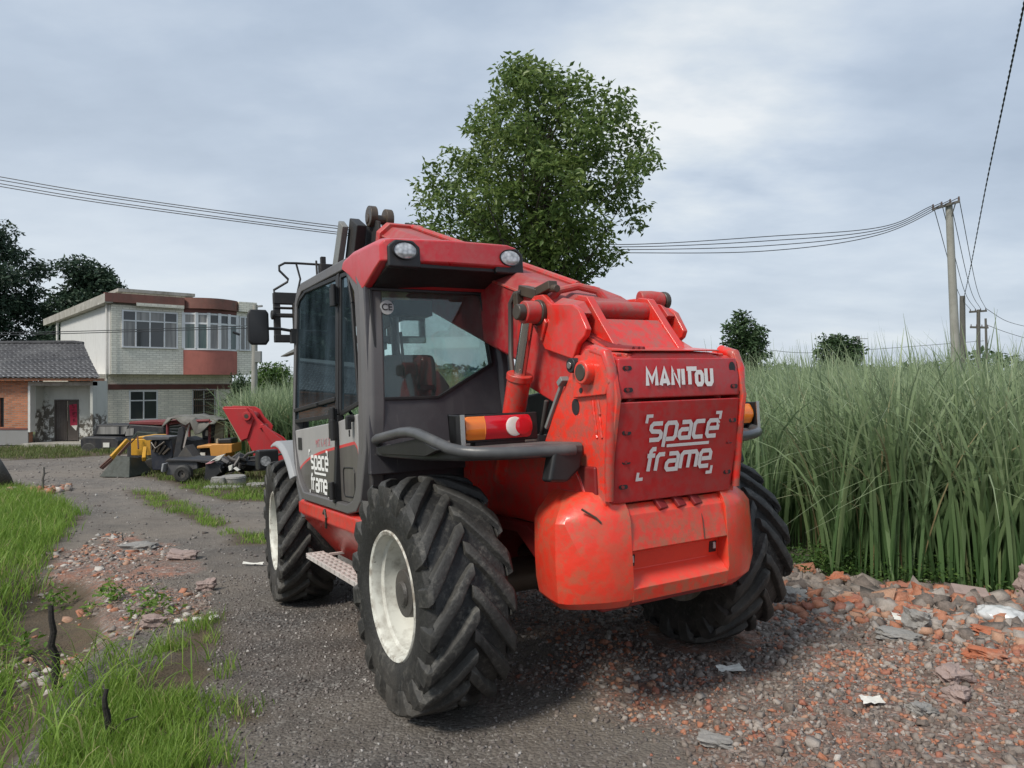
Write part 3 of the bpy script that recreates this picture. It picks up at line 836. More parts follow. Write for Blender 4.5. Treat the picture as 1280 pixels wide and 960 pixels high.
b.beam((2.50, ys(1.66) + .02, 1.665), (1.29, ys(1.72) + .02, 1.715), .03, .025, (0, 1, 0)); b.obox((1.75, ys(1.7) + .035, 1.69), (.07, .03, .03))
b.build('window_rail', M['black'], CAB, bevel=.005)
# roof: red, with a rear brow over the window
b = MB()
roof_prof = [(1.16, 2.63), (1.12, 2.672), (.90, 2.685), (.42, 2.655), (.33, 2.63), (.33, 2.50), (.42, 2.475), (.66, 2.395), (.72, 2.39), (1.0, 2.56)]
rings = []
for y, dx, dz in ((1.045, .04, -.03), (1.02, .015, -.005), (.98, 0, 0), (.60, -.02, .012), (.20, -.02, .012), (.12, 0, 0), (.085, .06, -.03)):
    rings.append([(x + (dx if x < 1 else 0), y, z + (dz if z > 2.5 else 0)) for x, z in roof_prof])
b.loft(rings)
roof = b.build('roof', M['redroof'], CAB, bevel=.012, seg=3, sharp=40)
b = MB(); b.box(1.15, 2.5, .09, .97, 2.60, 2.672); b.build('roof_panel', M['redroof'], roof, bevel=.02)
# black underside of the brow
b = MB()
b.loft([[(.345, y, 2.505), (.42, y, 2.48), (.66, y, 2.40), (.69, y, 2.40), (.69, y, 2.386), (.345, y, 2.468)] for y in (1.0, .11)])
b.build('brow_lining', M['black'], roof, bevel=.008)
for y in (.905, .185):
    b = MB()
    b.loft([[(x, y + hw * a, zc + hh * c) for a, c in ((-1, -1), (1, -1), (1, .55), (.55, 1), (-.55, 1), (-1, .55))] for x, hw, hh, zc in ((.40, .10, .082, 2.545), (.318, .105, .085, 2.543))])
    lh = b.build('lamp_recess', M['black'], roof, bevel=.014, seg=3)
    b = MB()
    a_ = [2 * pi * i / 30 for i in range(30)]
    b.loft([[(x, y + .073 * k * cos(t), 2.56 + .050 * k * sin(t)) for t in a_] for x, k in ((.33, 1.08), (.300, 1.08), (.302, .98))], cap=False)
    b.build('lamp_bezel', M['black'], roof)
    b = MB()
    b.loft([[(x, y + .073 * k * cos(t), 2.56 + .050 * k * sin(t)) for t in a_] for x, k in ((.32, 1), (.306, .98), (.300, .7), (.297, .3))])
    b.build('work_lamp', M['lamp'], roof)
# other cab structure: right and front posts, right wall, floor
b = MB()
b.tube([(.62, .10, 1.25), (.64, .095, 1.9), (.70, .14, 2.45)], .055, 10)
b.tube([(2.56, .13, 1.2), (2.58, .14, 2.6)], .04, 10); b.tube([(2.54, 1.0, 1.2), (2.57, .96, 2.62)], .035, 10)
b.beam((2.56, .12, 1.28), (2.56, 1.0, 1.28), .06, .3); b.beam((2.57, .12, 2.6), (2.57, 1.0, 2.6), .06, .08)
b.box(.66, 2.52, .085, .12, .95, 1.42); b.box(.66, 2.5, .12, 1.04, .95, 1.0); b.box(.655, .70, .12, 1.0, 1.0, 1.3)
b.build('cab_frame', M['cabgrey'], CAB, bevel=.008)
b = MB(); b.box(.70, 2.5, .11, .116, 1.42, 2.56); b.build('right_window', M['screen'], CAB)
b = MB(); b.box(2.575, 2.581, .15, .97, 1.42, 2.56); b.build('windscreen', M['screen'], CAB)
# interior
b = MB()
b.loft([[(1.02 + dx, .58 + w * a, z + zz) for a, zz in ((-1, -.03), (-.8, .03), (.8, .03), (1, -.03))] for dx, w, z in ((.0, .01, 1.30), (.03, .24, 1.33), (0, .25, 1.6), (-.06, .23, 1.80), (-.075, .17, 1.855), (-.07, .02, 1.87))], cap=True)
b.loft([[(x, .58 + w * a, 1.28 + zz) for a, zz in ((-1, -.08), (-1, .06), (1, .06), (1, -.08))] for x, w in ((1.0, .24), (1.5, .25), (1.56, .2))])
b.build('seat', M['seat'], CAB, bevel=.03, seg=3)
b = MB()
b.loft([[(1.09, .665 + .20 * a * q, z) for a in (-1, 1)] + [(.955 - k, .665 + .20 * a * q, z) for a in (1, -1)] for z, k, q in ((1.32, 0, 1), (1.6, .0, 1), (1.93, .03, 1), (1.975, .035, .9), (1.99, .035, .8))])
b.build('seat_back', M['seat'], CAB, bevel=.03, seg=3)
b = MB()
b.tube([(2.25, .58, 1.3), (2.05, .58, 1.70)], .035, 10)
ring = [(2.05 - .17 * sin(t) * .3, .58 + .19 * cos(t), 1.72 + .17 * sin(t)) for t in [2 * pi * i / 24 for i in range(25)]]
b.tube(ring, .014, 8); b.box(2.2, 2.5, .2, .95, 1.28, 1.48)
b.build('steering_wheel', M['black'], CAB, bevel=.006)
b = MB()
b.tube([(.74, .88, 2.30), (.735, .86, 2.22), (.71, .80, 1.92)], .008, 6); b.beam((.715, .80, 2.12), (.685, .79, 1.74), .012, .02); b.obox((.76, .70, 2.28), (.10, .26, .10)); b.obox((.74, .84, 2.26), (.06, .10, .06)); b.tube([(.70, .93, 2.2), (.69, .935, 2.05), (.70, .93, 1.93)], .012, 6)
b.build('wiper', M['black'], CAB, bevel=.003)
b = MB(); b.cyl((rw(2.27) - .014, .905, 2.27), (rw(2.27) - .0115, .905, 2.27), .046, n=28)
m_, t_, bb, o_ = nt('sticker_grey'); bb.inputs['Base Color'].default_value = (.46, .47, .46, 1); bb.inputs['Roughness'].default_value = .5
st = b.build('approval_sticker', m_, CAB)
font_text('CE', .06, 'sticker_lettering', M['blackmat'], st, frame_mtx((rw(2.27) - .0155, .905, 2.27), (0, -1, 0), (0, 0, 1)), .0012)
b = MB(); b.box(rw(1.74) - .012, rw(1.74) - .008, .62, .72, 1.735, 1.765); b.build('window_label', M['black'], CAB)
# mirror
b = MB()
b.loft([[(2.52 + dx, 1.355 + w * a, 2.365 + h * c) for a, c in ((-1, -.75), (-.7, -1), (.7, -1), (1, -.75), (1, .8), (.75, 1), (-.75, 1), (-1, .8))] for dx, w, h in ((-.03, .075, .135), (-.022, .085, .148), (.03, .08, .14), (.06, .05, .1))])
mi = b.build('mirror', M['black'], TH, bevel=.012, seg=3)
b = MB(); b.tube([(2.54, 1.30, 2.36), (2.54, 1.18, 2.36), (2.56, 1.03, 2.34)], .013, 8); b.obox((2.55, 1.06, 2.30), (.06, .05, .12))
b.build('mirror_arm', M['black'], mi)

# ------------------------------------------------------------ sill, step, front fenders, head lamp, engine bay
b = MB()
b.prism([(1.09, .955), (1.12, .93), (1.12, .84), (.80, .45), (.5, .45), (.5, .955)], .64, 2.32, 'yz')
sl = b.build('side_sill', M['red'], TH, bevel=.012, seg=3)
b = MB(); b.tube([(1.55, 1.122, .90), (1.50, 1.128, .93), (1.47, 1.125, .88), (1.52, 1.115, .80)], .010, 8); b.build('pull_ring', M['oil'], sl)
b = MB()
x0, x1, y0, y1, z = .75, 2.10, .98, 1.12, .50
for x in np.linspace(x0, x1, 13): b.box(x, x + .028, y0, y1, z, z + .035)
for y in np.linspace(y0, y1 - .02, 4): b.box(x0, x1 + .028, y, y + .02, z - .004, z + .031)
for x in (x0 + .1, x1 - .1): b.box(x, x + .03, .80, .97, z + .01, z + .03)
b.build('step', M['galv'], TH, bevel=.003)
def fender(s):
    b = MB(); r0 = []
    def arc(a0, a1, rr, ya, yb, n=9):
        rings = []
        for i in range(n):
            a = radians(a0 + (a1 - a0) * i / (n - 1))
            rings.append([(WB + rr * cos(a), s * ya, WR + rr * sin(a)), (WB + rr * cos(a), s * (yb - .03), WR + rr * sin(a)), (WB + (rr - .03) * cos(a), s * yb, WR + (rr - .03) * sin(a)), (WB + (rr - .05) * cos(a), s * yb, WR + (rr - .05) * sin(a)), (WB + (rr - .025) * cos(a), s * (yb - .04), WR + (rr - .025) * sin(a)), (WB + (rr - .025) * cos(a), s * ya, WR + (rr - .025) * sin(a))])
        return rings
    b.loft(arc(78, 140, .79, .72, 1.17)); f = b.build('front_fender', M['fender'], TH, bevel=.012, seg=3, sharp=40)
    b = MB(); b.loft(arc(140.5, 166, .775, .76, 1.12)); b.build('mud_flap', M['bar'], f, bevel=.008, sharp=40)
fender(1); fender(-1)
b = MB()
for s in (1, -1):
    b = MB(); b.obox((3.86, s * 1.06, 1.21), (.16, .20, .20)); b.beam((3.80, s * 1.0, 1.15), (3.55, s * .42, 1.0), .06, .1)
    hl = b.build('head_lamp', M['black'], TH, bevel=.02, seg=3)
    b = MB(); b.cyl((3.775, s * 1.09, 1.20), (3.768, s * 1.09, 1.20), .05, n=18); b.build('lamp_glass', M['lamp'], hl)
b = MB()
b.loft([[(x, y, z) for y, z in ((-.46, .95), (-1.10, .95), (-1.14, 1.2), (-1.12, 1.55 + dz), (-1.0, 1.66 + dz), (-.46, 1.70 + dz))] for x, dz in ((.60, 0), (.75, .03), (2.2, -.05), (2.45, -.22))])
b.build('engine_hood', M['cabgrey'], TH, bevel=.02, seg=3)

# ------------------------------------------------------------ boom
ba = radians(20.8); bd = Vector((cos(ba), 0, sin(ba))); bn = Vector((-sin(ba), 0, cos(ba)))
B0 = Vector((.20, 0, 2.425))
def bp3(s_, y, n_): 
    p = B0 + bd * s_ + bn * n_
    return (p.x, y, p.z)
def boom_sec(s0, s1, hw, top, bot, ch):
    sec = [(-hw, bot + .02), (-hw + .02, bot), (hw - .02, bot), (hw, bot + .02), (hw, top - ch), (hw - ch, top), (-hw + ch, top), (-hw, top - ch)]
    return [[bp3(s_, y, n_) for y, n_ in sec] for s_ in (s0, s1)]
b = MB(); b.loft(boom_sec(-.75, 2.55, .225, .0, -.52, .085))
BO = b.build('boom', M['boomshade'], TH, bevel=.012, seg=3)
b = MB(); b.loft(boom_sec(2.50, 2.60, .255, .03, -.55, .09)); b.build('boom_collar', M['boomred'], BO, bevel=.01)
b = MB(); b.loft(boom_sec(2.59, 2.90, .19, -.05, -.46, .05)); b.build('inner_boom', M['boomred'], BO, bevel=.01)
# longitudinal ridge on top and weld seams on the side
b = MB(); b.tube([bp3(s_, .225, -.088) for s_ in (-.2, 2.5)], .010, 6); b.tube([bp3(-.3, -.06, .01), bp3(1.2, -.06, .02), bp3(2.5, -.06, .02)], .022, 8)
b.build('top_pipe', M['boomred'], BO)
# boom heel casting between the plates
b = MB()
heel = [(.02, 2.35), (-.26, 2.235), (-.36, 2.13), (-.50, 2.03), (-.62, 1.955), (-.74, 1.885), (-.84, 1.845), (-.98, 1.825), (-.98, 1.60), (-.62, 1.50), (-.36, 1.615), (.10, 1.79)]
b.loft([[(x, y, z - dz) for x, z in heel] for y, dz in ((.31, .03), (.25, 0), (-.25, 0), (-.31, .03))])
HE = b.build('boom_heel', M['boomred'], BO, bevel=.015, seg=3)
# lift bracket plates on the heel
bracket = [(-.13, 2.15), (-.16, 2.195), (-.22, 2.222), (-.31, 2.215), (-.40, 2.15), (-.60, 2.115), (-.655, 2.08), (-.72, 1.97), (-.70, 1.935), (-.63, 1.90), (-.58, 1.825), (-.31, 1.905), (-.22, 2.02)]
for s in (1, -1):
    b = MB(); b.prism(bracket, s * .31, s * .345); bk = b.build('lift_bracket', M['red'], BO, bevel=.008, seg=3)
    b = MB(); b.prism([(-.145, 2.14), (-.17, 2.19), (-.23, 2.205), (-.29, 2.17), (-.36, 2.05), (-.30, 1.95), (-.24, 2.03)], s * .345, s * .362); b.build('doubler_plate', M['red'], bk, bevel=.006)
    b = MB()
    b.loft([[(-.39, s * .33, 2.15), (-.60, s * .33, 2.105), (-.66, s * .33, 2.06), (-.45, s * .33, 1.98)], [(-.39, s * .26, 2.19), (-.60, s * .26, 2.135), (-.66, s * .26, 2.06), (-.45, s * .26, 1.95)]])
    b.build('bracket_shoulder', M['boomred'], bk, bevel=.006)
# pin yoke on top of the heel
YK = None
for s in (1, -1):
    b = MB(); b.prism([(-.36, 2.08), (-.42, 2.155), (-.50, 2.185), (-.58, 2.165), (-.72, 1.98), (-.82, 1.855), (-.62, 1.865)], s * .185, s * .235)
    y_ = b.build('pin_yoke', M['red'], BO, bevel=.006, seg=3)
    b = MB(); b.cyl((-.51, s * .236, 2.10), (-.51, s * .255, 2.10), .042, n=20); b.build('yoke_pin', M['oil'], y_, bevel=.004)
b = MB(); b.cyl((-.545, -.19, 2.10), (-.545, .19, 2.10), .05, n=24); b.build('cross_pin', M['boomred'], BO)
b = MB(); b.prism([(-.665, 2.035), (-.70, 1.99), (-.81, 1.855), (-.76, 1.83), (-.62, 1.99)], -.187, .187); b.build('yoke_web', M['red'], BO, bevel=.006)
b = MB()
b.tube([(-.40, -.27, 2.19), (-.42, -.34, 2.19), (-.42, -.42, 2.185)], .055, 16); b.build('right_pin', M['boomred'], BO, bevel=.01)
b = MB(); b.cyl((-.42, -.42, 2.185), (-.42, -.46, 2.185), .058, n=18); b.build('right_pin_cap', M['oil'], BO, bevel=.01)
b = MB(); b.tube([(-.27, .27, 2.19), (-.30, .22, 2.245), (-.34, .12, 2.265), (-.39, .02, 2.235), (-.43, -.04, 2.14)], .022, 10)
b.build('hose_arch', M['boomred'], BO)
b = MB(); b.prism([(-.66, 1.945), (-.80, 1.868), (-.99, 1.838), (-.99, 1.830), (-.80, 1.85), (-.66, 1.92)], -.30, .30); b.build('heel_apron', M['red'], BO, bevel=.004)
b = MB()
for y in (.17, .20, .235): b = MB(); b.tube([(-.62, y + .06, 1.955), (-.72, y + .05, 1.905), (-.82, y + .03, 1.866), (-.95, y, 1.846)], .012, 6); b.build('heel_hose', M['darkred'], BO)
# lift cylinders
for s in (1, -1):
    e = Vector((-.285, s * .42, 2.115)); f_ = Vector((.10, s * .42, 1.16)); d = (f_ - e).normalized()
    b = MB(); b.cyl(e + d * .58 * .64, f_, .068, n=24); b.cyl(e + d * .36, e + d * .40, .076, n=24)
    cyl_ = b.build('lift_cylinder', M['red'], TH, bevel=.006)
    b = MB(); b.cyl(e + d * .05, e + d * .40, .036, n=20); b.build('piston_rod', M['chrome'], cyl_)
    b = MB(); b.cyl((e.x, s * .35, e.z), (e.x, s * .46, e.z), .064, n=24); b.build('rod_eye', M['boomred'], cyl_, bevel=.006)
    b = MB(); b.cyl((e.x, s * .455, e.z), (e.x, s * .505, e.z), .047, .044, n=20); b.cyl((e.x, s * .345, e.z), (e.x, s * .375, e.z), .074, n=20); b.build('eye_pin', M['oil'], cyl_, bevel=.008)
# hydraulic block and hose next to the eye
b = MB(); b.obox((-.12, .30, 2.26), (.20, .07, .06), (0, -.3, 0)); b.obox((-.28, .30, 2.255), (.16, .06, .05), (0, .1, 0)); b.cyl((-.34, .30, 2.245), (-.40, .30, 2.235), .022); b.obox((-.02, .33, 2.21), (.05, .05, .12))
vb = b.build('valve_block', M['oil'], BO, bevel=.006)
b = MB(); b.tube([(-.06, .33, 2.27), (.0, .34, 2.27), (.05, .345, 2.22), (.055, .35, 2.05), (.05, .36, 1.90), (.0, .38, 1.78), (-.02, .38, 1.62), (.02, .38, 1.4)], .016, 8)
b.build('hydraulic_hose', M['rubberhose'], BO)
b = MB(); b.tube([(-.45, .33, 1.50), (-.36, .37, 1.42), (-.28, .37, 1.30)], .018, 8); b.tube([(-.36, .38, 1.62), (-.30, .38, 1.46), (-.22, .36, 1.34)], .014, 8); b.box(-.36, .30, .30, .40, 1.25, 1.43)
b.build('hydraulic_lines', M['rubberhose'], BO, bevel=.006)

# boom head, carriage and forks
HX = Vector((3.55, 0, 3.48))
b = MB()
for s in (1, -1):
    b.prism([(2.75, 3.42), (3.0, 3.5), (3.14, 3.42), (3.4, 2.9), (4.2, 2.75), (4.2, 2.5), (3.2, 2.55), (3.02, 2.7), (2.72, 3.12)], s * .17, s * .20)
b.build('boom_head', M['blackmat'], BO, bevel=.008)
b = MB(); b.cyl((2.93, .0, 3.49), (2.93, .07, 3.49), .10, n=20); b.cyl((2.90, .17, 3.50), (2.90, .24, 3.50), .10, n=20); b.cyl((2.92, .0, 3.48), (2.92, .25, 3.48), .045, n=14)
b.build('head_sheave', M['oil'], BO, bevel=.008)
b = MB(); b.beam((3.17, .40, 3.48), (3.50, .40, 3.0), .16, .06, (0, 1, 0)); b.build('tilt_link', M['greymetal'], BO, bevel=.008)
b = MB(); b.beam((3.02, .30, 3.47), (3.28, .30, 3.0), .26, .10, (0, 1, 0)); b.build('tilt_ram', M['blackmat'], BO, bevel=.01)
b = MB(); b.obox((3.62, .48, 3.10), (.12, .10, .12)); b.obox((3.66, .48, 3.20), (.05, .05, .10)); b.tube([(3.62, .5, 3.02), (3.60, .56, 2.95), (3.62, .56, 3.2)], .012, 6); b.build('hose_coupling', M['blackmat'], BO, bevel=.01)
CX = 4.22
b = MB()
for y in (-.86, .80): b.box(CX, CX + .05, y, y + .07, 2.45, 2.96)
for y in (-.2, .42, -.5): b.box(CX - .03, CX + .06, y, y + .10, 2.42, 2.95)
b.box(CX - .01, CX + .06, -.86, .87, 2.84, 2.965); b.box(CX - .02, CX + .05, .56, .67, 2.51, 2.85); b.box(CX - .01, CX + .06, -.86, .87, 2.70, 2.74); b.box(CX - .01, CX + .06, -.86, .87, 2.79, 2.81); b.box(CX - .01, CX + .06, -.86, .87, 2.43, 2.51)
b.cyl((CX, .87, 2.72), (CX, .90, 2.72), .05)
b.obox((CX, .47, 2.97), (.08, .16, .05), (.1, 0, 0))
CR = b.build('fork_carriage', M['blackmat'], TH, bevel=.008)
b = MB()
g0 = [(CX + .02, .85, 2.95), (CX + .02, .86, 2.99), (CX + .0, .72, 3.08), (CX, .71, 3.11), (CX, .80, 3.20), (CX, .80, 3.25), (CX, .74, 3.285), (CX, .62, 3.29), (CX, -.8, 3.29), (CX, -.86, 3.22), (CX, -.86, 2.95)]
b.tube(g0, .013, 8)
b.tube([(CX, .62, 3.29), (CX, .58, 3.12), (CX, .62, 2.95)], .012, 6)
for y in (.37, .12, -.12, -.36, -.6): b.tube([(CX, y, 3.29), (CX, y, 2.95)], .012, 6)
b.build('load_guard', M['blackmat'], CR)
for y in (.46, -.40):
    b = MB(); b.box(CX + .06, CX + .11, y, y + .12, 2.40, 2.98)
    b.loft([[(CX + .06, y, 2.36), (CX + .06, y + .12, 2.36), (CX + .06, y + .12, 2.41), (CX + .06, y, 2.41)], [(CX + 1.2, y + .02, 2.38), (CX + 1.2, y + .10, 2.38), (CX + 1.2, y + .10, 2.39), (CX + 1.2, y + .02, 2.39)]])
    b.build('fork', M['greymetal'], CR, bevel=.004)
# ------------------------------------------------------------------ GROUND
def gz(x, y):
    x = np.asarray(x, float); y = np.asarray(y, float)
    s = y - 4.47
    yg = -.042 * 14 * np.tanh(s / 14)
    d = x - (2.4 - .56 * (y - 6.4))
    return .14 * np.tanh((x - .42) / 3) + yg * (1 - .85 * sst(0, 6, d))
def gzs(x, y): return float(gz(x, y))

GRASS = {
 'A': [(-12.5, 14.2), (-10.29, 15.4), (-8.4, 13.6), (-6.9, 11.84), (-5.5, 8.85), (-4.6, 7.04), (-3.85, 5.6), (-3.05, 4.6), (-2.9, 3.6), (-6, 3.0), (-14, 8)],
 'B': [(-2.35, 4.0), (-2.38, 4.84), (-2.50, 5.45), (-2.48, 5.85), (-2.38, 6.05), (-2.08, 5.31), (-1.86, 4.55), (-1.9, 4.25), (-1.62, 3.9), (-1.30, 3.36), (-1.3, 2.2), (-1.9, 2.2), (-2.15, 3.3), (-2.3, 3.7)],
 'T': [(-1.63, 4.16), (-1.50, 4.18), (-1.34, 3.9), (-1.45, 3.72)],
 'S1': [(-8.16, 15.47), (-7.21, 15.07), (-5.41, 12.74), (-4.18, 10.97), (-4.18, 10.39), (-5.16, 11.57), (-6.65, 13.28)],
 'S2': [(-9.3, 19.2), (-7.52, 17.27), (-5.2, 15.42), (-4.3, 13.43), (-5.25, 13.6), (-6.89, 15.45)],
 'S3': [(-3.95, 10.25), (-3.30, 10.01), (-3.0, 9.18), (-3.49, 9.21)],
 'F': [(-20, 25.3), (-20, 27.6), (-15, 27.5), (-12, 25.5), (-13.4, 23.6), (-15.18, 22.4)],
 'J': [(-9.5, 18.4), (-4.5, 13.6), (-3.2, 15), (-6, 23), (-10, 26), (-12, 24)],
}
RUB_R = [(2.35, 6.75), (3.23, 6.15), (4.1, 5.7), (9, 4.2), (9, 1.5), (1.9, 1.8), (.75, 3.1), (.50, 4.12), (-.2, 5.9), (.4, 8), (1.6, 7.8)]
RUB_L = [(-5.4, 8.85), (-5.6, 10.31), (-3.83, 8.8), (-3.2, 7.88), (-3.6, 7.2), (-2.75, 6.51), (-2.5, 5.9), (-2.85, 5.38), (-2.88, 4.3), (-3.3, 4.6), (-4.3, 6.4)]

DIP = [(-1.9, 1.8), (-2.2, 3.4), (-2.55, 4.4), (-2.75, 5.2), (-3.5, 6.6), (-4.3, 7.6), (-5.2, 7.6), (-4.4, 5.6), (-3.7, 4.2), (-3.3, 3.0), (-3.0, 1.8)]
def axis(fine, near, far):
    a, b_, st = fine
    v = list(np.arange(a, b_, st)); x = b_; s = st
    while x < far[1]: v.append(x); s *= near; x += s
    v.append(far[1]); lo = []; x = a - st; s = st
    while x > far[0]: lo.append(x); s *= near; x -= s
    lo.append(far[0])
    return np.array(lo[::-1] + v)
xs = axis((-4.6, 5.0, .035), 1.045, (-1500, 1500)); ysr = axis((2.3, 9.0, .035), 1.03, (-60, 2500))
X, Y = np.meshgrid(xs, ysr, indexing='xy')
dA = np.max([poly_dist(X, Y, p) for k, p in GRASS.items() if k in 'ABT' or k[0] in 'SFJ'], axis=0)
dR = poly_dist(X, Y, RUB_R); dL = poly_dist(X, Y, RUB_L)
nz = fbm(X * 1.6, Y * 1.6, 3) - .5
grassy = sst(-.12, .10, dA + nz * .35)
right = sst(-.3, .5, (X - (2.55 - .56 * (Y - 6.5))))
rub = np.clip(sst(-.5, .5, dR + nz * 1.1) + .8 * sst(-.25, .25, dL + nz * .6), 0, 1)
wet = fbm(X * .45, Y * .45, 9)
dip = sst(.0, .4, poly_dist(X, Y, DIP) + nz * .3)
grassy = np.maximum(grassy, sst(.1, .5, dip) * .95)
near = np.exp(-(np.hypot(X, Y) / 14) ** 2)
Z = gz(X, Y) + near * (.045 * (fbm(X * .9, Y * .9, 1) - .5) + .022 * (fbm(X * 5, Y * 5, 2, 3) - .5) + rub * (.10 * (fbm(X * 1.3, Y * 1.3, 5) - .42) + .06 * (fbm(X * 7, Y * 7, 6, 3) - .45))) - .16 * dip
# wheel ruts stay level under the tyres
for wx, wy in ((0, WY), (0, -WY), (WB, WY), (WB, -WY)):
    p = TH.matrix_basis @ Vector((wx, wy, 0))
    k = np.exp(-((X - p.x) ** 2 + (Y - p.y) ** 2) / .16)
    Z = Z * (1 - k) + (p.z + .012) * k
FY, FX = Z.shape
def gh(x, y):
    """height of the built ground under points"""
    x = np.asarray(x, float); y = np.asarray(y, float)
    i = np.clip(np.searchsorted(xs, x) - 1, 0, len(xs) - 2); j = np.clip(np.searchsorted(ysr, y) - 1, 0, len(ysr) - 2)
    u = (x - xs[i]) / (xs[i + 1] - xs[i]); v = (y - ysr[j]) / (ysr[j + 1] - ysr[j])
    return (Z[j, i] * (1 - u) + Z[j, i + 1] * u) * (1 - v) + (Z[j + 1, i] * (1 - u) + Z[j + 1, i + 1] * u) * v
def ghs(x, y): return float(gh(np.array([x]), np.array([y]))[0])

def groundmat():
    m, t, b, out = nt('ground_surface')
    at = t.nodes.new('ShaderNodeAttribute'); at.attribute_name = 'tint'
    s = t.nodes.new('ShaderNodeSeparateColor'); t.links.new(at.outputs['Color'], s.inputs[0])
    pos = t.nodes.new('ShaderNodeNewGeometry').outputs['Position']
    def vor(sc):
        v = N(t, 'ShaderNodeTexVoronoi', Scale=sc); t.links.new(pos, v.inputs['Vector']); return v
    v1, v2 = vor(55.0), vor(24.0)
    n1 = noise(t, pos, .8, 6, .6); n2 = noise(t, pos, 5, 6, .65); n3 = noise(t, pos, 45, 4, .6)
    def hue(v):
        sc = t.nodes.new('ShaderNodeSeparateColor'); t.links.new(v.outputs['Color'], sc.inputs[0]); return sc.outputs[0], sc.outputs[1]
    h1, h1b = hue(v1); h2, h2b = hue(v2)
    # dark cinder gravel
    g = ramp(t, h1, [(0, (.055, .051, .048)), (.5, (.104, .097, .091)), (.85, (.16, .15, .14)), (1, (.31, .30, .28))])
    g = mixc(t, ramp(t, n2, [(.38, 0.0), (.68, .75)]), g, (.055, .049, .045))
    g = mixc(t, ramp(t, n1, [(.42, 0.0), (.68, .55)]), g, (.135, .115, .098))
    # crushed brick and mortar
    r = ramp(t, h2, [(0, (.10, .078, .068)), (.3, (.19, .135, .11)), (.55, (.26, .225, .205)), (.72, (.34, .135, .085)), (.88, (.22, .195, .18)), (1, (.48, .45, .42))])
    r2 = ramp(t, h1, [(0, (.095, .076, .068)), (.45, (.18, .14, .12)), (.75, (.28, .15, .105)), (1, (.40, .37, .34))])
    r = mixc(t, ramp(t, n2, [(.42, 0.0), (.58, 1.0)]), r, r2)
    r = mixc(t, ramp(t, n1, [(.40, .5), (.62, 0.0)]), r, (.16, .115, .09))
    r = mixc(t, ramp(t, noise(t, pos, 2.2, 5, .6), [(.52, 0.0), (.66, .55)]), r, (.36, .15, .09))
    soil = mixc(t, n2, (.050, .040, .026), (.125, .095, .065))
    g = mixc(t, ramp(t, noise(t, pos, .75, 5, .6), [(.50, 0.0), (.66, .7)]), g, (.036, .031, .028))
    n0 = noise(t, pos, .35, 4, .55)
    rot_ = t.nodes.new('ShaderNodeVectorMath'); rot_.operation = 'DOT_PRODUCT'; t.links.new(pos, rot_.inputs[0]); rot_.inputs[1].default_value = (.87, .49, 0)
    dd = math_(t, 'ADD', rot_.outputs['Value'], math_(t, 'MULTIPLY', n0, .9))
    wv = math_(t, 'ABSOLUTE', math_(t, 'SUBTRACT', math_(t, 'ABSOLUTE', math_(t, 'SUBTRACT', dd, 1.85)), .95))
    g = mixc(t, math_(t, 'MULTIPLY', ramp(t, wv, [(.10, 1.0), (.42, 0.0)]), ramp(t, n2, [(.3, .25), (.6, .7)])), g, (.155, .14, .122))
    g = mixc(t, ramp(t, n0, [(.42, 0.0), (.60, .8)]), g, mixc(t, n2, (.12, .10, .08), (.25, .215, .18)))
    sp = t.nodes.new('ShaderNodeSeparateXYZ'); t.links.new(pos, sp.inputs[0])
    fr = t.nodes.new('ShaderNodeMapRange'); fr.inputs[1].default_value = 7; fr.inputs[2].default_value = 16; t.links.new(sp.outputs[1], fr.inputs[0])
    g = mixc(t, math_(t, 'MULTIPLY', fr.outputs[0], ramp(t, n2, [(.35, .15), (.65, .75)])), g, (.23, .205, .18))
    far = mixc(t, noise(t, pos, .05, 5), (.06, .09, .035), (.11, .125, .06))
    k = math_(t, 'ADD', s.outputs[1], math_(t, 'MULTIPLY', math_(t, 'SUBTRACT', n2, .5), .7), True)
    c = mixc(t, ramp(t, k, [(.3, 0.0), (.6, 1.0)]), g, r)
    c = mixc(t, s.outputs[0], c, soil)
    c = mixc(t, s.outputs[2], c, far)
    t.links.new(c, b.inputs['Base Color']); b.inputs['Roughness'].default_value = .92; b.inputs['Specular IOR Level'].default_value = .25
    hgt = math_(t, 'ADD', math_(t, 'MULTIPLY', v1.outputs['Distance'], -.5), math_(t, 'ADD', math_(t, 'MULTIPLY', n3, .5), math_(t, 'MULTIPLY', n2, .9)))
    bn = t.nodes.new('ShaderNodeBump'); bn.inputs['Strength'].default_value = .8; bn.inputs['Distance'].default_value = .022
    t.links.new(hgt, bn.inputs['Height']); t.links.new(bn.outputs[0], b.inputs['Normal'])
    return m
V = np.stack([X.ravel(), Y.ravel(), Z.ravel()], 1)
idx = np.arange(FY * FX).reshape(FY, FX)
Fq = np.stack([idx[:-1, :-1].ravel(), idx[:-1, 1:].ravel(), idx[1:, 1:].ravel(), idx[1:, :-1].ravel()], 1)
farw = np.clip(np.maximum(sst(30, 45, np.hypot(X, Y)), right * .7 * sst(.2, 1.2, X - (2.9 - .56 * (Y - 6.5)))), 0, 1)
C4 = np.stack([grassy.ravel(), rub.ravel(), farw.ravel(), np.ones(X.size)], 1)
ground = np_mesh('ground', V, Fq, groundmat(), col=C4, smooth=True)
tag(ground, kind='structure')

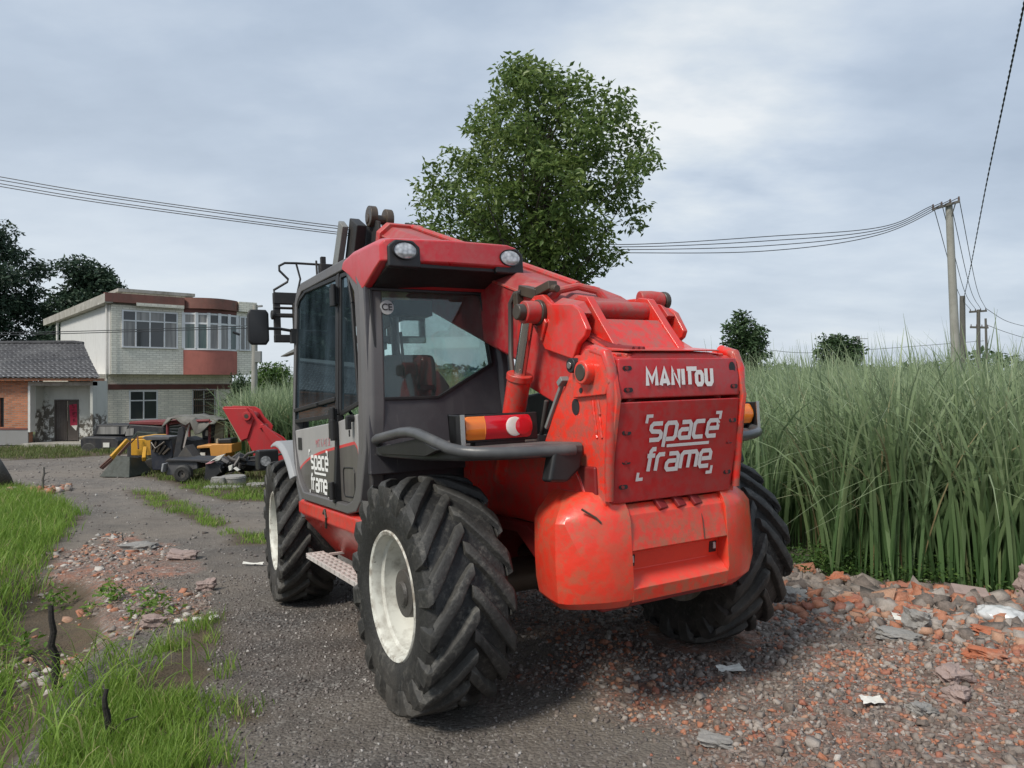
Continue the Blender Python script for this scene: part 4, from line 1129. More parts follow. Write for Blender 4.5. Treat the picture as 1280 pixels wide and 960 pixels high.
# ------------------------------------------------------------------ loose stones
def rocks(P, size, flat=(.45, .9), seed=1):
    """angular stones: eight jittered corners each"""
    g = np.random.default_rng(seed); n = len(P)
    cube = np.array([(x, y, z) for z in (-1, 1) for y in (-1, 1) for x in (-1, 1)], float)
    v = cube[None] * (1 + g.uniform(-.62, .25, (n, 8, 3)))
    v[:, 4:, :2] *= g.uniform(.55, 1.05, (n, 1, 1))
    sc = np.stack([g.uniform(.7, 1.3, n), g.uniform(.55, 1.0, n), g.uniform(*flat, n)], 1) * size[:, None] * .5
    v = v * sc[:, None]
    ax = g.normal(size=(n, 3)) * np.array([.35, .35, 0]); a = g.uniform(0, 2 * pi, n)
    tx, ty = ax[:, 0], ax[:, 1]
    # tilt, then turn
    y = v[:, :, 1] * np.cos(tx)[:, None] - v[:, :, 2] * np.sin(tx)[:, None]; z = v[:, :, 1] * np.sin(tx)[:, None] + v[:, :, 2] * np.cos(tx)[:, None]; x = v[:, :, 0]
    x, z = x * np.cos(ty)[:, None] + z * np.sin(ty)[:, None], -x * np.sin(ty)[:, None] + z * np.cos(ty)[:, None]
    x, y = x * np.cos(a)[:, None] - y * np.sin(a)[:, None], x * np.sin(a)[:, None] + y * np.cos(a)[:, None]
    Vv = np.stack([x, y, z], 2) + P[:, None]
    q = np.array([(0, 2, 3, 1), (4, 5, 7, 6), (0, 1, 5, 4), (2, 6, 7, 3), (0, 4, 6, 2), (1, 3, 7, 5)])
    Fv = (q[None] + (np.arange(n) * 8)[:, None, None]).reshape(-1, 4)
    return Vv.reshape(-1, 3), Fv
def scatter(n, box, dens, seed):
    g = np.random.default_rng(seed)
    x = g.uniform(box[0], box[1], n); y = g.uniform(box[2], box[3], n)
    k = g.uniform(0, 1, n) < dens(x, y)
    return x[k], y[k]
stone_stops = [(0, (.12, .105, .092)), (.22, (.24, .215, .19)), (.40, (.40, .37, .335)), (.58, (.50, .165, .07)), (.74, (.40, .105, .05)), (.84, (.52, .28, .17)), (.94, (.66, .63, .58))]
M['stones'] = tintmat('broken_rubble', stone_stops, .9, .5, 45, .42)
M['pebbles'] = tintmat('gravel_stones', [(0, (.065, .062, .061)), (.35, (.115, .11, .108)), (.62, (.17, .165, .16)), (.85, (.27, .26, .25)), (.95, (.46, .45, .43))], .9, .3, 60, .3)
def stonefield(name, xy, size, mat, seed, sink=.25, tint=None, flat=(.45, .9)):
    g = np.random.default_rng(seed)
    x, y = xy; P = np.stack([x, y, gh(x, y) + size * (.3 - sink)], 1)
    v, f = rocks(P, size, flat, seed)
    tt = g.uniform(0, 1, len(x)) if tint is None else tint
    o = np_mesh(name, v, f, mat, col=np.repeat(np.stack([tt, tt, tt], 1), 8, 0))
    tag(o, kind='stuff'); return o
g = np.random.default_rng(5)
def d_r(x, y):
    return sst(-.5, .6, poly_dist(x, y, RUB_R) + (fbm(x * 1.6, y * 1.6, 3) - .5) * 1.1)
def d_big(x, y):  # heavier debris along the reed edge and to the right
    edge = x - (2.2 - .9 * (y - 6.2))
    return d_r(x, y) * (.16 + .84 * sst(-2.2, .0, edge)) * (1 - sst(.15, .45, x - (2.5 - .56 * (y - 6.5)) - 1.1 * sst(6.3, 5.2, y)))
def d_l(x, y): return sst(-.25, .2, poly_dist(x, y, RUB_L) + (fbm(x * 1.6, y * 1.6, 3) - .5) * .6)
def nowheel(x, y):
    k = np.ones(x.shape)
    for wx, wy in ((0, WY), (0, -WY), (WB, WY), (WB, -WY)):
        p = TH.matrix_basis @ Vector((wx, wy, 0)); k = k * (np.hypot(x - p.x, y - p.y) > .38)
    return k
a = scatter(62000, (-.6, 6.5, 2.4, 8), lambda x, y: d_r(x, y) * .85 * nowheel(x, y), 1)
sz = .010 + .034 * g.power(.40, len(a[0])); stonefield('rubble_chippings', a, sz, M['stones'], 21, tint=np.where(fbm(a[0] * 1.4, a[1] * 1.4, 58) + g.normal(0, .12, len(a[0])) > .55, g.uniform(.42, .95, len(a[0])), g.uniform(0, .45, len(a[0])) + (g.uniform(0, 1, len(a[0])) > .97) * .5))
a = scatter(24000, (.3, 6.2, 2.6, 7.4), lambda x, y: d_big(x, y) * nowheel(x, y) * .9, 2)
edge_ = np.clip((a[0] - (2.2 - .9 * (a[1] - 6.2)) + 1.6) / 1.6, .25, 1)
sz = .026 + .17 * g.power(.30, len(a[0])) * edge_; stonefield('rubble', a, sz, M['stones'], 22, .20, flat=(.35, .85), tint=np.where(fbm(a[0] * 1.9, a[1] * 1.9, 57) + g.normal(0, .10, len(a[0])) > .52, g.uniform(.42, .92, len(a[0])), g.uniform(0, .46, len(a[0])) + (g.uniform(0, 1, len(a[0])) > .96) * .5))
a = scatter(12000, (-6.2, -2.2, 4.2, 10.6), lambda x, y: d_l(x, y) * sst(.36, .60, fbm(x * 1.7, y * 1.7, 59)), 3)
sz = .012 + .085 * g.power(.20, len(a[0])); stonefield('verge_rubble', a, sz, M['stones'], 23, .28, tint=np.where(g.uniform(0, 1, len(a[0])) < .3, g.uniform(.88, 1, len(a[0])), g.uniform(.05, .75, len(a[0]))), flat=(.2, .5))
def d_g(x, y):
    gr = np.max([poly_dist(x, y, p) for p in GRASS.values()], axis=0)
    return (gr < .05) * (poly_dist(x, y, DIP) < .0) * (x < 2.6 - .56 * (y - 6.5)) * nowheel(x, y)
a = scatter(42000, (-4, 1.8, 2.4, 7.5), lambda x, y: d_g(x, y) * .85, 4)
sz = .006 + .020 * g.power(.35, len(a[0])); stonefield('gravel', a, sz, M['pebbles'], 24)
a = scatter(9000, (-14, 2, 6, 24), lambda x, y: d_g(x, y) * .9 * (x > -2.5 - .9 * (y - 6)), 6)
sz = .015 + .05 * g.power(.3, len(a[0])); stonefield('track_gravel', a, sz, M['pebbles'], 25, tint=np.clip(g.beta(1.3, 1.1, len(a[0])), 0, 1))

# individual pieces
from mathutils import noise as noise_
def chunk(name, label, cat, x, y, size, mat, seed, rot=(0, 0, 0), lift=.25, group=None, rough=.5, nx=9):
    """one broken piece: a subdivided block with knocked-off corners"""
    r = random.Random(seed); off = Vector((seed * 3.7, seed * 1.3, seed * 2.1)); bm = bmesh.new(); bmesh.ops.create_cube(bm, size=2)
    bmesh.ops.subdivide_edges(bm, edges=bm.edges[:], cuts=nx - 2, use_grid_fill=True)
    for v in bm.verts:
        d = v.co.copy(); l = max(abs(d.x), abs(d.y), abs(d.z)); q = d.normalized() * (l * 1.25)
        v.co = d.lerp(q, .28)
        cut = Vector((r.uniform(-1, 1), r.uniform(-1, 1), r.uniform(-1, 1)))
        q3 = v.co * 1.3 + off
        v.co *= 1 - rough * (.75 * noise_.noise(q3) + .35 * noise_.noise(q3 * 2.7) + .35)
        v.co = Vector((v.co.x * size[0] / 2, v.co.y * size[1] / 2, v.co.z * size[2] / 2))
    me = bpy.data.meshes.new(name); bm.to_mesh(me); bm.free(); me.materials.append(mat)
    o = link(bpy.data.objects.new(name, me)); o.location = (x, y, ghs(x, y) + size[2] * lift); o.rotation_euler = rot
    return tag(o, label, cat, group)
M['brick'] = paint('broken_brick', (.40, .135, .07), .9, .25, dirt=(.36, .27, .21), dirt_amt=.95, dscale=14, bump=.6, bscale=40, streak=False)
M['concrete'] = paint('broken_concrete', (.27, .26, .245), .92, .18, dirt=(.13, .12, .105), dirt_amt=.7, dscale=12, bump=.7, bscale=35, streak=False)
M['pinkc'] = paint('pinkish_concrete', (.33, .25, .225), .92, .15, dirt=(.15, .12, .105), dirt_amt=.6, dscale=12, bump=.6, bscale=35, streak=False)
M['paper'] = paint('pale_paper', (.66, .65, .60), .8, .08, dirt=(.35, .32, .27), dirt_amt=.5, dscale=20)
BR = 'broken orange brick pieces on the rubble'
chunk('brick_chunk', 'largest orange brick chunk, long and lying flat right of the big grey slab', 'brick', 2.77, 4.30, (.23, .10, .075), M['brick'], 1, (.1, .1, -.4), .3, BR)
chunk('brick_chunk', 'stack-like orange brick lump at the reed edge, just behind the grey slab', 'brick', 2.52, 5.55, (.20, .16, .10), M['brick'], 2, (.2, 0, .5), .3, BR)
chunk('brick_chunk', 'squat orange brick corner left of the hollow block, tilted upward', 'brick', 3.12, 5.62, (.17, .14, .13), M['brick'], 3, (.4, .3, .2), .3, BR)
chunk('brick_chunk', 'flat orange brick sliver lying in front of the white plastic bag', 'brick', 3.05, 4.68, (.27, .11, .06), M['brick'], 4, (0, .1, -.2), .3, BR)
chunk('brick_chunk', 'small orange brick nub beside the rear right tyre at the reed edge', 'brick', 2.45, 6.38, (.15, .11, .10), M['brick'], 5, (.2, .4, .9), .3, BR)
chunk('brick_chunk', 'rounded orange brick at the foot of the reeds behind the rear right tyre', 'brick', 2.72, 6.15, (.20, .13, .13), M['brick'], 6, (.1, -.2, .3), .4, BR)
CO = 'broken concrete pieces on the rubble'
chunk('concrete_slab', 'long flat grey concrete slab in the middle of the right-hand rubble', 'slab', 2.48, 4.72, (.28, .15, .06), M['concrete'], 11, (.05, .12, -.25), .4, CO)
chunk('concrete_lump', 'pale round-topped concrete lump right of the folded white paper', 'concrete', 2.42, 4.02, (.17, .13, .09), M['pinkc'], 12, (.2, 0, .2), .3, CO)
chunk('concrete_lump', 'smaller pale concrete lump directly in front of the round-topped one', 'concrete', 2.30, 3.80, (.15, .12, .09), M['pinkc'], 13, (0, .2, .7), .3, CO)
chunk('concrete_lump', 'rough grey concrete lump at the reed edge, left of the brick lump', 'concrete', 2.20, 5.75, (.20, .16, .12), M['concrete'], 14, (.2, .1, .1), .3, CO)
chunk('concrete_lump', 'blocky grey concrete lump behind the long flat slab', 'concrete', 2.75, 4.98, (.22, .17, .14), M['concrete'], 15, (.1, .3, .9), .3, CO)
chunk('concrete_lump', 'big tan lump at the far right edge of the rubble under the reeds', 'concrete', 4.05, 5.62, (.30, .26, .28), M['pinkc'], 16, (.1, .1, .4), .35, CO)
chunk('flat_stone', 'flat greyish stone alone on the dirt in the right foreground', 'stone', .93, 3.38, (.16, .10, .045), M['concrete'], 17, (.05, .1, -.3), .4)
chunk('grey_stone', 'dark rounded stone half sunk in dirt, right of the folded white paper', 'stone', 2.02, 3.62, (.13, .10, .07), M['concrete'], 18, (0, .1, .3), .3)
VB = 'bricks and tile pieces on the left verge'
chunk('brick_chunk', 'brown brick on the left verge with white tile pieces along it', 'brick', -2.78, 5.70, (.20, .10, .09), M['pinkc'], 31, (.1, .1, .4), .4, VB)
chunk('brick_chunk', 'pinkish half brick on the left verge among white crumbs', 'brick', -2.85, 6.85, (.17, .13, .10), M['pinkc'], 32, (.2, 0, .2), .4, VB)
for i, (x, y, s_) in enumerate([(-2.62, 5.78, .07), (-2.50, 5.83, .075), (-2.38, 5.88, .08)]):
    o = chunk('tile_piece', ['white tile piece nearest the brown verge brick', 'white tile piece between two others on the left verge', 'white tile piece nearest the gravel in the row of three'][i], 'tile', x, y, (s_, s_ * .7, .03), M['paper'], 40 + i, (.2, .1, .5 * i), .6, VB)
chunk('flat_stone', 'broad pale flat stone in the pink rubble on the left verge', 'stone', -3.75, 8.35, (.34, .24, .10), M['pinkc'], 44, (.1, .1, .2), .4)
chunk('flat_stone', 'long flat grey stone at the left verge edge beside the grass', 'stone', -4.55, 9.0, (.40, .2, .08), M['concrete'], 45, (.1, 0, .1), .4)
# hollow brick (with its row of holes)
b = MB(); b.box(-.12, .12, -.06, .06, 0, .10)
hb = b.build('hollow_brick', M['pinkc'], None, bevel=.006)
hb.location = (3.42, 5.52, ghs(3.42, 5.52) + .01); hb.rotation_euler = (.35, .1, -.25)
tag(hb, 'tan hollow block with round holes at the edge of the reeds', 'hollow block')
for i in range(4):
    for k in range(2): b = MB(); b.cyl((-.085 + .055 * i, -.0615, .03 + .042 * k), (-.085 + .055 * i, -.05, .03 + .042 * k), .015, n=12); b.build('core_hole', M['black'], hb)
# paper scraps and plastic bag
def scrap(name, label, cat, x, y, w_, h_, rz, seed, mat):
    r = random.Random(seed); b = MB(); n = 7; v = []; f = []
    for i in range(n):
        for j in range(n):
            u, q = i / (n - 1) - .5, j / (n - 1) - .5
            v.append((u * w_ * (1 + .1 * r.random()), q * h_ * (1 + .1 * r.random()), .02 * r.random() * min(w_, h_) * 8 + .04 * abs(u) * w_ * 4 * (.5 + q)))
    for i in range(n - 1):
        for j in range(n - 1): f.append((i * n + j, (i + 1) * n + j, (i + 1) * n + j + 1, i * n + j + 1))
    b.add(v, f); o = b.build(name, mat, None, sharp=25); o.location = (x, y, ghs(x, y) + .022); o.rotation_euler = (.05, 0, rz)
    return tag(o, label, cat)
scrap('paper_scrap', 'torn white paper strip on dark rubble behind the counterweight', 'paper', 1.27, 4.28, .15, .07, .2, 1, M['paper'])
scrap('paper_scrap', 'folded white paper scrap on the brick dust in the right foreground', 'paper', 1.82, 3.72, .10, .07, -.1, 2, M['paper'])
scrap('wood_splinter', 'pale wooden splinter on the gravel left of the front wheel', 'splinter', -2.80, 7.95, .22, .035, -.1, 4, M['paper'])
scrap('wood_splinter', 'pale thin splinter on the gravel between the front and rear wheels', 'splinter', -1.95, 6.75, .16, .02, .1, 5, M['paper'])
scrap('foam_flake', 'pale broken tile flake by the orange bricks in the rubble', 'tile', 2.74, 5.12, .15, .09, -.3, 6, M['paper'])
M['bag'] = paint('plastic_bag', (.55, .56, .56), .25, .1, dirt=(.07, .08, .09), dirt_amt=.8, dscale=9, streak=True)
bm = bmesh.new(); bmesh.ops.create_icosphere(bm, subdivisions=4, radius=1)
me = bpy.data.meshes.new('plastic_bag')
for v in bm.verts:
    n_ = v.co.copy(); q = math.sin(n_.x * 9 + n_.y * 5) * .5 + math.sin(n_.y * 14 - n_.z * 7) * .35 + math.sin(n_.x * 21 + n_.z * 13) * .25
    v.co = Vector((n_.x * .19, n_.y * .12, n_.z * .07)) * (1 + .13 * q)
bm.to_mesh(me); bm.free(); me.materials.append(M['bag']); me.polygons.foreach_set('use_smooth', [True] * len(me.polygons))
o = link(bpy.data.objects.new('plastic_bag', me)); o.location = (3.33, 4.95, ghs(3.33, 4.95) + .05); o.rotation_euler = (0, .15, -.2)
tag(o, 'crumpled white plastic bag with dark stripes on the rubble', 'plastic bag')

# ------------------------------------------------------------------ foliage helpers
def blades(P, h, w, ldir, lean, curl, nseg=4, seed=1, tw=None, droop=0.0):
    """arching tapered blades; returns verts, quads, tint (random, height, random)"""
    g = np.random.default_rng(seed); n = len(P)
    s = np.linspace(0, 1, nseg + 1)[None, :]
    L = np.stack([np.cos(ldir), np.sin(ldir)], 1)
    hor = (lean[:, None] * s + curl[:, None] * s ** 3) * h[:, None]
    up = h[:, None] * (s - (.30 * np.abs(curl)[:, None]) * s ** 3.2) - droop * h[:, None] * np.abs(curl)[:, None] * s ** 6
    cx = P[:, None, 0] + hor * L[:, None, 0]; cy = P[:, None, 1] + hor * L[:, None, 1]; cz = P[:, None, 2] + up
    a = g.uniform(0, pi, n) if tw is None else tw
    wd = w[:, None] * np.clip(1.05 - s ** 1.8, .03, 1) * (.55 + .45 * np.minimum(1, s * 4)) / 2
    sx = np.cos(a)[:, None] * wd; sy = np.sin(a)[:, None] * wd
    A = np.stack([cx - sx, cy - sy, cz], 2); B = np.stack([cx + sx, cy + sy, cz], 2)
    V = np.stack([A, B], 2).reshape(n, -1, 3)                  # n, (nseg+1)*2, 3
    k = np.arange(nseg) * 2
    q = np.stack([k, k + 1, k + 3, k + 2], 1)
    F = (q[None] + (np.arange(n) * (nseg + 1) * 2)[:, None, None]).reshape(-1, 4)
    rnd = np.where(g.uniform(0, 1, n) < .06, g.uniform(1.3, 1.6, n), g.uniform(0, 1, n)); r2 = g.uniform(0, 1, n)
    T = np.stack([np.repeat(rnd[:, None], (nseg + 1) * 2, 1), np.repeat(np.repeat(s, n, 0), 2, 1), np.repeat(r2[:, None], (nseg + 1) * 2, 1)], 2)
    return V.reshape(-1, 3), F, T.reshape(-1, 3)
def leaves(P, size, seed=1, aspect=.45, droop=.3, outdir=None):
    """folded leaf faces"""
    g = np.random.default_rng(seed); n = len(P)
    d = g.normal(size=(n, 3)); d[:, 2] = d[:, 2] * .6 - droop
    if outdir is not None: d = d + outdir * .8
    d /= np.linalg.norm(d, axis=1, keepdims=True)
    up = g.normal(size=(n, 3)) * .7 + np.array([0, 0, 1.0])
    sd = np.cross(d, up); sd /= np.linalg.norm(sd, axis=1, keepdims=True) + 1e-9
    nn = np.cross(sd, d)
    l = size[:, None]; wv = l * aspect * .5
    base = P; tip = P + d * l - nn * l * .08; mid = P + d * l * .45
    a = mid + sd * wv + nn * l * .07; b_ = mid - sd * wv + nn * l * .07
    V = np.stack([base, a, tip, b_], 1).reshape(-1, 3)
    F = (np.array([[0, 1, 2], [0, 2, 3]])[None] + (np.arange(n) * 4)[:, None, None]).reshape(-1, 3)
    r = np.repeat(g.uniform(0, 1, n), 4)
    return V, F, np.stack([r, r, r], 1)

M['grass'] = leafmat('grass_blades', [(.1, (.10, .19, .028)), (.5, (.20, .325, .05)), (.85, (.30, .42, .09)), (1, (.46, .42, .20))], .4, .55, clump=1.2)
M['drygrass'] = leafmat('dull_grass', [(.1, (.08, .12, .03)), (.6, (.15, .19, .06)), (1, (.30, .26, .14))], .3, .6, clump=1.5)
M['reed'] = leafmat('reed_leaves', [(.15, (.055, .12, .04)), (.42, (.105, .195, .07)), (.68, (.175, .27, .115)), (.88, (.24, .31, .13)), (.94, (.40, .34, .19)), (1, (.34, .24, .13))], .35, .45, tip=((.31, .375, .225), 1.9), clump=.6)
M['weed'] = leafmat('weed_leaves', [(.1, (.03, .07, .015)), (.6, (.065, .13, .03)), (1, (.12, .19, .05))], .3, .5)
M['vweed'] = leafmat('verge_weed_leaves', [(.1, (.08, .16, .02)), (.6, (.15, .27, .04)), (1, (.22, .33, .07))], .35, .5)
M['treeleaf'] = leafmat('camphor_leaves', [(.12, (.048, .092, .028)), (.42, (.12, .185, .052)), (.72, (.21, .28, .085)), (1, (.36, .39, .16))], .42, .38, clump=.9)
M['darkleaf'] = leafmat('dark_tree_leaves', [(.1, (.022, .040, .026)), (.6, (.045, .078, .048)), (1, (.08, .12, .07))], .2, .55, clump=.25)
M['farleaf'] = leafmat('far_tree_leaves', [(.1, (.028, .056, .024)), (.6, (.060, .105, .042)), (1, (.11, .155, .07))], .2, .6, clump=.4)
M['bushleaf'] = leafmat('bush_leaves', [(.1, (.04, .085, .018)), (.6, (.085, .155, .035)), (1, (.15, .22, .06))], .3, .5, clump=.5)
M['bark'] = paint('bark', (.07, .058, .048), .9, .25, dirt=(.12, .11, .1), dirt_amt=.5, bump=.8, bscale=22)

# grass
def grass(name, polys, n, h, w, seed, mat, inset=0.0, lean=.25, thr=0.0):
    g = np.random.default_rng(seed); PX = []; PY = []
    ar = []
    for p in polys:
        q = np.array(p); ar.append(.5 * abs(np.dot(q[:, 0], np.roll(q[:, 1], 1)) - np.dot(q[:, 1], np.roll(q[:, 0], 1))))
    for p, a_ in zip(polys, ar):
        m = int(n * a_ / sum(ar)); q = np.array(p); lo = q.min(0) - .3; hi = q.max(0) + .3
        x = g.uniform(lo[0], hi[0], m * 4); y = g.uniform(lo[1], hi[1], m * 4)
        d = poly_dist(x, y, p) + (fbm(x * 2.2, y * 2.2, 17) - .5) * .5
        k = (g.uniform(0, 1, len(x)) < sst(-.12, .22, d - inset)) & (fbm(x * 3.0, y * 3.0, 31) > g.uniform(.28, .44, len(x)) + thr)
        x, y = x[k][:m], y[k][:m]; PX.append(x); PY.append(y)
    x = np.concatenate(PX); y = np.concatenate(PY); m = len(x)
    tall = .55 + .9 * fbm(x * 1.4, y * 1.4, 23)
    hh = g.uniform(h * .55, h * 1.25, m) * tall
    v, f, t = blades(np.stack([x, y, gh(x, y) - .01], 1), hh, g.uniform(w * .7, w * 1.3, m), g.uniform(0, 2 * pi, m), g.uniform(0, lean, m) + .08, g.uniform(.05, .55, m), 4, seed)
    return tag(np_mesh(name, v, f, mat, col=t), kind='stuff')
grass('verge_grass', [GRASS['A']], 60000, .24, .011, 1, M['grass'])
grass('verge_grass', [GRASS['B'], GRASS['T']], 21000, .12, .006, 2, M['grass'], .03, thr=.10)
grass('track_grass', [GRASS['S1'], GRASS['S2'], GRASS['S3']], 18000, .10, .010, 3, M['grass'], thr=.07)
grass('yard_grass', [GRASS['F'], GRASS['J']], 15000, .16, .018, 4, M['drygrass'], thr=.06)
# longer arching blades along the ditch in the near left corner
g = np.random.default_rng(77)
x = g.uniform(-3.3, -1.75, 900); y = g.uniform(3.1, 4.9, 900); k = (poly_dist(x, y, GRASS['B']) > -.4) & (g.uniform(0, 1, 900) < np.where(x < -2.2, .9, .15)); x, y = x[k], y[k]; n = len(x)
v, f, t = blades(np.stack([x, y, gh(x, y)], 1), g.uniform(.18, .42, n), g.uniform(.006, .012, n), g.uniform(0, 2 * pi, n), g.uniform(.1, .4, n), g.uniform(.3, .9, n), 6, 5, droop=.25)
tag(np_mesh('ditch_grass', v, f, M['grass'], col=t), kind='stuff')
# leafy weeds on the verge
def weeds(name, cs, n, hgt, sz, seed, mat, spread=.2):
    g = np.random.default_rng(seed); P = []
    for (x, y) in cs:
        m = n
        q = np.stack([g.normal(x, spread, m), g.normal(y, spread, m), g.uniform(.02, hgt, m)], 1)
        q[:, 2] *= np.exp(-((q[:, 0] - x) ** 2 + (q[:, 1] - y) ** 2) / (2.2 * spread ** 2)) * .7 + .3
        q[:, 2] += gh(q[:, 0], q[:, 1]); P.append(q)
    P = np.concatenate(P); v, f, t = leaves(P, g.uniform(sz * .6, sz * 1.3, len(P)), seed, .4, .0)
    return tag(np_mesh(name, v, f, mat, col=t), kind='stuff')
weeds('verge_weeds', [(-3.55, 6.45), (-2.95, 6.05), (-4.3, 6.9), (-3.7, 5.5), (-3.45, 4.7)], 110, .24, .065, 61, M['vweed'], .09)
g = np.random.default_rng(62)
ex = g.uniform(0, 1, 90)
weeds('reed_edge_weeds', [(1.9 + 3.2 * q, 7.0 - 1.35 * q + g.normal(0, .12)) for q in ex], 110, .26, .045, 62, M['weed'], .14)

# ------------------------------------------------------------------ reeds
def reedfield(name, n, region, h0, h1, w, seed, nseg, per=7, spread=.09, bias=0.3):
    g = np.random.default_rng(seed); x0, x1, y0, y1 = region
    x = g.uniform(x0, x1, n); y = g.uniform(y0, y1, n)
    lim = 2.78 - .60 * (y - 6.4) + (fbm(y * 1.2, y * .3, 41) - .5) * .5
    lim = np.where(y < 6.4, 2.78 - 1.9 * (y - 6.4), lim)
    k = x > lim
    x, y = x[k], y[k]
    k = fbm(x * 1.1, y * 1.1, 43) > .37
    x, y = x[k], y[k]; n = len(x)
    X_ = np.repeat(x, per) + g.normal(0, spread, n * per); Y_ = np.repeat(y, per) + g.normal(0, spread, n * per); m = n * per
    dist = np.hypot(X_, Y_)
    hh = (h0 + (h1 - h0) * sst(8, 30, dist)) * np.repeat(.80 + .38 * fbm(x * .9, y * .9, 47), per) * g.uniform(.62, 1.13, m)
    ld = np.where(g.uniform(0, 1, m) < bias, g.normal(2.9, .6, m), g.uniform(0, 2 * pi, m))
    return blades(np.stack([X_, Y_, gh(X_, Y_) - .02], 1), hh, g.uniform(w * .6, w * 1.3, m), ld, np.abs(g.normal(.07, .09, m)), g.gamma(1.3, .22, m).clip(0, 1.15), nseg, seed, droop=.34)
parts = [reedfield('e', 240, (1.5, 6.5, 5.2, 7.8), 2.05, 2.1, .036, 9, 9, 13, .05, .15), reedfield('a', 1150, (.5, 10, 4.8, 9.5), 2.0, 2.35, .034, 1, 10, 9, .065),
         reedfield('b', 5200, (-4, 18, 9, 18), 2.05, 2.4, .034, 2, 8, 6, .12),
         reedfield('c', 4500, (-10, 42, 18, 36), 2.25, 2.75, .05, 3, 6, 6, .2),
         reedfield('d', 3500, (-22, 90, 36, 75), 2.6, 3.1, .10, 4, 5, 6, .4)]
off = 0; VV = []; FF = []; TT = []
for v, f, t in parts:
    VV.append(v); FF.append(f + off); TT.append(t); off += len(v)
tag(np_mesh('reeds', np.concatenate(VV), np.concatenate(FF), M['reed'], col=np.concatenate(TT)), kind='stuff')
# a few dead stalks standing above the reeds
b = MB()

# ------------------------------------------------------------------ trees
def tree(name, label, base, trunk, clumps, nleaf, lsize, mat, group=None, seed=1, sigma=.42, branches=40, trunk_r=.14, aspect=.45, cat='tree'):
    g = np.random.default_rng(seed); r = random.Random(seed)
    root = empty(name, base); tag(root, label, cat, group)
    b = MB(); T = [Vector(p) for p in trunk]
    b.tube(T, [trunk_r * (1 - .75 * i / (len(T) - 1)) for i in range(len(T))], 9)
    cl = [Vector(c[:3]) for c in clumps]
    for c in (r.sample(cl, min(branches, len(cl)))):
        # leave the trunk lower than the clump, bend upward
        zc = T[0].z + max(.25, (c.z - T[0].z) * .72 - .25 * (Vector((c.x, c.y, 0)) - Vector((T[0].x, T[0].y, 0))).length)
        p = min(T, key=lambda q: abs(q.z - zc)); k = T.index(p)
        mid = p.lerp(c, .5) + Vector((0, 0, .10 * (c - p).length)) + Vector((r.uniform(-.1, .1), r.uniform(-.1, .1), 0)) * (c - p).length
        rr = trunk_r * (1 - .75 * k / (len(T) - 1)) * .42
        b.tube([p, p.lerp(mid, .5), mid, mid.lerp(c, .6), c], [rr, rr * .75, rr * .5, rr * .3, rr * .12], 6)
    b.build('trunk', M['bark'], root)
    C = np.array([c[:3] for c in clumps]); rad = np.array([c[3] for c in clumps])
    wts = rad ** 2; wts = wts / wts.sum()
    i = g.choice(len(C), nleaf, p=wts)
    d = g.normal(size=(nleaf, 3)); d /= np.linalg.norm(d, axis=1, keepdims=True)
    rr = g.uniform(0, 1, nleaf) ** .5
    P = C[i] + d * (rad[i] * rr)[:, None] * np.array([1, 1, .72])
    v, f, t = leaves(P, g.uniform(lsize * .65, lsize * 1.25, nleaf), seed, aspect, .35, d * .5)
    np_mesh('crown', v, f, mat, root, col=t)
    return root
def outline_clumps(rows, D, n, rad, seed, deep=.85, shell=.55, cx=None):
    """clump centres filling the solid whose silhouette is given by rows (py, left, right) seen at distance D"""
    g = random.Random(seed); out = []
    rows = [(CAMZ + (478 - py) / 919 * D, (l - 640) / 919 * D, (r_ - 640) / 919 * D) for py, l, r_ in rows]
    zs_ = [r_[0] for r_ in rows]; zmax, zmin = max(zs_), min(zs_)
    rows = sorted(rows)
    def vdc(i, b_):
        v, d = 0.0, 1.0
        while i: d *= b_; i, q = divmod(i, b_); v += q / d
        return v
    it = seed * 17
    while len(out) < n:
        it += 1
        z = zmin + (zmax - zmin) * min(1, max(0, vdc(it, 2) + g.uniform(-.02, .02)))
        k = 0
        while k < len(rows) - 2 and rows[k + 1][0] < z: k += 1
        a, b_ = rows[k], rows[k + 1]; f = (z - a[0]) / (b_[0] - a[0] + 1e-9)
        l = a[1] + (b_[1] - a[1]) * f; r_ = a[2] + (b_[2] - a[2]) * f
        if vdc(it, 7) > (r_ - l) / max(q[2] - q[1] for q in rows): continue
        an = 2 * pi * vdc(it, 3) + g.uniform(-.2, .2); q = vdc(it, 5) ** shell
        hw = max(.05, (r_ - l) / 2 - rad * .38)
        out.append(((l + r_) / 2 + hw * q * cos(an), D + hw * deep * q * sin(an), z, rad * g.uniform(.65, 1.25)))
    return out
# the broad-leaved tree behind the machine
D = 16.0
rows = [(82, 640, 668), (90, 626, 692), (100, 612, 715), (114, 604, 735), (122, 600, 790), (140, 594, 800), (170, 574, 808), (200, 545, 820), (230, 518, 826), (250, 508, 820), (272, 505, 812), (292, 518, 800), (312, 566, 790), (332, 610, 768), (346, 650, 748), (356, 692, 728)]
cl = outline_clumps(rows, D, 280, .37, 15, shell=.58)
bx = (683 - 640) / 919 * D; bz = ghs(bx, D)
def rel(cl, bx, D, bz): return [(c[0] - bx, c[1] - D, c[2] - bz, c[3]) for c in cl]
tree('broadleaf_tree', 'tall broad-leaved green tree rising behind the red machine', (bx, D, bz), [(0, 0, -.1), (.05, 0, 1.2), (0, .05, 2.4), (.02, 0, 3.2), (-.05, .05, 4.2), (-.1, 0, 5.2), (-.25, 0, 6.4), (-.4, 0, 7.6), (-.45, 0, 8.6)], rel(cl, bx, D, bz), 26500, .145, M['treeleaf'], seed=6, branches=70, trunk_r=.15)
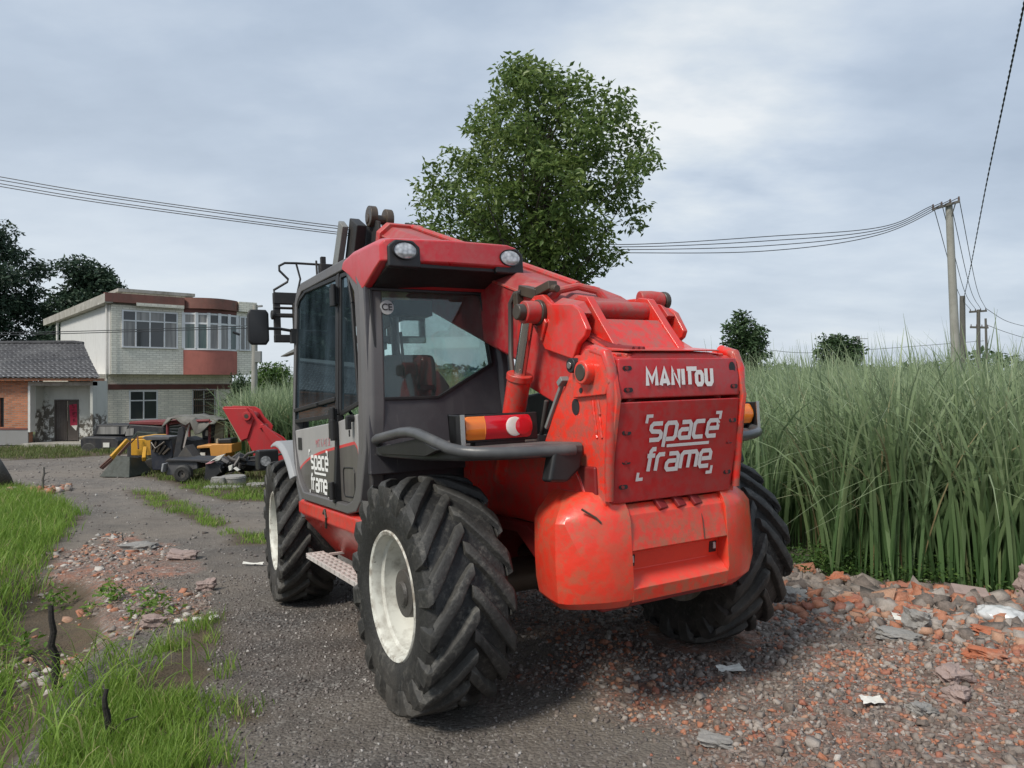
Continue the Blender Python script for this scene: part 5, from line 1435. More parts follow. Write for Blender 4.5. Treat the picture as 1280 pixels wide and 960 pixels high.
# dark trees behind the houses on the left
D = 62.0
for lab, rows, bxp, nn, sd in (
    ('dark tall tree behind the old brick house, at the left edge', [(285, -60, 8), (300, -80, 22), (325, -95, 48), (350, -100, 66), (380, -100, 78), (420, -110, 100), (475, -110, 110)], -15, 150, 3),
    ('dark rounded tree between the tall left tree and the two-storey house', [(328, 92, 128), (336, 80, 140), (352, 70, 148), (370, 62, 152), (395, 50, 152), (430, 40, 150), (470, 30, 145)], 105, 110, 4)):
    cl = outline_clumps(rows, D, nn, 1.25, sd); bx = (bxp - 640) / 919 * D
    tree('dark_tree', lab, (bx, D, -.75), [(0, 0, 0), (.2, 0, 3), (0, 0, 6), (.2, 0, 9), (0, 0, 11)], rel(cl, bx, D, -.75), 34000 if nn > 120 else 24000, .40, M['darkleaf'], 'dark trees behind the houses', seed=sd, branches=40, trunk_r=.35)
# trees beyond the reed field
D = 45.0
cl = outline_clumps([(390, 916, 934), (400, 906, 942), (415, 900, 958), (432, 900, 968), (448, 905, 966), (465, 910, 955)], D, 46, .55, 8); bx = (930 - 640) / 919 * D
tree('young_tree', 'small upright green tree just right of the machine beyond the reeds', (bx, D, ghs(bx, D)), [(0, 0, 0), (.05, 0, 2), (0, 0, 4), (0, 0, 5.6)], rel(cl, bx, D, ghs(bx, D)), 4200, .30, M['farleaf'], 'trees beyond the reeds', seed=8, branches=22, trunk_r=.14)
D = 70.0
cl = outline_clumps([(421, 1036, 1056), (428, 1024, 1072), (438, 1018, 1080), (450, 1020, 1080), (464, 1024, 1072)], D, 40, .85, 9); bx = (1049 - 640) / 919 * D
tree('round_tree', 'low rounded green tree far beyond the reeds, alone on the skyline', (bx, D, ghs(bx, D)), [(0, 0, 0), (.05, 0, 2), (0, 0, 4)], rel(cl, bx, D, ghs(bx, D)), 3600, .45, M['farleaf'], 'trees beyond the reeds', seed=9, branches=22, trunk_r=.2)
# distant treeline
g = np.random.default_rng(90)
n = 9000; x = g.uniform(-30, 190, n); y = 130 + g.normal(0, 4, n)
px = 640 + 919 * x / y
top = 3.4 + 1.6 * fbm(x * .06, x * 0 + 3, 5) + 2.6 * np.exp(-((px - 1230) / 55) ** 2) + 1.0 * np.exp(-((px - 965) / 30) ** 2)
v, f, t = leaves(np.stack([x, y, g.uniform(0, 1, n) ** .6 * top * 1.02 + .1], 1), g.uniform(.8, 1.5, n), 91, .6, 0)
tag(np_mesh('treeline', v, f, M['farleaf'], col=t), kind='stuff')
# bushes and tall weeds right of the two-storey house
D = 33.0
cl = outline_clumps([(457, 322, 352), (464, 316, 362), (474, 312, 368), (490, 306, 372), (505, 300, 374)], D, 46, .5, 10); bx = (342 - 640) / 919 * D
tree('bush', 'bright green rounded bush behind the power pole beside the house', (bx, D, ghs(bx, D)), [(0, 0, 0), (.05, 0, .8), (0, 0, 1.8)], rel(cl, bx, D, ghs(bx, D)), 5000, .17, M['bushleaf'], seed=10, branches=16, trunk_r=.06, cat='bush')
cl = outline_clumps([(470, 292, 306), (480, 288, 312), (500, 286, 318), (525, 284, 322)], D - 2, 30, .4, 12); bx = (303 - 640) / 919 * (D - 2)
tree('bush', 'dull green bush against the right end of the two-storey house', (bx, D - 2, ghs(bx, D - 2)), [(0, 0, 0), (.05, 0, .8), (0, 0, 1.8)], rel(cl, bx, D - 2, ghs(bx, D - 2)), 2600, .14, M['farleaf'], seed=12, branches=12, trunk_r=.05, cat='bush')
g = np.random.default_rng(95)
n = 5200; px = g.uniform(262, 392, n); dd = g.uniform(20.5, 28, n); px = np.where((px < 300) & (dd < 24), px + 60, px)
x = (px - 640) / 919 * dd; hh = g.uniform(1.4, 2.5, n) * np.where(px < 295, .5, 1)
v, f, t = blades(np.stack([x, dd, gh(x, dd)], 1), hh, g.uniform(.04, .09, n), g.uniform(0, 2 * pi, n), np.abs(g.normal(.06, .08, n)), g.gamma(1.6, .18, n).clip(0, .9), 6, 96, droop=.25)
tag(np_mesh('tall_weeds', v, f, M['reed'], col=t), kind='stuff')

# ------------------------------------------------------------------ HOUSES
def tilemat(name, base, grout, bw, bh, mortar, rough=.6, stain=.35, off=.5, axis='xz', var=.1):
    m, t, b, out = nt(name); co = ocoord(t)
    sp = t.nodes.new('ShaderNodeSeparateXYZ'); t.links.new(co, sp.inputs[0])
    cb = t.nodes.new('ShaderNodeCombineXYZ')
    t.links.new(math_(t, 'ADD', sp.outputs[0], sp.outputs[1]), cb.inputs[0]); t.links.new(sp.outputs[2], cb.inputs[1])
    br = t.nodes.new('ShaderNodeTexBrick'); br.offset = off
    br.inputs['Scale'].default_value = 1.0; br.inputs['Brick Width'].default_value = bw; br.inputs['Row Height'].default_value = bh; br.inputs['Mortar Size'].default_value = mortar; br.inputs['Mortar Smooth'].default_value = .3
    br.inputs['Color1'].default_value = (*[c * (1 + var) for c in base], 1); br.inputs['Color2'].default_value = (*[c * (1 - var) for c in base], 1); br.inputs['Mortar'].default_value = (*grout, 1)
    t.links.new(cb.outputs[0], br.inputs['Vector'])
    d = ramp(t, noise(t, co, 1.2, 6, .65, (1, 1, .4)), [(.45, 0.0), (.75, 1.0)])
    c = mixc(t, math_(t, 'MULTIPLY', d, stain), br.outputs['Color'], (.14, .125, .105))
    t.links.new(c, b.inputs['Base Color']); b.inputs['Roughness'].default_value = rough
    bn = t.nodes.new('ShaderNodeBump'); bn.inputs['Strength'].default_value = .4; bn.inputs['Distance'].default_value = .01; bn.invert = True
    t.links.new(br.outputs['Fac'], bn.inputs['Height']); t.links.new(bn.outputs[0], b.inputs['Normal'])
    return m
def plaster(name, base, dark, lo, amount=.6, scale=1.4, thr=.5):
    """plaster with damp, peeled patches towards the ground"""
    m, t, b, out = nt(name); co = ocoord(t)
    sp = t.nodes.new('ShaderNodeSeparateXYZ'); t.links.new(co, sp.inputs[0])
    n = noise(t, co, scale, 7, .65)
    hm = t.nodes.new('ShaderNodeMapRange'); hm.inputs[1].default_value = lo[1]; hm.inputs[2].default_value = lo[0]; t.links.new(sp.outputs[2], hm.inputs[0])
    k = math_(t, 'ADD', math_(t, 'MULTIPLY', hm.outputs[0], .45), math_(t, 'MULTIPLY', n, .75))
    pz = ramp(t, k, [(thr + .18, 0.0), (thr + .22, 1.0)])
    c = mixc(t, noise(t, co, 3, 5), tuple(x * .82 for x in base), base)
    pc = mixc(t, ramp(t, noise(t, co, 5, 5, .7), [(.50, 0.0), (.58, 1.0)]), dark, (.62, .61, .57))
    c = mixc(t, math_(t, 'MULTIPLY', pz, amount), c, pc)
    c = mixc(t, math_(t, 'MULTIPLY', ramp(t, noise(t, co, 6, 4, .6, (1, 1, .1)), [(.55, 0.0), (.8, 1.0)]), .35), c, (.2, .18, .15))
    t.links.new(c, b.inputs['Base Color']); b.inputs['Roughness'].default_value = .9
    return m
M['ctile'] = tilemat('cream_wall_tile', (.80, .77, .66), (.58, .55, .46), .30, .105, .016, .45, .25)
M['ctile2'] = tilemat('beige_wall_tile', (.82, .77, .66), (.60, .56, .48), .36, .105, .016, .45, .3)
M['brickwall'] = tilemat('orange_brick_wall', (.42, .155, .075), (.30, .22, .17), .24, .075, .012, .9, .35, var=.25)
M['brownband'] = paint('brown_band_paint', (.15, .055, .045), .7, .2, dirt=(.10, .085, .075), dirt_amt=.6)
M['fasciaclay'] = paint('brown_fascia_tile', (.20, .085, .065), .7, .25, dirt=(.15, .12, .10), dirt_amt=.7, dscale=2)
M['redpanel'] = paint('terracotta_panel', (.40, .13, .10), .6, .08, dirt=(.16, .07, .055), dirt_amt=.3)
M['whitewall'] = plaster('white_render', (.62, .62, .61), (.40, .39, .36), (1, 5), .25)
M['mossconc'] = paint('mossy_concrete', (.36, .345, .31), .9, .2, dirt=(.12, .105, .07), dirt_amt=.85, dscale=1.6, chips=((.55, .54, .50), 2.2, .62))
M['plaster'] = plaster('peeling_plaster', (.52, .53, .49), (.11, .098, .08), (-.2, 2.0), 1.0, 1.0, .31)
M['footing'] = plaster('grey_footing', (.27, .27, .265), (.10, .10, .095), (-.9, .6), .8, 1.5, .4)
M['frame'] = paint('white_window_frame', (.70, .71, .72), .4, .06, dirt=(.35, .33, .3), dirt_amt=.25)
M['pipe'] = paint('white_pipe', (.62, .61, .58), .5, .06, dirt=(.3, .28, .24), dirt_amt=.3)
M['wood'] = paint('grey_door_wood', (.075, .062, .055), .85, .3, dirt=(.16, .15, .14), dirt_amt=.6, bump=.3, bscale=20)
M['plank'] = M['wood']
M['rust'] = paint('rusty_bars', (.12, .06, .045), .8, .25, dirt=(.2, .1, .06), dirt_amt=.5)
def winmat(name, col, curt=.0):
    m, t, b, out = nt(name); co = ocoord(t)
    n = noise(t, co, 2.0, 3, .5, (3, 3, .15))
    c = mixc(t, math_(t, 'MULTIPLY', ramp(t, n, [(.35, 0.0), (.7, 1.0)]), curt), col, (.34, .33, .31))
    t.links.new(c, b.inputs['Base Color']); b.inputs['Roughness'].default_value = .06; b.inputs['Specular IOR Level'].default_value = .7
    return m
M['pane'] = winmat('window_glass_dark', (.045, .05, .052)); M['panec'] = winmat('window_glass_curtain', (.12, .12, .115), .9); M['paneg'] = winmat('window_glass_green', (.035, .075, .07), .25)
def rooftile():
    m, t, b, out = nt('old_clay_roof_tile'); co = ocoord(t)
    n = noise(t, co, 9, 5, .7); n2 = noise(t, co, .9, 4)
    c = mixc(t, ramp(t, n, [(.35, 0.0), (.65, 1.0)]), (.022, .022, .025), (.07, .07, .075))
    c = mixc(t, ramp(t, n2, [(.5, 0.0), (.75, .5)]), c, (.15, .15, .15))
    a = t.nodes.new('ShaderNodeAttribute'); a.attribute_name = 'tint'
    c = mixc(t, math_(t, 'MULTIPLY', a.outputs['Fac'], math_(t, 'ADD', noise(t, co, 3, 4), .3, True)), c, (.55, .55, .56))
    t.links.new(c, b.inputs['Base Color']); b.inputs['Roughness'].default_value = .85
    return m
M['rooftile'] = rooftile()

# two-storey house: local frame, x along the front, y into the depth
H2 = empty('tiled_house', (-19.04, 35, 0), (0, 0, radians(40)))
tag(H2, 'two-storey tiled house with white side wall and curved bay above a red panel', 'house')
GZ = -.95
def win(x0, x1, z0, z1, y, cols, split, mats, parent=H2, fw=.07, name='window', bar=.06):
    """frame with mullions; cols: fractions; one transom at split"""
    b = MB(); d = .06
    b.box(x0 - .0, x1, y - d, y + .02, z1 - fw, z1); b.box(x0, x1, y - d - .02, y + .02, z0, z0 + fw)
    b.box(x0, x0 + fw, y - d + .004, y + .02, z0 + fw, z1 - fw); b.box(x1 - fw, x1, y - d + .004, y + .02, z0 + fw, z1 - fw)
    zz = z0 + (z1 - z0) * split
    b.box(x0 + fw, x1 - fw, y - d + .008, y + .02, zz - bar / 2, zz + bar / 2)
    ed = [x0] + [x0 + (x1 - x0) * c for c in cols] + [x1]
    for x in ed[1:-1]: b.box(x - bar / 2, x + bar / 2, y - d + .006, y + .018, z0 + fw, z1 - fw)
    w_ = b.build(name, M['frame'], parent)
    for i in range(len(ed) - 1):
        for (a, c, o_) in ((z0 + fw, zz - bar / 2, 0), (zz + bar / 2, z1 - fw, 1)):
            q = MB(); q.box(ed[i] + .02, ed[i + 1] - .02, y - .02, y + .01, a, c)
            q.build('pane', M[mats[(i + o_ * 2) % len(mats)]], w_)
    return w_
# ground floor, set back
b = MB()
b.box(-.9, 6.0, 1.0, 14.5, GZ, 2.13)
b.build('lower_wall', M['ctile2'], H2)
b = MB(); b.box(-.92, 6.02, .955, 14.6, 1.38, 1.64); b.build('brown_band', M['brownband'], H2)
b = MB(); b.box(-.94, 6.04, .94, 14.6, GZ, -.30); b.build('plinth', M['brownband'], H2)
win(.95, 2.27, -.16, 1.33, 1.0, [.5], .66, ['pane'])
# barred window
w_ = win(3.94, 5.12, -.15, 1.36, 1.0, [.5], .66, ['pane'])
b = MB()
for i in range(13): b.cyl((3.98 + .092 * i, .88, -.12), (3.98 + .092 * i, .88, 1.34), .012, n=6)
for z in (.0, .5, .86, 1.3): b.box(3.94, 5.12, .87, .895, z, z + .025)
b.build('window_bars', M['rust'], w_)
# upper floor
b = MB()
b.box(.0, 6.72, .0, .28, 2.13, 5.45); b.box(0.004, 6.716, .28, 14.0, 2.135, 5.45)
b.build('upper_wall', M['ctile'], H2)
b = MB(); b.box(-.03, .0, .30, 14.0, 2.12, 5.46); b.build('white_side_wall', M['whitewall'], H2)
b = MB(); b.box(-.045, .20, -.03, -.003, 2.13, 5.36); b.build('corner_strip', M['ctile'], H2)
win(.41, 2.95, 3.40, 5.22, -.02, [.24, .49, .75], .72, ['panec', 'pane', 'pane', 'panec'])
# curved bay
ax0, ax1, sag = 3.22, 5.92, .55
def bay(f, off=0):
    x = ax0 + (ax1 - ax0) * f
    return x, -(sag + off) * math.sin(pi * f) ** .8 - off * .4
def bayring(z0, z1, off, name, m, n=18, th=.12):
    b = MB(); rings = []
    for i in range(n + 1):
        x, y = bay(i / n, off); rings.append([(x, y, z0), (x, y, z1), (x, .1, z1), (x, .1, z0)])
    b.loft(rings); return b.build(name, m, H2, sharp=25)
bayring(2.125, 3.36, 0, 'bay_panel', M['redpanel'])
bayring(5.26, 5.45, -.05, 'bay_head', M['brownband'])
bayring(5.46, 6.0, .14, 'bay_fascia', M['fasciaclay'])
bw_ = bayring(3.37, 3.45, .02, 'bay_sill', M['frame'])
nb = 5
for i in range(nb + 1):
    x, y = bay(i / nb, -.02); b = MB(); b.box(x - .075, x + .075, y - .05, y + .07, 3.45, 5.26); b.build('bay_mullion', M['frame'], H2)
for i in range(nb):
    (xa, ya), (xb, yb) = bay(i / nb, -.06), bay((i + 1) / nb, -.06)
    w_ = MB(); w_.beam((xa, ya, 4.72), (xb, yb, 4.72), .08, .09); w_.beam((xa, ya, 5.20), (xb, yb, 5.20), .08, .09); w_ = w_.build('bay_window', M['frame'], H2)
    for (z0, z1, m) in ((3.46, 4.67, ['paneg', 'paneg', 'panec', 'panec', 'paneg'][i]), (4.77, 5.15, ['panec', 'panec', 'pane', 'pane', 'pane'][i])):
        q = MB(); q.beam((xa, ya, (z0 + z1) / 2), (xb, yb, (z0 + z1) / 2), .03, z1 - z0); q.build('pane', M[m], w_)
win(6.02, 6.62, 3.40, 5.22, -.02, [.5], .72, ['panec'])
# roof slab, fascia and stair head
b = MB(); b.box(-.35, 3.20, -.28, .1, 5.54, 5.97); b.build('front_fascia', M['fasciaclay'], H2)
b = MB(); b.box(1.0, 3.18, -.30, -.282, 5.42, 5.58); b.build('tile_strip', M['ctile'], H2)
b = MB(); b.box(5.95, 6.9, -.2, .1, 5.46, 5.98); b.build('end_fascia', M['ctile'], H2)
b = MB(); b.box(-.36, -.02, -.27, 18.5, 5.50, 5.93); b.build('side_fascia', M['mossconc'], H2)
b = MB(); b.box(-.02, 6.8, .1, 14.2, 5.46, 5.80); b.build('roof_slab', M['mossconc'], H2)
b = MB(); b.box(.9, 3.9, 2.0, 6.0, 5.8, 6.28); b.build('stair_head', M['ctile'], H2)
b = MB(); b.box(.62, 4.3, 1.7, 6.3, 6.28, 6.44); b.build('stair_roof', M['mossconc'], H2)
b = MB(); b.tube([(-.12, .55, 5.5), (-.12, .55, 2.6), (-.10, .62, 2.15), (-.05, .85, 1.95), (-.05, .9, 1.7), (-.05, .9, GZ)], .055, 10); b.build('drain_pipe', M['pipe'], H2)
b = MB(); b.cyl((-.12, 14.6, 2), (-.12, 14.6, 5.5), .07, n=10); b.build('drain_pipe', M['pipe'], H2)

# old brick house, front wall facing the yard at Y = 28
def ox(px): return (px - 640) / 919 * 28
def oz(py): return CAMZ + (478 - py) / 919 * 28
HO = empty('brick_house', (-16.05, 28, -.70), (0, 0, 0)); tag(HO, 'old low brick house with grey tiled roof and peeling plaster entrance', 'house')
def OX(px): return ox(px) + 16.05
def OZ(py): return oz(py) + .70
gl = OZ(553) - .1
b = MB()
b.box(-16, OX(-1), 0, .24, gl, OZ(475)); b.box(OX(5), OX(36), 0.002, .24, gl, OZ(475)); b.box(OX(-1), OX(5), .001, .24, OZ(497), OZ(475)); b.box(OX(-1), OX(5), .001, .24, gl, OZ(534))
b.build('brick_wall', M['brickwall'], HO)
b = MB(); b.box(-16, OX(36), -.05, -.002, gl, OZ(537)); b.build('footing', M['footing'], HO)
b = MB(); b.box(-16, OX(36), -.07, -.001, OZ(537), OZ(535)); b.build('brick_ledge', M['brownband'], HO)
b = MB(); b.box(OX(-1), OX(5), .10, .14, OZ(534), OZ(497)); w_ = b.build('window', M['pane'], HO)
b = MB(); b.box(OX(4.0), OX(5), .03, .10, OZ(534), OZ(497)); b.build('window_frame', M['wood'], w_)
b = MB(); b.box(OX(36.2), OX(39), -.06, .24, OZ(540), OZ(482)); b.build('corner_trim', M['pipe'], HO)
# recessed entrance
b = MB()
yR = .75
b.box(OX(39), OX(53), yR, yR + .2, gl, OZ(482)); b.box(OX(84), OX(113), yR, yR + .2, gl, OZ(482)); b.box(OX(53), OX(84), yR + .002, yR + .2, OZ(500), OZ(482))
b.box(OX(39) - .004, OX(39) + .02, .24, yR, gl, OZ(482))
b.box(OX(113) - .0, OX(113) + .10, -.02, yR + .2, gl, OZ(476))
b.build('plaster_wall', M['plaster'], HO)
b = MB(); b.box(OX(36), OX(113) + .10, -.04, .30, OZ(482), OZ(477)); b.box(OX(39), OX(113), .30, yR + .2, OZ(481.5), OZ(478)); b.build('lintel', M['mossconc'], HO)
b = MB(); b.box(OX(37), OX(116), -.5, yR, gl - .1, OZ(553.5)); b.build('door_step', M['mossconc'], HO)
dr = MB()
dr.box(OX(54.5), OX(68), yR + .03, yR + .08, OZ(552.5), OZ(502)); dr.box(OX(69), OX(82.5), yR + .035, yR + .08, OZ(552.5), OZ(502))
for i in range(6): dr.box(OX(55 + i * 2.2), OX(55 + i * 2.2) + .012, yR + .022, yR + .031, OZ(552), OZ(503))
dr = dr.build('door', M['wood'], HO)
b = MB(); b.box(OX(53), OX(54.4), yR - .03, yR + .1, OZ(553), OZ(500)); b.box(OX(82.6), OX(84), yR - .03, yR + .1, OZ(553), OZ(500)); b.box(OX(53), OX(84), yR - .028, yR + .1, OZ(502), OZ(500)); b.build('door_frame', M['wood'], dr)
mb_ = paint('red_paper_banner', (.34, .018, .05), .85, .15, dirt=(.42, .10, .13), dirt_amt=.6, dscale=6)
b = MB(); b.add([(OX(71), yR + .024, OZ(507)), (OX(81), yR + .024, OZ(505.5)), (OX(82), yR + .015, OZ(533)), (OX(73), yR + .018, OZ(534))], [(3, 2, 1, 0)]); bn_ = b.build('paper_banner', mb_, HO)
b = MB(); b.add([(OX(74), yR + .012, OZ(533.5)), (OX(82), yR + .010, OZ(533)), (OX(81), yR - .02, OZ(540))], [(0, 1, 2)]); b.build('torn_corner', M['paper'], bn_)
def glyphs():
    b = MB(); r = random.Random(4)
    for k, py in enumerate((510, 516, 522, 528)):
        for q in range(4):
            x = OX(74.2 + r.uniform(0, 3.5)); z = OZ(py + r.uniform(-2, 2)); w_, h_ = (r.uniform(.06, .12), .018) if q % 2 else (.02, r.uniform(.06, .12))
            b.box(x, x + w_, yR + .010 - q * .0006, yR + .0145 - q * .0006, z, z + h_)
    return b
bl = glyphs().build('brush_characters', paint('banner_ink', (.10, .012, .02), .8), bn_)
# pantile roof: waved rows
def pantile(x0, x1, zr, ze, yr, ye, skew):
    nx = int((x1 - x0) / .035); ny = 16 * 5
    u = np.linspace(0, 1, nx); v = np.linspace(0, 1, ny)
    U, Vv = np.meshgrid(u, v)
    k = (Vv * 16) % 1.0
    xx = x0 + (x1 - x0) * U
    xx = xx + skew * Vv * U
    wave = .042 * np.abs(np.sin(xx / .22 * pi)) + .008 * np.sin(xx * 37.0 + np.floor(Vv * 16) * 2.1)
    zz = zr + (ze - zr) * Vv + wave - .045 * k + .05 * (fbm(xx * .5, Vv * 3, 3) - .5) - .06 * np.sin(pi * Vv)
    yy = yr + (ye - yr) * Vv
    P = np.stack([xx.ravel(), yy.ravel(), zz.ravel()], 1); global LIP; LIP = (np.clip((k - .68) / .3, 0, 1) * (.35 + .65 * np.abs(np.sin(xx / .22 * pi)))).ravel(); ii = np.arange(nx * ny).reshape(ny, nx)
    F_ = np.stack([ii[:-1, :-1].ravel(), ii[1:, :-1].ravel(), ii[1:, 1:].ravel(), ii[:-1, 1:].ravel()], 1)
    return P, F_
yr_ = 2.3
kR = (28 + yr_) / 28
zr = CAMZ + (478 - 429) / 919 * (28 + yr_) + .70; xr = (104 - 640) / 919 * (28 + yr_) + 16.05
P, F_ = pantile(-15.5, xr, zr, OZ(472.5) , yr_, -.45, OX(134) * .985 - xr)
rf = np_mesh('roof', P, F_, M['rooftile'], HO, smooth=True, col=np.stack([LIP, LIP, LIP], 1))
b = MB(); b.add([(-15.5, yr_ + .02, zr - .04), (xr, yr_ + .02, zr - .04), (-3.6, 4.8, OZ(472)), (-15.5, 4.8, OZ(472))], [(0, 1, 2, 3)]); b.build('roof_back', M['rooftile'], HO)
b = MB(); b.add([(OX(113) + .02, .5, gl), (OX(113) + .02, .5, OZ(476)), (xr - .1, yr_, zr - .1), (-3.7, 4.7, OZ(474)), (-3.7, 4.7, gl)], [(0, 1, 2, 3, 4)]); b.build('gable_wall', M['plaster'], HO)
b = MB(); b.tube([(-15.5, yr_, zr + .02), (-6, yr_, zr), (xr - .4, yr_, zr + .03), (xr, yr_, zr - .02)], .085, 8); b.build('ridge_tiles', M['rooftile'], rf)
b = MB(); b.box(-15.5, OX(131), -.36, -.02, OZ(476), OZ(473)); b.build('eave_board', M['brickwall'], HO)

# ------------------------------------------------------------------ POLES AND WIRES
M['pole'] = paint('concrete_pole', (.30, .295, .265), .9, .12, dirt=(.16, .15, .12), dirt_amt=.5, dscale=2)
M['wpole'] = paint('dark_wood_pole', (.11, .105, .095), .9, .15, dirt=(.18, .17, .15), dirt_amt=.4)
M['wire'] = paint('black_wire', (.035, .037, .04), .6, .1, dirt_amt=.0)
M['insul'] = paint('brown_insulator', (.10, .07, .06), .3, .1)
def W(px, py, D): return Vector(((px - 640) / 919 * D, D, CAMZ + (478 - py) / 919 * D))
def pole(name, label, top, base, r0, r1, m, group=None, extra=None):
    root = empty(name, base); tag(root, label, 'utility pole', group)
    b = MB(); b.tube([Vector((0, 0, -.3)), Vector(top) - Vector(base)], [r1, r0], 14); b.build('shaft', m, root)
    return root
bs = Vector((18.25, 30, gh(18.25, 30))); tp = W(1186, 254, 30)
PB = pole('utility_pole', 'tall concrete utility pole with a single crossarm standing in the reeds', tp, bs, .13, .19, M['pole'], 'utility poles beyond the reeds')
a0, a1 = W(1165, 262, 30.2), W(1200, 251.5, 29.6)
def arm(root, bs, p0, p1, w_, n_ins, name='crossarm'):
    b = MB(); b.beam(p0 - bs, p1 - bs, w_, w_); c = b.build(name, M['wpole'], root)
    out = []
    for i in range(n_ins):
        f = .04 + .92 * i / (n_ins - 1); q = p0.lerp(p1, f) - bs
        b = MB(); b.cyl(q + Vector((0, 0, w_ / 2)), q + Vector((0, 0, w_ / 2 + .16)), .045, .03, n=8); b.build('insulator', M['insul'], c)
        out.append(q + bs + Vector((0, 0, w_ / 2 + .12)))
    return out
IB = arm(PB, bs, a0, a1, .09, 4)
b = MB(); b.beam(tp - bs - Vector((0, 0, .9)), a1.lerp(a0, .15) - bs, .03, .03); b.build('brace', M['wpole'], PB)
bs2 = Vector(((1204 - 640) / 919 * 45, 45, gh(27.5, 45))); tp2 = W(1203, 370, 45)
P2 = pole('utility_pole', 'plain grey wooden pole without crossarm, right of the tall concrete pole', tp2, bs2, .15, .19, M['wpole'], 'utility poles beyond the reeds')
bs3 = Vector(((1223 - 640) / 919 * 60, 60, gh(38, 60))); tp3 = W(1223, 387, 60)
P3 = pole('utility_pole', 'distant pole with two crossarms between the plain pole and the thin one', tp3, bs3, .13, .2, M['wpole'], 'utility poles beyond the reeds')
I3 = arm(P3, bs3, W(1212, 390, 60), W(1233, 388.5, 60), .16, 4); I3b = arm(P3, bs3, W(1213, 409, 60), W(1235, 409.5, 60), .16, 4)
bs4 = Vector(((1235 - 640) / 919 * 66, 66, gh(42, 66)))
P4 = pole('utility_pole', 'thin short pole rightmost of the four poles over the reeds', W(1232, 398, 66), bs4, .09, .14, M['wpole'], 'utility poles beyond the reeds')
# pole beside the house
bs5 = Vector(((317 - 640) / 919 * 30, 30, gh(-10.5, 30))); tp5 = W(319, 381, 30)
P5 = pole('power_pole', 'grey concrete pole with a meter box in front of the two-storey house', tp5, bs5, .10, .14, M['pole'])
b = MB(); b.obox(W(323, 446, 29.9) - bs5, (.26, .16, .46)); b.build('meter_box', M['greymetal'], P5, bevel=.02)
b = MB(); b.beam(W(317, 383.5, 30) - bs5, W(328, 382.5, 30) - bs5, .10, .07); b.build('crossarm', M['greymetal'], P5)
b = MB(); b.tube([W(291, 415, 29.5) - bs5, W(300, 418.5, 29.6) - bs5], .05, 8); b.build('cable_joint', M['black'], P5)
def wire(label, pts, r, group=None, name='power_line', n=28, twist=0):
    """smooth line through the points"""
    P = [Vector(p) for p in pts]; out = []
    for i in range(len(P) - 1):
        p0 = P[i - 1] if i > 0 else P[i] * 2 - P[i + 1]; p1, p2 = P[i], P[i + 1]; p3 = P[i + 2] if i + 2 < len(P) else P[i + 1] * 2 - P[i]
        for k in range(n):
            t_ = k / n
            out.append(.5 * ((2 * p1) + (p2 - p0) * t_ + (2 * p0 - 5 * p1 + 4 * p2 - p3) * t_ ** 2 + (3 * p1 - p0 - 3 * p2 + p3) * t_ ** 3))
    out.append(P[-1])
    b = MB()
    if twist:
        for s in (0, pi):
            b.tube([p + Vector((cos(i * .9 + s), 0, sin(i * .9 + s))) * twist for i, p in enumerate(out)], r, 5)
    else: b.tube(out, r, 5)
    return tag(b.build(name, M['wire'], None), label, 'power line', group)
G1 = 'power lines crossing behind the tree'
labs = ['topmost of the four sagging wires running left from the tall pole', 'second wire from the top among the four sagging left from the tall pole', 'third wire from the top among the four sagging left from the tall pole', 'lowest of the four sagging wires running left from the tall pole']
for i, (l0, l1, l2, mid, rr) in enumerate([(221, 246, 283, 304.5, 305.5), (225, 249, 286, 307, 308.5), (229.5, 254, 290.5, 312.5, 312), (233, 257, 293, 316, 316)]):
    wire(labs[i], [W(-110, l0 - 20, 28), W(0, l0, 28.2), W(150, l1, 28.5), W(425, l2, 28.9), W(620, mid - 3, 29.2), W(785, rr, 29.4), W(960, rr - 10 + i * 2.5, 29.7), W(1100, 284 + i * 3, 29.9), IB[i]], .017, G1)
G2 = 'slack wires between the poles on the right'
for i in range(4):
    m_ = IB[i].lerp(I3[i], .5) - Vector((0, 0, 1.0))
    wire(['slack wire', 'slack wire', 'slack wire', 'slack wire'][i] + ' from the tall pole to the double-crossarm pole, ' + ['leftmost of four', 'second from the left', 'third from the left', 'rightmost of four'][i], [IB[i], m_, I3[i]], .016, G2)
wire('slack wire dropping from the double-crossarm pole out to the right frame edge, upper one', [I3[3], W(1260, 402, 66), W(1300, 412, 70)], .022, G2)
wire('slack wire dropping from the double-crossarm pole out to the right frame edge, lower one', [I3b[3], W(1260, 416, 66), W(1300, 428, 70)], .022, G2)
wire('thick twisted cable climbing from the plain pole past the top right corner', [W(1204, 376, 45), W(1213, 335, 33), W(1232, 235, 22), W(1256, 120, 15.5), W(1280, 5, 12), W(1305, -120, 10)], .011, None, 'twisted_cable', 60, .012)
wire('pair-like upper dark cable crossing the white side wall of the house', [tp5 - Vector((0, 0, .85)), W(200, 411, 29), W(60, 415, 28.5), W(-40, 416, 28)], .016, 'cables in front of the house', 'house_cable')
wire('lower dark cable crossing the white side wall of the house', [tp5 - Vector((0, 0, .95)), W(200, 413.5, 29), W(60, 417.5, 28.5), W(-40, 419, 28)], .016, 'cables in front of the house', 'house_cable')
wire('thin far wire low over the skyline between the two small trees', [W(955, 437, 90), W(1010, 441, 92), W(1100, 436, 95), W(1230, 426, 95)], .03, None)
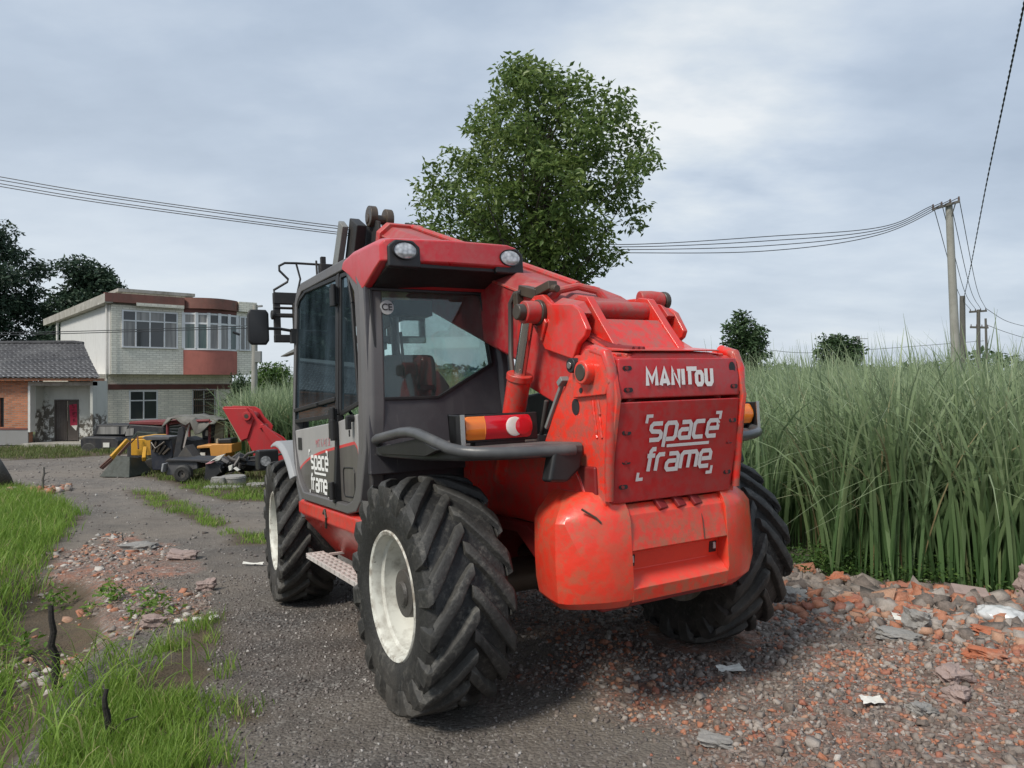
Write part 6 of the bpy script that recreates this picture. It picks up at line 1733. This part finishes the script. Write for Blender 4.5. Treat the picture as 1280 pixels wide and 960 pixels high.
# distant lattice tower
b = MB(); D = 160; c = W(1072, 446, D); hz_ = 30 / 919 * D; c.z = .2; hz_ = W(1072, 420, D).z - .2
for sx in (-1, 1):
    for sy in (-1, 1): b.beam((sx * 1.1, sy * 1.1, 0), (sx * .25, sy * .25, hz_), .14, .14)
for k in range(6):
    z0, z1 = hz_ * k / 6, hz_ * (k + 1) / 6; w0, w1 = 1.1 - .85 * k / 6, 1.1 - .85 * (k + 1) / 6
    b.beam((-w0, -w0, z0), (w1, -w1, z1), .09, .09); b.beam((w0, -w0, z0), (-w1, -w1, z1), .09, .09)
for z in (hz_ * .8, hz_ * .95): b.beam((-2.2, 0, z), (2.2, 0, z), .14, .14)
o = b.build('lattice_tower', M['greymetal'], None); o.location = (c.x, c.y, .2); tag(o, 'faint lattice power tower on the skyline behind the round tree', 'tower')

# ------------------------------------------------------------------ SCRAP YARD
M['cartgrey'] = paint('cart_grey', (.09, .09, .095), .6, .3, dirt=(.05, .045, .04), dirt_amt=.7)
M['yellow'] = paint('loader_yellow', (.58, .30, .02), .5, .15, dirt=(.22, .14, .06), dirt_amt=.6, dscale=3)
M['orange'] = paint('machine_orange', (.58, .27, .06), .5, .12, dirt=(.25, .15, .08), dirt_amt=.5)
M['bucket'] = paint('dark_green_bucket', (.012, .022, .016), .6, .25, dirt=(.12, .10, .08), dirt_amt=.5)
M['scrapblk'] = paint('scrap_black', (.020, .021, .025), .55, .3, dirt=(.10, .085, .07), dirt_amt=.6, dscale=2.5)
M['navy'] = paint('scrap_blue_black', (.018, .022, .034), .5, .3, dirt=(.10, .09, .08), dirt_amt=.5)
M['rustred'] = paint('faded_dark_red', (.16, .022, .025), .6, .2, dirt=(.14, .07, .05), dirt_amt=.5)
M['tarp'] = paint('grey_tarp', (.16, .155, .14), .9, .3, dirt=(.07, .06, .05), dirt_amt=.7, dscale=3, bump=.4)
M['tan'] = paint('tan_board', (.36, .31, .22), .9, .15, dirt=(.16, .13, .1), dirt_amt=.5)
M['armred'] = paint('scrap_boom_red', (.42, .020, .024), .5, .12, dirt=(.22, .05, .045), dirt_amt=.5, dscale=4)
def G(px, D): 
    x = (px - 640) / 919 * D
    return Vector((x, D, ghs(x, D)))
def at(root, px, py, D, dy=0):
    """offset from the thing's base"""
    return W(px, py, D + dy) - root.location
# 1 small yellow loader with green bucket
D = 18.7; r_ = empty('mini_loader', G(182, D)); tag(r_, 'small yellow loader with a dark green bucket lowered in front', 'loader')
s_ = D / 919
def px_box(b, root, x0, x1, y0, y1, D, d0, d1):
    p0 = W(x0, y1, D) - root.location; p1 = W(x1, y0, D) - root.location
    b.box(p0.x, p1.x, d0, d1, p0.z, p1.z)
b = MB(); px_box(b, r_, 161, 189, 549, 570, D, .1, 1.1); b.prism([(at(r_, 163, 549, D).x, at(r_, 163, 549, D).z), (at(r_, 187, 547, D).x, at(r_, 187, 548, D).z), (at(r_, 185, 543, D).x, at(r_, 185, 546, D).z), (at(r_, 170, 543, D).x, at(r_, 168, 546, D).z)], .15, 1.0); b.build('body', M['yellow'], r_, bevel=.04, seg=3)
for (p, q, m) in (((163, 550), (152, 570), .0), ((184, 560), (191, 572), .0)):
    b = MB(); b.beam(at(r_, *p, D) + Vector((0, -.1, 0)), at(r_, *q, D) + Vector((0, -.45, 0)), .09, .14); b.build('arm', M['yellow'], r_, bevel=.02)
b = MB()
A, B_, C_, D_ = at(r_, 150, 590, D), at(r_, 163, 566, D), at(r_, 181, 590, D), at(r_, 172, 568, D)
b.loft([[A + Vector((0, -.95, 0)), B_ + Vector((0, -.65, 0)), B_ + Vector((.05, -.1, -.1)), A + Vector((.2, -.1, .0))], [C_ + Vector((.1, -.95, -.02)), D_ + Vector((.12, -.6, 0)), D_ + Vector((.15, -.05, -.1)), C_ + Vector((.25, -.1, 0))]])
b.build('bucket', M['bucket'], r_, bevel=.015)
b = MB()
for p, q in (((153, 569), (141, 583)), ((147, 571), (139, 582)), ((170, 552), (160, 568))): b.beam(at(r_, *p, D) + Vector((0, -.3, 0)), at(r_, *q, D) + Vector((0, -.5, 0)), .05, .06)
b.tube([at(r_, 166, 553, D) + Vector((0, -.1, 0)), at(r_, 172, 545, D), at(r_, 178, 560, D) + Vector((0, -.2, 0))], .02, 6); b.build('hydraulics', M['rust'], r_)
for px in (167, 186):
    c = at(r_, px, 583, D); b = MB(); b.cyl((c.x, .1, c.z), (c.x, .35, c.z), .20, n=18); b.build('wheel', M['rubber'], r_, bevel=.03)
# 2 black car cab shell
D = 26; r_ = empty('car_shell', G(136, D)); tag(r_, 'scrapped black car body facing the yard, beside the plaster wall', 'car')
def pq(px, py, dy): return at(r_, px, py, D) + Vector((0, dy, 0))
b = MB(); b.loft([[pq(x, y, dy) for x, y in ((109, 562), (108, 548), (112, 545), (152, 546), (156, 550), (155, 562))] for dy in (-.4, .9)]); b.loft([[pq(x, y, dy) for x, y in ((112, 545), (117, 531), (160, 531), (153, 545))] for dy in (.15, 1.2)]); b.build('body', M['scrapblk'], r_, bevel=.05, seg=3)
b = MB(); b.loft([[pq(x, y, dy) for x, y in ((118, 543), (121, 533.5), (146, 533.5), (146, 543))] for dy in (.13, .16)]); b.loft([[pq(x, y, dy) for x, y in ((149, 543), (149.5, 533.5), (157, 533.5), (153, 543))] for dy in (.13, .16)]); b.build('windscreen', M['panec'], r_)
b = MB(); b.obox(pq(141, 555, -.42), (.22, .02, .16)); b.build('number_plate', M['paper'], r_)
b = MB(); b.cyl(pq(119, 562, -.41), pq(119, 562, 0), .28, n=20); b.build('wheel', M['rubber'], r_, bevel=.04)
# 3 second dark body behind the loader
D = 22.5; r_ = empty('scrap_cab', G(190, D)); tag(r_, 'dark scrapped machine body with small tan window behind the yellow loader', 'machine body')
b = MB(); b.loft([[pq(x, y, dy) for x, y in ((158, 575), (158, 537), (162, 530), (205, 533), (207, 575))] for dy in (0, 1.2)]); b.build('body', M['scrapblk'], r_, bevel=.05)
b = MB(); b.loft([[pq(x, y, dy) for x, y in ((157, 545), (158, 536), (168, 535), (167, 544))] for dy in (-.02, .0)]); b.build('window', M['panec'], r_)
b = MB(); b.loft([[pq(x, y, dy) for x, y in ((170, 548), (178, 538), (204, 540), (206, 550), (190, 556))] for dy in (-.35, -.01)]); b.build('hood', M['drk'] if 'drk' in M else M['bucket'], r_, bevel=.04)
b = MB(); b.loft([[pq(x, y, dy) for x, y in ((160, 530.5), (162, 527), (207, 526), (208, 532))] for dy in (.0, 1.2)]); b.build('roof', M['rustred'], r_, bevel=.03)
# 4 blue black engine block with plates
D = 18.2; r_ = empty('engine_block', G(202, D)); tag(r_, 'blue-black engine block right of the green bucket', 'engine')
b = MB(); b.loft([[pq(x, y, dy) for x, y in ((190, 588), (187, 556), (190, 546), (214, 548), (216, 570), (206, 588))] for dy in (0, .6)]); b.build('block', M['navy'], r_, bevel=.03)
b = MB()
for i in range(5): b.obox(pq(191 + 4.5 * i, 556 + i * 2, -.04), (.05, .08, .22 + .06 * (i % 2)), (0, .2 * i, 0))
b.tube([pq(190, 552, -.05), pq(198, 560, -.15), pq(208, 552, -.08)], .03, 8); b.build('engine_parts', M['oil'], r_, bevel=.01)
b = MB(); b.loft([[pq(x, y, dy) for x, y in ((180, 547), (184, 545), (214, 546), (214, 549), (186, 550))] for dy in (-.12, .5)]); b.build('cover_plate', M['cartgrey'], r_, bevel=.01)
# 5 dark arm
D = 17.6; r_ = empty('loader_arm', G(228, D)); tag(r_, 'black steel arm leaning up against the canopy frame', 'steel arm')
b = MB(); b.loft([[pq(x, y, dy) for x, y in ((216, 574), (223, 535), (228, 533), (230, 540), (226, 560), (232, 580), (222, 582))] for dy in (0, .12)]); b.build('arm', M['scrapblk'], r_, bevel=.012)
b = MB(); b.loft([[pq(x, y, dy) for x, y in ((224, 574), (236, 556), (248, 573), (246, 576), (226, 577))] for dy in (-.2, .25)]); b.build('foot_plate', M['hub'], r_, bevel=.012)
# 6 canopy cab
D = 21; r_ = empty('tractor_cab', G(242, D)); tag(r_, 'wrecked dark tractor cab with red posts under a ragged grey roof sheet', 'tractor cab')
b = MB()
for px in (209.5, 262):
    b = MB(); b.tube([pq(px, 580, 0), pq(px, 530, 0), pq(px + 1.5, 526, .02)], .04, 8); b.build('post', M['rustred'], r_)
    b = MB(); b.tube([pq(px + 3, 578, 1.3), pq(px + 2, 527, 1.3)], .04, 8); b.build('post', M['rustred'], r_)
b = MB(); b.tube([pq(209.5, 528, 0), pq(262, 525.5, 0)], .04, 8); b.build('top_rail', M['rustred'], r_)
b = MB(); n = 12; v = []; f = []; rr_ = random.Random(8)
for i in range(n):
    for j in range(6):
        px = 207 + 65 * i / (n - 1); p = pq(px, 523 - 3 * math.sin(i * .5) + rr_.uniform(-1.2, 1.2), -.25 + 1.7 * j / 5); 
        if j == 0: p.z -= rr_.uniform(0, .25) + (.22 if 6 < i < 10 else 0)
        v.append(p)
for i in range(n - 1):
    for j in range(5): f.append((i * 6 + j, (i + 1) * 6 + j, (i + 1) * 6 + j + 1, i * 6 + j + 1))
b.add(v, f); cn = b.build('roof_sheet', M['tarp'], r_, sharp=40); so_ = cn.modifiers.new('thick', 'SOLIDIFY'); so_.thickness = .03
b = MB()
for i in range(7): b.obox(pq(221, 532 + i * 4.2, .05), (.45, .03, .03), (0, .1 * (i % 3 - 1), 0))
b.build('grille_bars', M['greymetal'], r_)
b = MB(); b.loft([[pq(x, y, dy) for x, y in ((211, 590), (212, 556), (222, 548), (234, 552), (258, 550), (262, 590))] for dy in (.25, 1.2)]); b.loft([[pq(x, y, dy) for x, y in ((236, 552), (234, 530), (261, 530), (262, 552))] for dy in (.9, 1.0)]); b.build('cab_body', M['scrapblk'], r_, bevel=.03)
b = MB(); b.beam(pq(236, 529, .05), pq(229, 560, .0), .03, .05); b.obox(pq(255, 542, .2), (.07, .03, .16), (0, .2, 0)); b.build('loose_strut', M['galv'], r_)
b = MB(); b.loft([[pq(x, y, dy) for x, y in ((258, 560), (261, 527), (272, 525), (270, 558))] for dy in (.5, .56)]); b.build('side_board', M['tan'], r_)
# 7 orange machine box
D = 19.5; r_ = empty('orange_generator', G(268, D)); tag(r_, 'yellow-orange machine housing with a black cap and dark opening', 'generator')
b = MB(); b.loft([[pq(x, y, dy) for x, y in ((264, 577), (262, 560), (246, 561), (246, 557.5), (263, 556.5), (265, 555.5), (290, 555), (290, 566), (282, 567), (280, 577))] for dy in (0, .7)]); b.build('housing', M['orange'], r_, bevel=.02, seg=3)
b = MB(); b.loft([[pq(x, y, dy) for x, y in ((246, 578), (246.5, 561.6), (261.5, 561), (263, 578))] for dy in (.12, .6)]); b.build('opening', M['black'], r_, bevel=.01)
b = MB(); b.obox(pq(252, 568.5, .08), (.13, .06, .10)); b.build('gauge_box', M['paper'], r_)
b = MB(); b.loft([[pq(x, y, dy) for x, y in ((270, 555), (270, 549.5), (287, 548.5), (288, 555))] for dy in (.1, .6)]); b.build('cap', M['black'], r_, bevel=.03)
b = MB(); b.obox(pq(268.5, 552, .2), (.06, .12, .12)); b.build('filter', M['tan'], r_)
# 8 trailer / cart with dash panel and a small wheel
D = 16.8; r_ = empty('scrap_cart', G(232, D)); tag(r_, 'low scrap cart with a grey dash panel and one small black wheel', 'cart')
b = MB(); b.loft([[pq(x, y, dy) for x, y in ((208, 594), (210, 577), (246, 575), (247, 586), (232, 590), (228, 594))] for dy in (0, .5)]); b.build('panel', M['cartgrey'], r_, bevel=.02)
b = MB(); b.loft([[pq(x, y, dy) for x, y in ((208, 577), (210, 573.5), (262, 575), (280, 579), (279, 582), (246, 577))] for dy in (-.06, .9)]); b.build('frame', M['scrapblk'], r_, bevel=.015)
b = MB(); b.loft([[pq(x, y, dy) for x, y in ((204, 588), (205.5, 579), (208, 579), (206, 590))] for dy in (-.12, .1)]); b.build('lamp', M['fender'], r_, bevel=.01)
b = MB(); c = pq(233, 591, -.15); b.lathe_y([(-.1, .08), (-.1, .16), (-.07, .2), (.07, .2), (.1, .16), (.1, .08)], c, 28); w_ = b.build('wheel', M['rubber'], r_, bevel=.008)
b = MB(); b.lathe_y([(-.06, .02), (-.06, .10), (.05, .10), (.05, .02)], c, 20); b.build('rim', M['hub'], w_)
# 9 heap of dark parts with rags
D = 16.9; r_ = empty('scrap_heap', G(280, D)); tag(r_, 'heap of black hoods and hoses with white and pink rags on top', 'scrap heap')
b = MB(); b.loft([[pq(x, y, dy) for x, y in ((259, 600), (261, 579), (272, 577), (281, 580), (280, 590), (268, 600))] for dy in (-.2, .4)]); b.build('dark_tub', M['scrapblk'], r_, bevel=.03)
rr_ = random.Random(12); b = MB()
for k in range(26):
    p = pq(rr_.uniform(270, 306), rr_.uniform(572, 590), rr_.uniform(-.2, .5)); q = p + Vector((rr_.uniform(-.45, .45), rr_.uniform(-.2, .2), rr_.uniform(-.22, .22)))
    b.tube([p, p.lerp(q, .5) + Vector((0, 0, rr_.uniform(-.05, .15))), q], rr_.uniform(.012, .045), 6)
b.build('hoses', M['rubberhose'], r_)
b = MB()
for k in range(9):
    p = pq(rr_.uniform(272, 303), rr_.uniform(574, 590), rr_.uniform(0, .5)); b.obox(p, (rr_.uniform(.15, .5), rr_.uniform(.1, .4), rr_.uniform(.03, .25)), (rr_.uniform(-.6, .6), rr_.uniform(-.6, .6), rr_.uniform(-1, 1)))
b.build('broken_panels', M['scrapblk'], r_, bevel=.01)
for nm, m, pts in (('rag', 'paper', [(266, 577), (277, 569), (287, 566), (280, 574)]), ('pink_rag', 'pinkrag', [(262, 579), (272, 573), (281, 571), (270, 578)]), ('white_clip', 'paper', [(291, 581), (296, 579), (295, 586), (292, 587)]), ('white_strip', 'paper', [(297, 584), (300, 582), (305, 586), (302, 587.5)])):
    if m not in M: M[m] = paint(m, (.5, .25, .26), .9, .15, dirt=(.2, .15, .14), dirt_amt=.4)
    b = MB(); b.loft([[pq(x, y, dy) for x, y in pts] for dy in (-.28, -.2)]); b.build(nm, M[m], r_, bevel=.01)
# 10 black trays by the front wheel
D = 17.3; r_ = empty('steel_trough', G(316, D)); tag(r_, 'open black steel trough lying left of the front wheel', 'trough')
b = MB(); b.loft([[pq(x, y, dy) for x, y in ((304, 589), (309, 573), (345, 571), (345, 588))] for dy in (0, .04)]); b.loft([[pq(x, y, dy) for x, y in ((309, 573), (312, 571), (346, 569), (345, 571))] for dy in (0, .6)]); b.build('trough', M['scrapblk'], r_, bevel=.01)
# 11 red boom head
D = 18.5; r_ = empty('boom_section', G(345, D)); tag(r_, 'dismantled crimson steel boom end with a round bushing, upright in the scrap', 'boom end')
def T_(px, py, dy): return at(r_, px, py, D) + Vector((0, dy, 0))
main = [(277.5, 509), (281, 508), (309, 509), (316, 513), (321, 522), (330, 531), (332, 534), (331, 540), (345, 548), (362, 566), (362, 585), (320, 585), (316, 566), (308, 549), (303, 552), (300, 552)]
b = MB(); b.loft([[T_(x, y, dy) for x, y in main] for dy in (0, .05)]); b.build('side_plate', M['armred'], r_, bevel=.01)
b = MB(); b.loft([[T_(x, y, dy) for x, y in main] for dy in (.55, .60)]); b.build('side_plate', M['armred'], r_, bevel=.01)
b = MB(); b.loft([[T_(x, y, dy) for x, y in ((278, 509.5), (279, 508.5), (302, 551), (300.5, 552))] for dy in (-.012, .60)]); b.build('front_edge', M['tan'], r_)
b = MB(); b.loft([[T_(x, y, dy) for x, y in ((278.5, 510), (309, 510), (318, 524), (310, 548), (302, 551))] for dy in (-.05, -.002)]); b.build('cheek_plate', M['armred'], r_, bevel=.02)
b = MB(); b.loft([[T_(x, y, dy) for x, y in ((329, 536), (332, 531), (352, 548), (362, 560), (362, 575), (343, 556))] for dy in (-.10, -.003)]); b.loft([[T_(x, y, dy) for x, y in ((325, 536), (326, 531), (330, 530), (331, 534))] for dy in (-.06, .3)]); b.build('doubler', M['armred'], r_, bevel=.012)
b = MB(); c = T_(310, 520, 0); b.cyl(c + Vector((0, -.12, 0)), c + Vector((0, .7, 0)), .11, n=24); bu = b.build('bushing', M['armred'], r_, bevel=.012)
b = MB(); b.cyl(c + Vector((0, -.125, 0)), c + Vector((0, -.10, 0)), .055, n=20); b.build('bore', M['oil'], bu)
# 12 concrete pieces and tyre
D = 16.0
def slab(name, label, px, pw, ph, d, D, mat, seed, rz=0, lift=.45):
    p = G(px, D); return chunk(name, label, 'concrete', p.x, p.y, (pw * D / 919, d, ph * D / 919), M[mat], seed, (0, 0, rz), lift, None, .14)
slab('concrete_block', 'pale square concrete block beside the round lid in the yard grass', 274, 17, 13, .3, 16.0, 'concrete', 51, .1)
b = MB(); b.cyl((0, 0, 0), (0, 0, .16), .25, .26, n=28); b.cyl((0, 0, .16), (0, 0, .22), .27, .25, n=28)
o = b.build('manhole_cover', M['concrete'], None, bevel=.015); o.location = G(292, 16.2); tag(o, 'round grey concrete lid right of the square block in the yard grass', 'concrete')
slab('concrete_plate', 'thin flat concrete plate on the grass in front of the block and lid', 279, 46, 3.5, .3, 15.6, 'concrete', 52, -.05, .6)
slab('concrete_plate', 'flat stone plate in the grass just left of the front wheel', 322, 24, 4, .3, 16.0, 'concrete', 53, 0, .6)
# tyre at the left edge, leaning on rubble
D = 15.2; p = G(-7, D)
r_ = empty('old_tyre', (p.x, p.y, p.z + .40), (radians(28), radians(20), radians(-38))); tag(r_, 'worn black tyre leaning on rubble at the left edge', 'tyre')
b = MB(); b.lathe_y([(-.16, .24), (-.19, .32), (-.17, .42), (-.10, .46), (.10, .46), (.17, .42), (.19, .32), (.16, .24), (.12, .26), (.14, .33), (.12, .41), (-.12, .41), (-.14, .33), (-.12, .26)], n=44); b.build('carcass', M['rubber'], r_, sharp=50)
for k in range(10):
    q = G(random.Random(k).uniform(-8, 20), 14.2 + .9 * random.Random(k + 50).random())
tag(stonefield('tyre_rubble', (np.random.default_rng(7).uniform(-11.3, -9.2, 500), np.random.default_rng(8).uniform(14.0, 15.6, 500)), np.random.default_rng(9).uniform(.04, .2, 500), M['stones'], 71, .1, tint=np.random.default_rng(6).uniform(.2, 1, 500)), kind='stuff')
# stakes and dead stem on the verge
def stick(name, label, x, y, h, r0, seed, tilt=(0, 0), twigs=3, m='wpole'):
    r = random.Random(seed); b = MB(); z = ghs(x, y) - .05
    pts = [(tilt[0] * k / 7 + r.uniform(-.012, .012), tilt[1] * k / 7 + r.uniform(-.012, .012), h * k / 7) for k in range(8)]
    b.tube(pts, [r0 * (1 - .5 * k / 7) for k in range(8)], 8)
    for k in range(twigs):
        q = Vector(pts[r.randint(2, 6)]); e = q + Vector((r.uniform(-.2, .2), r.uniform(-.1, .1), r.uniform(.0, .1)))
        b.tube([q, q.lerp(e, .5) + Vector((0, 0, .02)), e], [r0 * .3, r0 * .2, r0 * .1], 5)
    o = b.build(name, M[m], None); o.location = (x, y, z); return tag(o, label, 'stake')
M['oldwood'] = paint('black_old_wood', (.022, .019, .017), .9, .3, dirt=(.08, .07, .06), dirt_amt=.5, bump=.5)
stick('wooden_stake', 'taller black rotten stake standing on the ditch bank', -2.84, 4.60, .56, .030, 1, (-.06, .02), 2, 'oldwood')
stick('wooden_stake', 'short black rotten stake low in the grass near the left corner', -2.0, 3.66, .30, .022, 2, (-.03, 0), 2, 'oldwood')
stick('dead_stem', 'thin dead weed stem with clustered twigs at the far end of the verge', -9.7, 15.2, .55, .03, 3, (.02, 0), 8)
stick('dead_stem', 'small dead stub on the verge beside the pale rubble', -5.1, 9.6, .16, .012, 4, (.02, 0), 2)

# ------------------------------------------------------------------ neighbours just left of the view (they show in the cab's side glass)
M['bluesheet'] = paint('blue_sheet_wall', (.05, .16, .38), .5, .1, dirt=(.12, .14, .17), dirt_amt=.4)
sh = empty('blue_shed', (-43, 37, -.75), (0, 0, radians(40))); tag(sh, 'blue sheet metal shed with a pale base standing left of the brick house', 'shed')
b = MB(); b.box(-10, 10, 0, 6, 2.0, 4.2)
for i in range(33): b.box(-9.9 + .6 * i, -9.7 + .6 * i, -.05, -.002, 2.0, 4.2)
b.build('sheet_wall', M['bluesheet'], sh)
b = MB(); b.box(-10.05, 10.05, -.02, 6, -.3, 2.0); b.build('base_wall', M['footing'], sh)
b = MB(); b.prism([(-.6, 4.2), (3, 5.2), (6.6, 4.2), (6.6, 4.32), (3, 5.34), (-.6, 4.32)], -10.3, 10.3, 'yz'); b.build('roof', M['greymetal'], sh)
for i, (px, D, sd) in enumerate([(-200, 52, 21), (-330, 50, 22), (-120, 56, 23), (-470, 54, 24)]):
    cl = outline_clumps([(300, px - 40, px + 40), (330, px - 80, px + 80), (380, px - 110, px + 110), (430, px - 110, px + 110), (470, px - 80, px + 80)], D, 70, 1.4, sd); bx = (px - 640) / 919 * D
    tree('dark_tree', 'dark leafy tree behind the blue shed, ' + ['second from the brick house', 'third from the brick house', 'nearest the brick house', 'farthest from the brick house'][i], (bx, D, -.75), [(0, 0, 0), (.1, 0, 3), (0, 0, 6), (0, 0, 9)], rel(cl, bx, D, -.75), 4500, .85, M['darkleaf'], 'dark trees behind the houses', seed=sd, branches=14, trunk_r=.3)
# ------------------------------------------------------------------ camera, light, sky
cam = bpy.data.cameras.new('camera'); co_ = bpy.data.objects.new('camera', cam); COL.objects.link(co_)
co_.location = (0, 0, CAMZ); co_.rotation_euler = (radians(90), 0, 0)
cam.sensor_width = 36; cam.lens = 919 / 1280 * 36; cam.shift_y = -2 / 1280; cam.clip_end = 6000; cam.clip_start = .05
scene.camera = co_
SUN = Vector((-.55, -.55, .85)).normalized()
sl_ = bpy.data.lights.new('sun', 'SUN'); sl_.energy = 3.4; sl_.angle = radians(14); sl_.color = (1, .965, .91)
sl_.color = (1, .94, .84)
so = bpy.data.objects.new('sun', sl_); COL.objects.link(so); so.rotation_euler = SUN.to_track_quat('Z', 'Y').to_euler()
w = bpy.data.worlds.new('World'); scene.world = w; w.use_nodes = True
t = w.node_tree
for n in list(t.nodes): t.nodes.remove(n)
out = t.nodes.new('ShaderNodeOutputWorld')
sky = t.nodes.new('ShaderNodeTexSky'); sky.sky_type = 'NISHITA'; sky.sun_disc = False
sky.sun_elevation = math.asin(SUN.z); sky.sun_rotation = math.atan2(SUN.x, SUN.y)
sky.air_density = 1.2; sky.dust_density = 1.5
bg1 = t.nodes.new('ShaderNodeBackground'); bg1.inputs[1].default_value = .09; t.links.new(sky.outputs[0], bg1.inputs[0])
tc = t.nodes.new('ShaderNodeTexCoord').outputs['Generated']
sep = t.nodes.new('ShaderNodeSeparateXYZ'); t.links.new(tc, sep.inputs[0])
den = math_(t, 'ADD', math_(t, 'MAXIMUM', sep.outputs[2], 0.0), .22)
cmb = t.nodes.new('ShaderNodeCombineXYZ')
t.links.new(math_(t, 'DIVIDE', sep.outputs[0], den), cmb.inputs[0]); t.links.new(math_(t, 'DIVIDE', sep.outputs[1], den), cmb.inputs[1])
cv = cmb.outputs[0]
n1 = noise(t, cv, .95, 6, .52); n2 = noise(t, cv, 2.2, 6, .55, (1, 1.5, 1))
f = math_(t, 'ADD', math_(t, 'MULTIPLY', n1, .66), math_(t, 'MULTIPLY', n2, .34))
# a thinner, brighter part of the cloud deck right of the tree
vd = t.nodes.new('ShaderNodeVectorMath'); vd.operation = 'DOT_PRODUCT'; t.links.new(tc, vd.inputs[0])
bd_ = Vector((232, 919, 325)).normalized(); vd.inputs[1].default_value = bd_
bright = ramp(t, vd.outputs['Value'], [(.975, 0.0), (1.0, 1.0)])
f = math_(t, 'ADD', f, math_(t, 'MULTIPLY', bright, math_(t, 'MULTIPLY', n2, .42)))
cl = ramp(t, f, [(.36, (.40, .49, .62)), (.47, (.49, .585, .72)), (.56, (.60, .69, .81)), (.66, (.74, .81, .88)), (.78, (.93, .96, .98))])
hz = ramp(t, sep.outputs[2], [(.0, 1.0), (.10, .8), (.26, .3), (.5, 0.0)])
lf = t.nodes.new('ShaderNodeMapRange'); lf.inputs[1].default_value = .6; lf.inputs[2].default_value = -.6; t.links.new(sep.outputs[0], lf.inputs[0])
cl = mixc(t, math_(t, 'MULTIPLY', hz, math_(t, 'ADD', math_(t, 'MULTIPLY', lf.outputs[0], .5), .3)), cl, (.86, .92, .97))
bg2 = t.nodes.new('ShaderNodeBackground'); bg2.inputs[1].default_value = 1.0; t.links.new(cl, bg2.inputs[0])
mx = t.nodes.new('ShaderNodeMixShader'); mx.inputs[0].default_value = .9
t.links.new(bg1.outputs[0], mx.inputs[1]); t.links.new(bg2.outputs[0], mx.inputs[2]); t.links.new(mx.outputs[0], out.inputs[0])
scene.view_settings.view_transform = 'Standard'; scene.view_settings.look = 'None'; scene.view_settings.exposure = 0; scene.view_settings.gamma = 1
scene.cycles.max_bounces = 8; scene.cycles.transparent_max_bounces = 12
try: scene.cycles.use_denoising = True
except Exception: pass
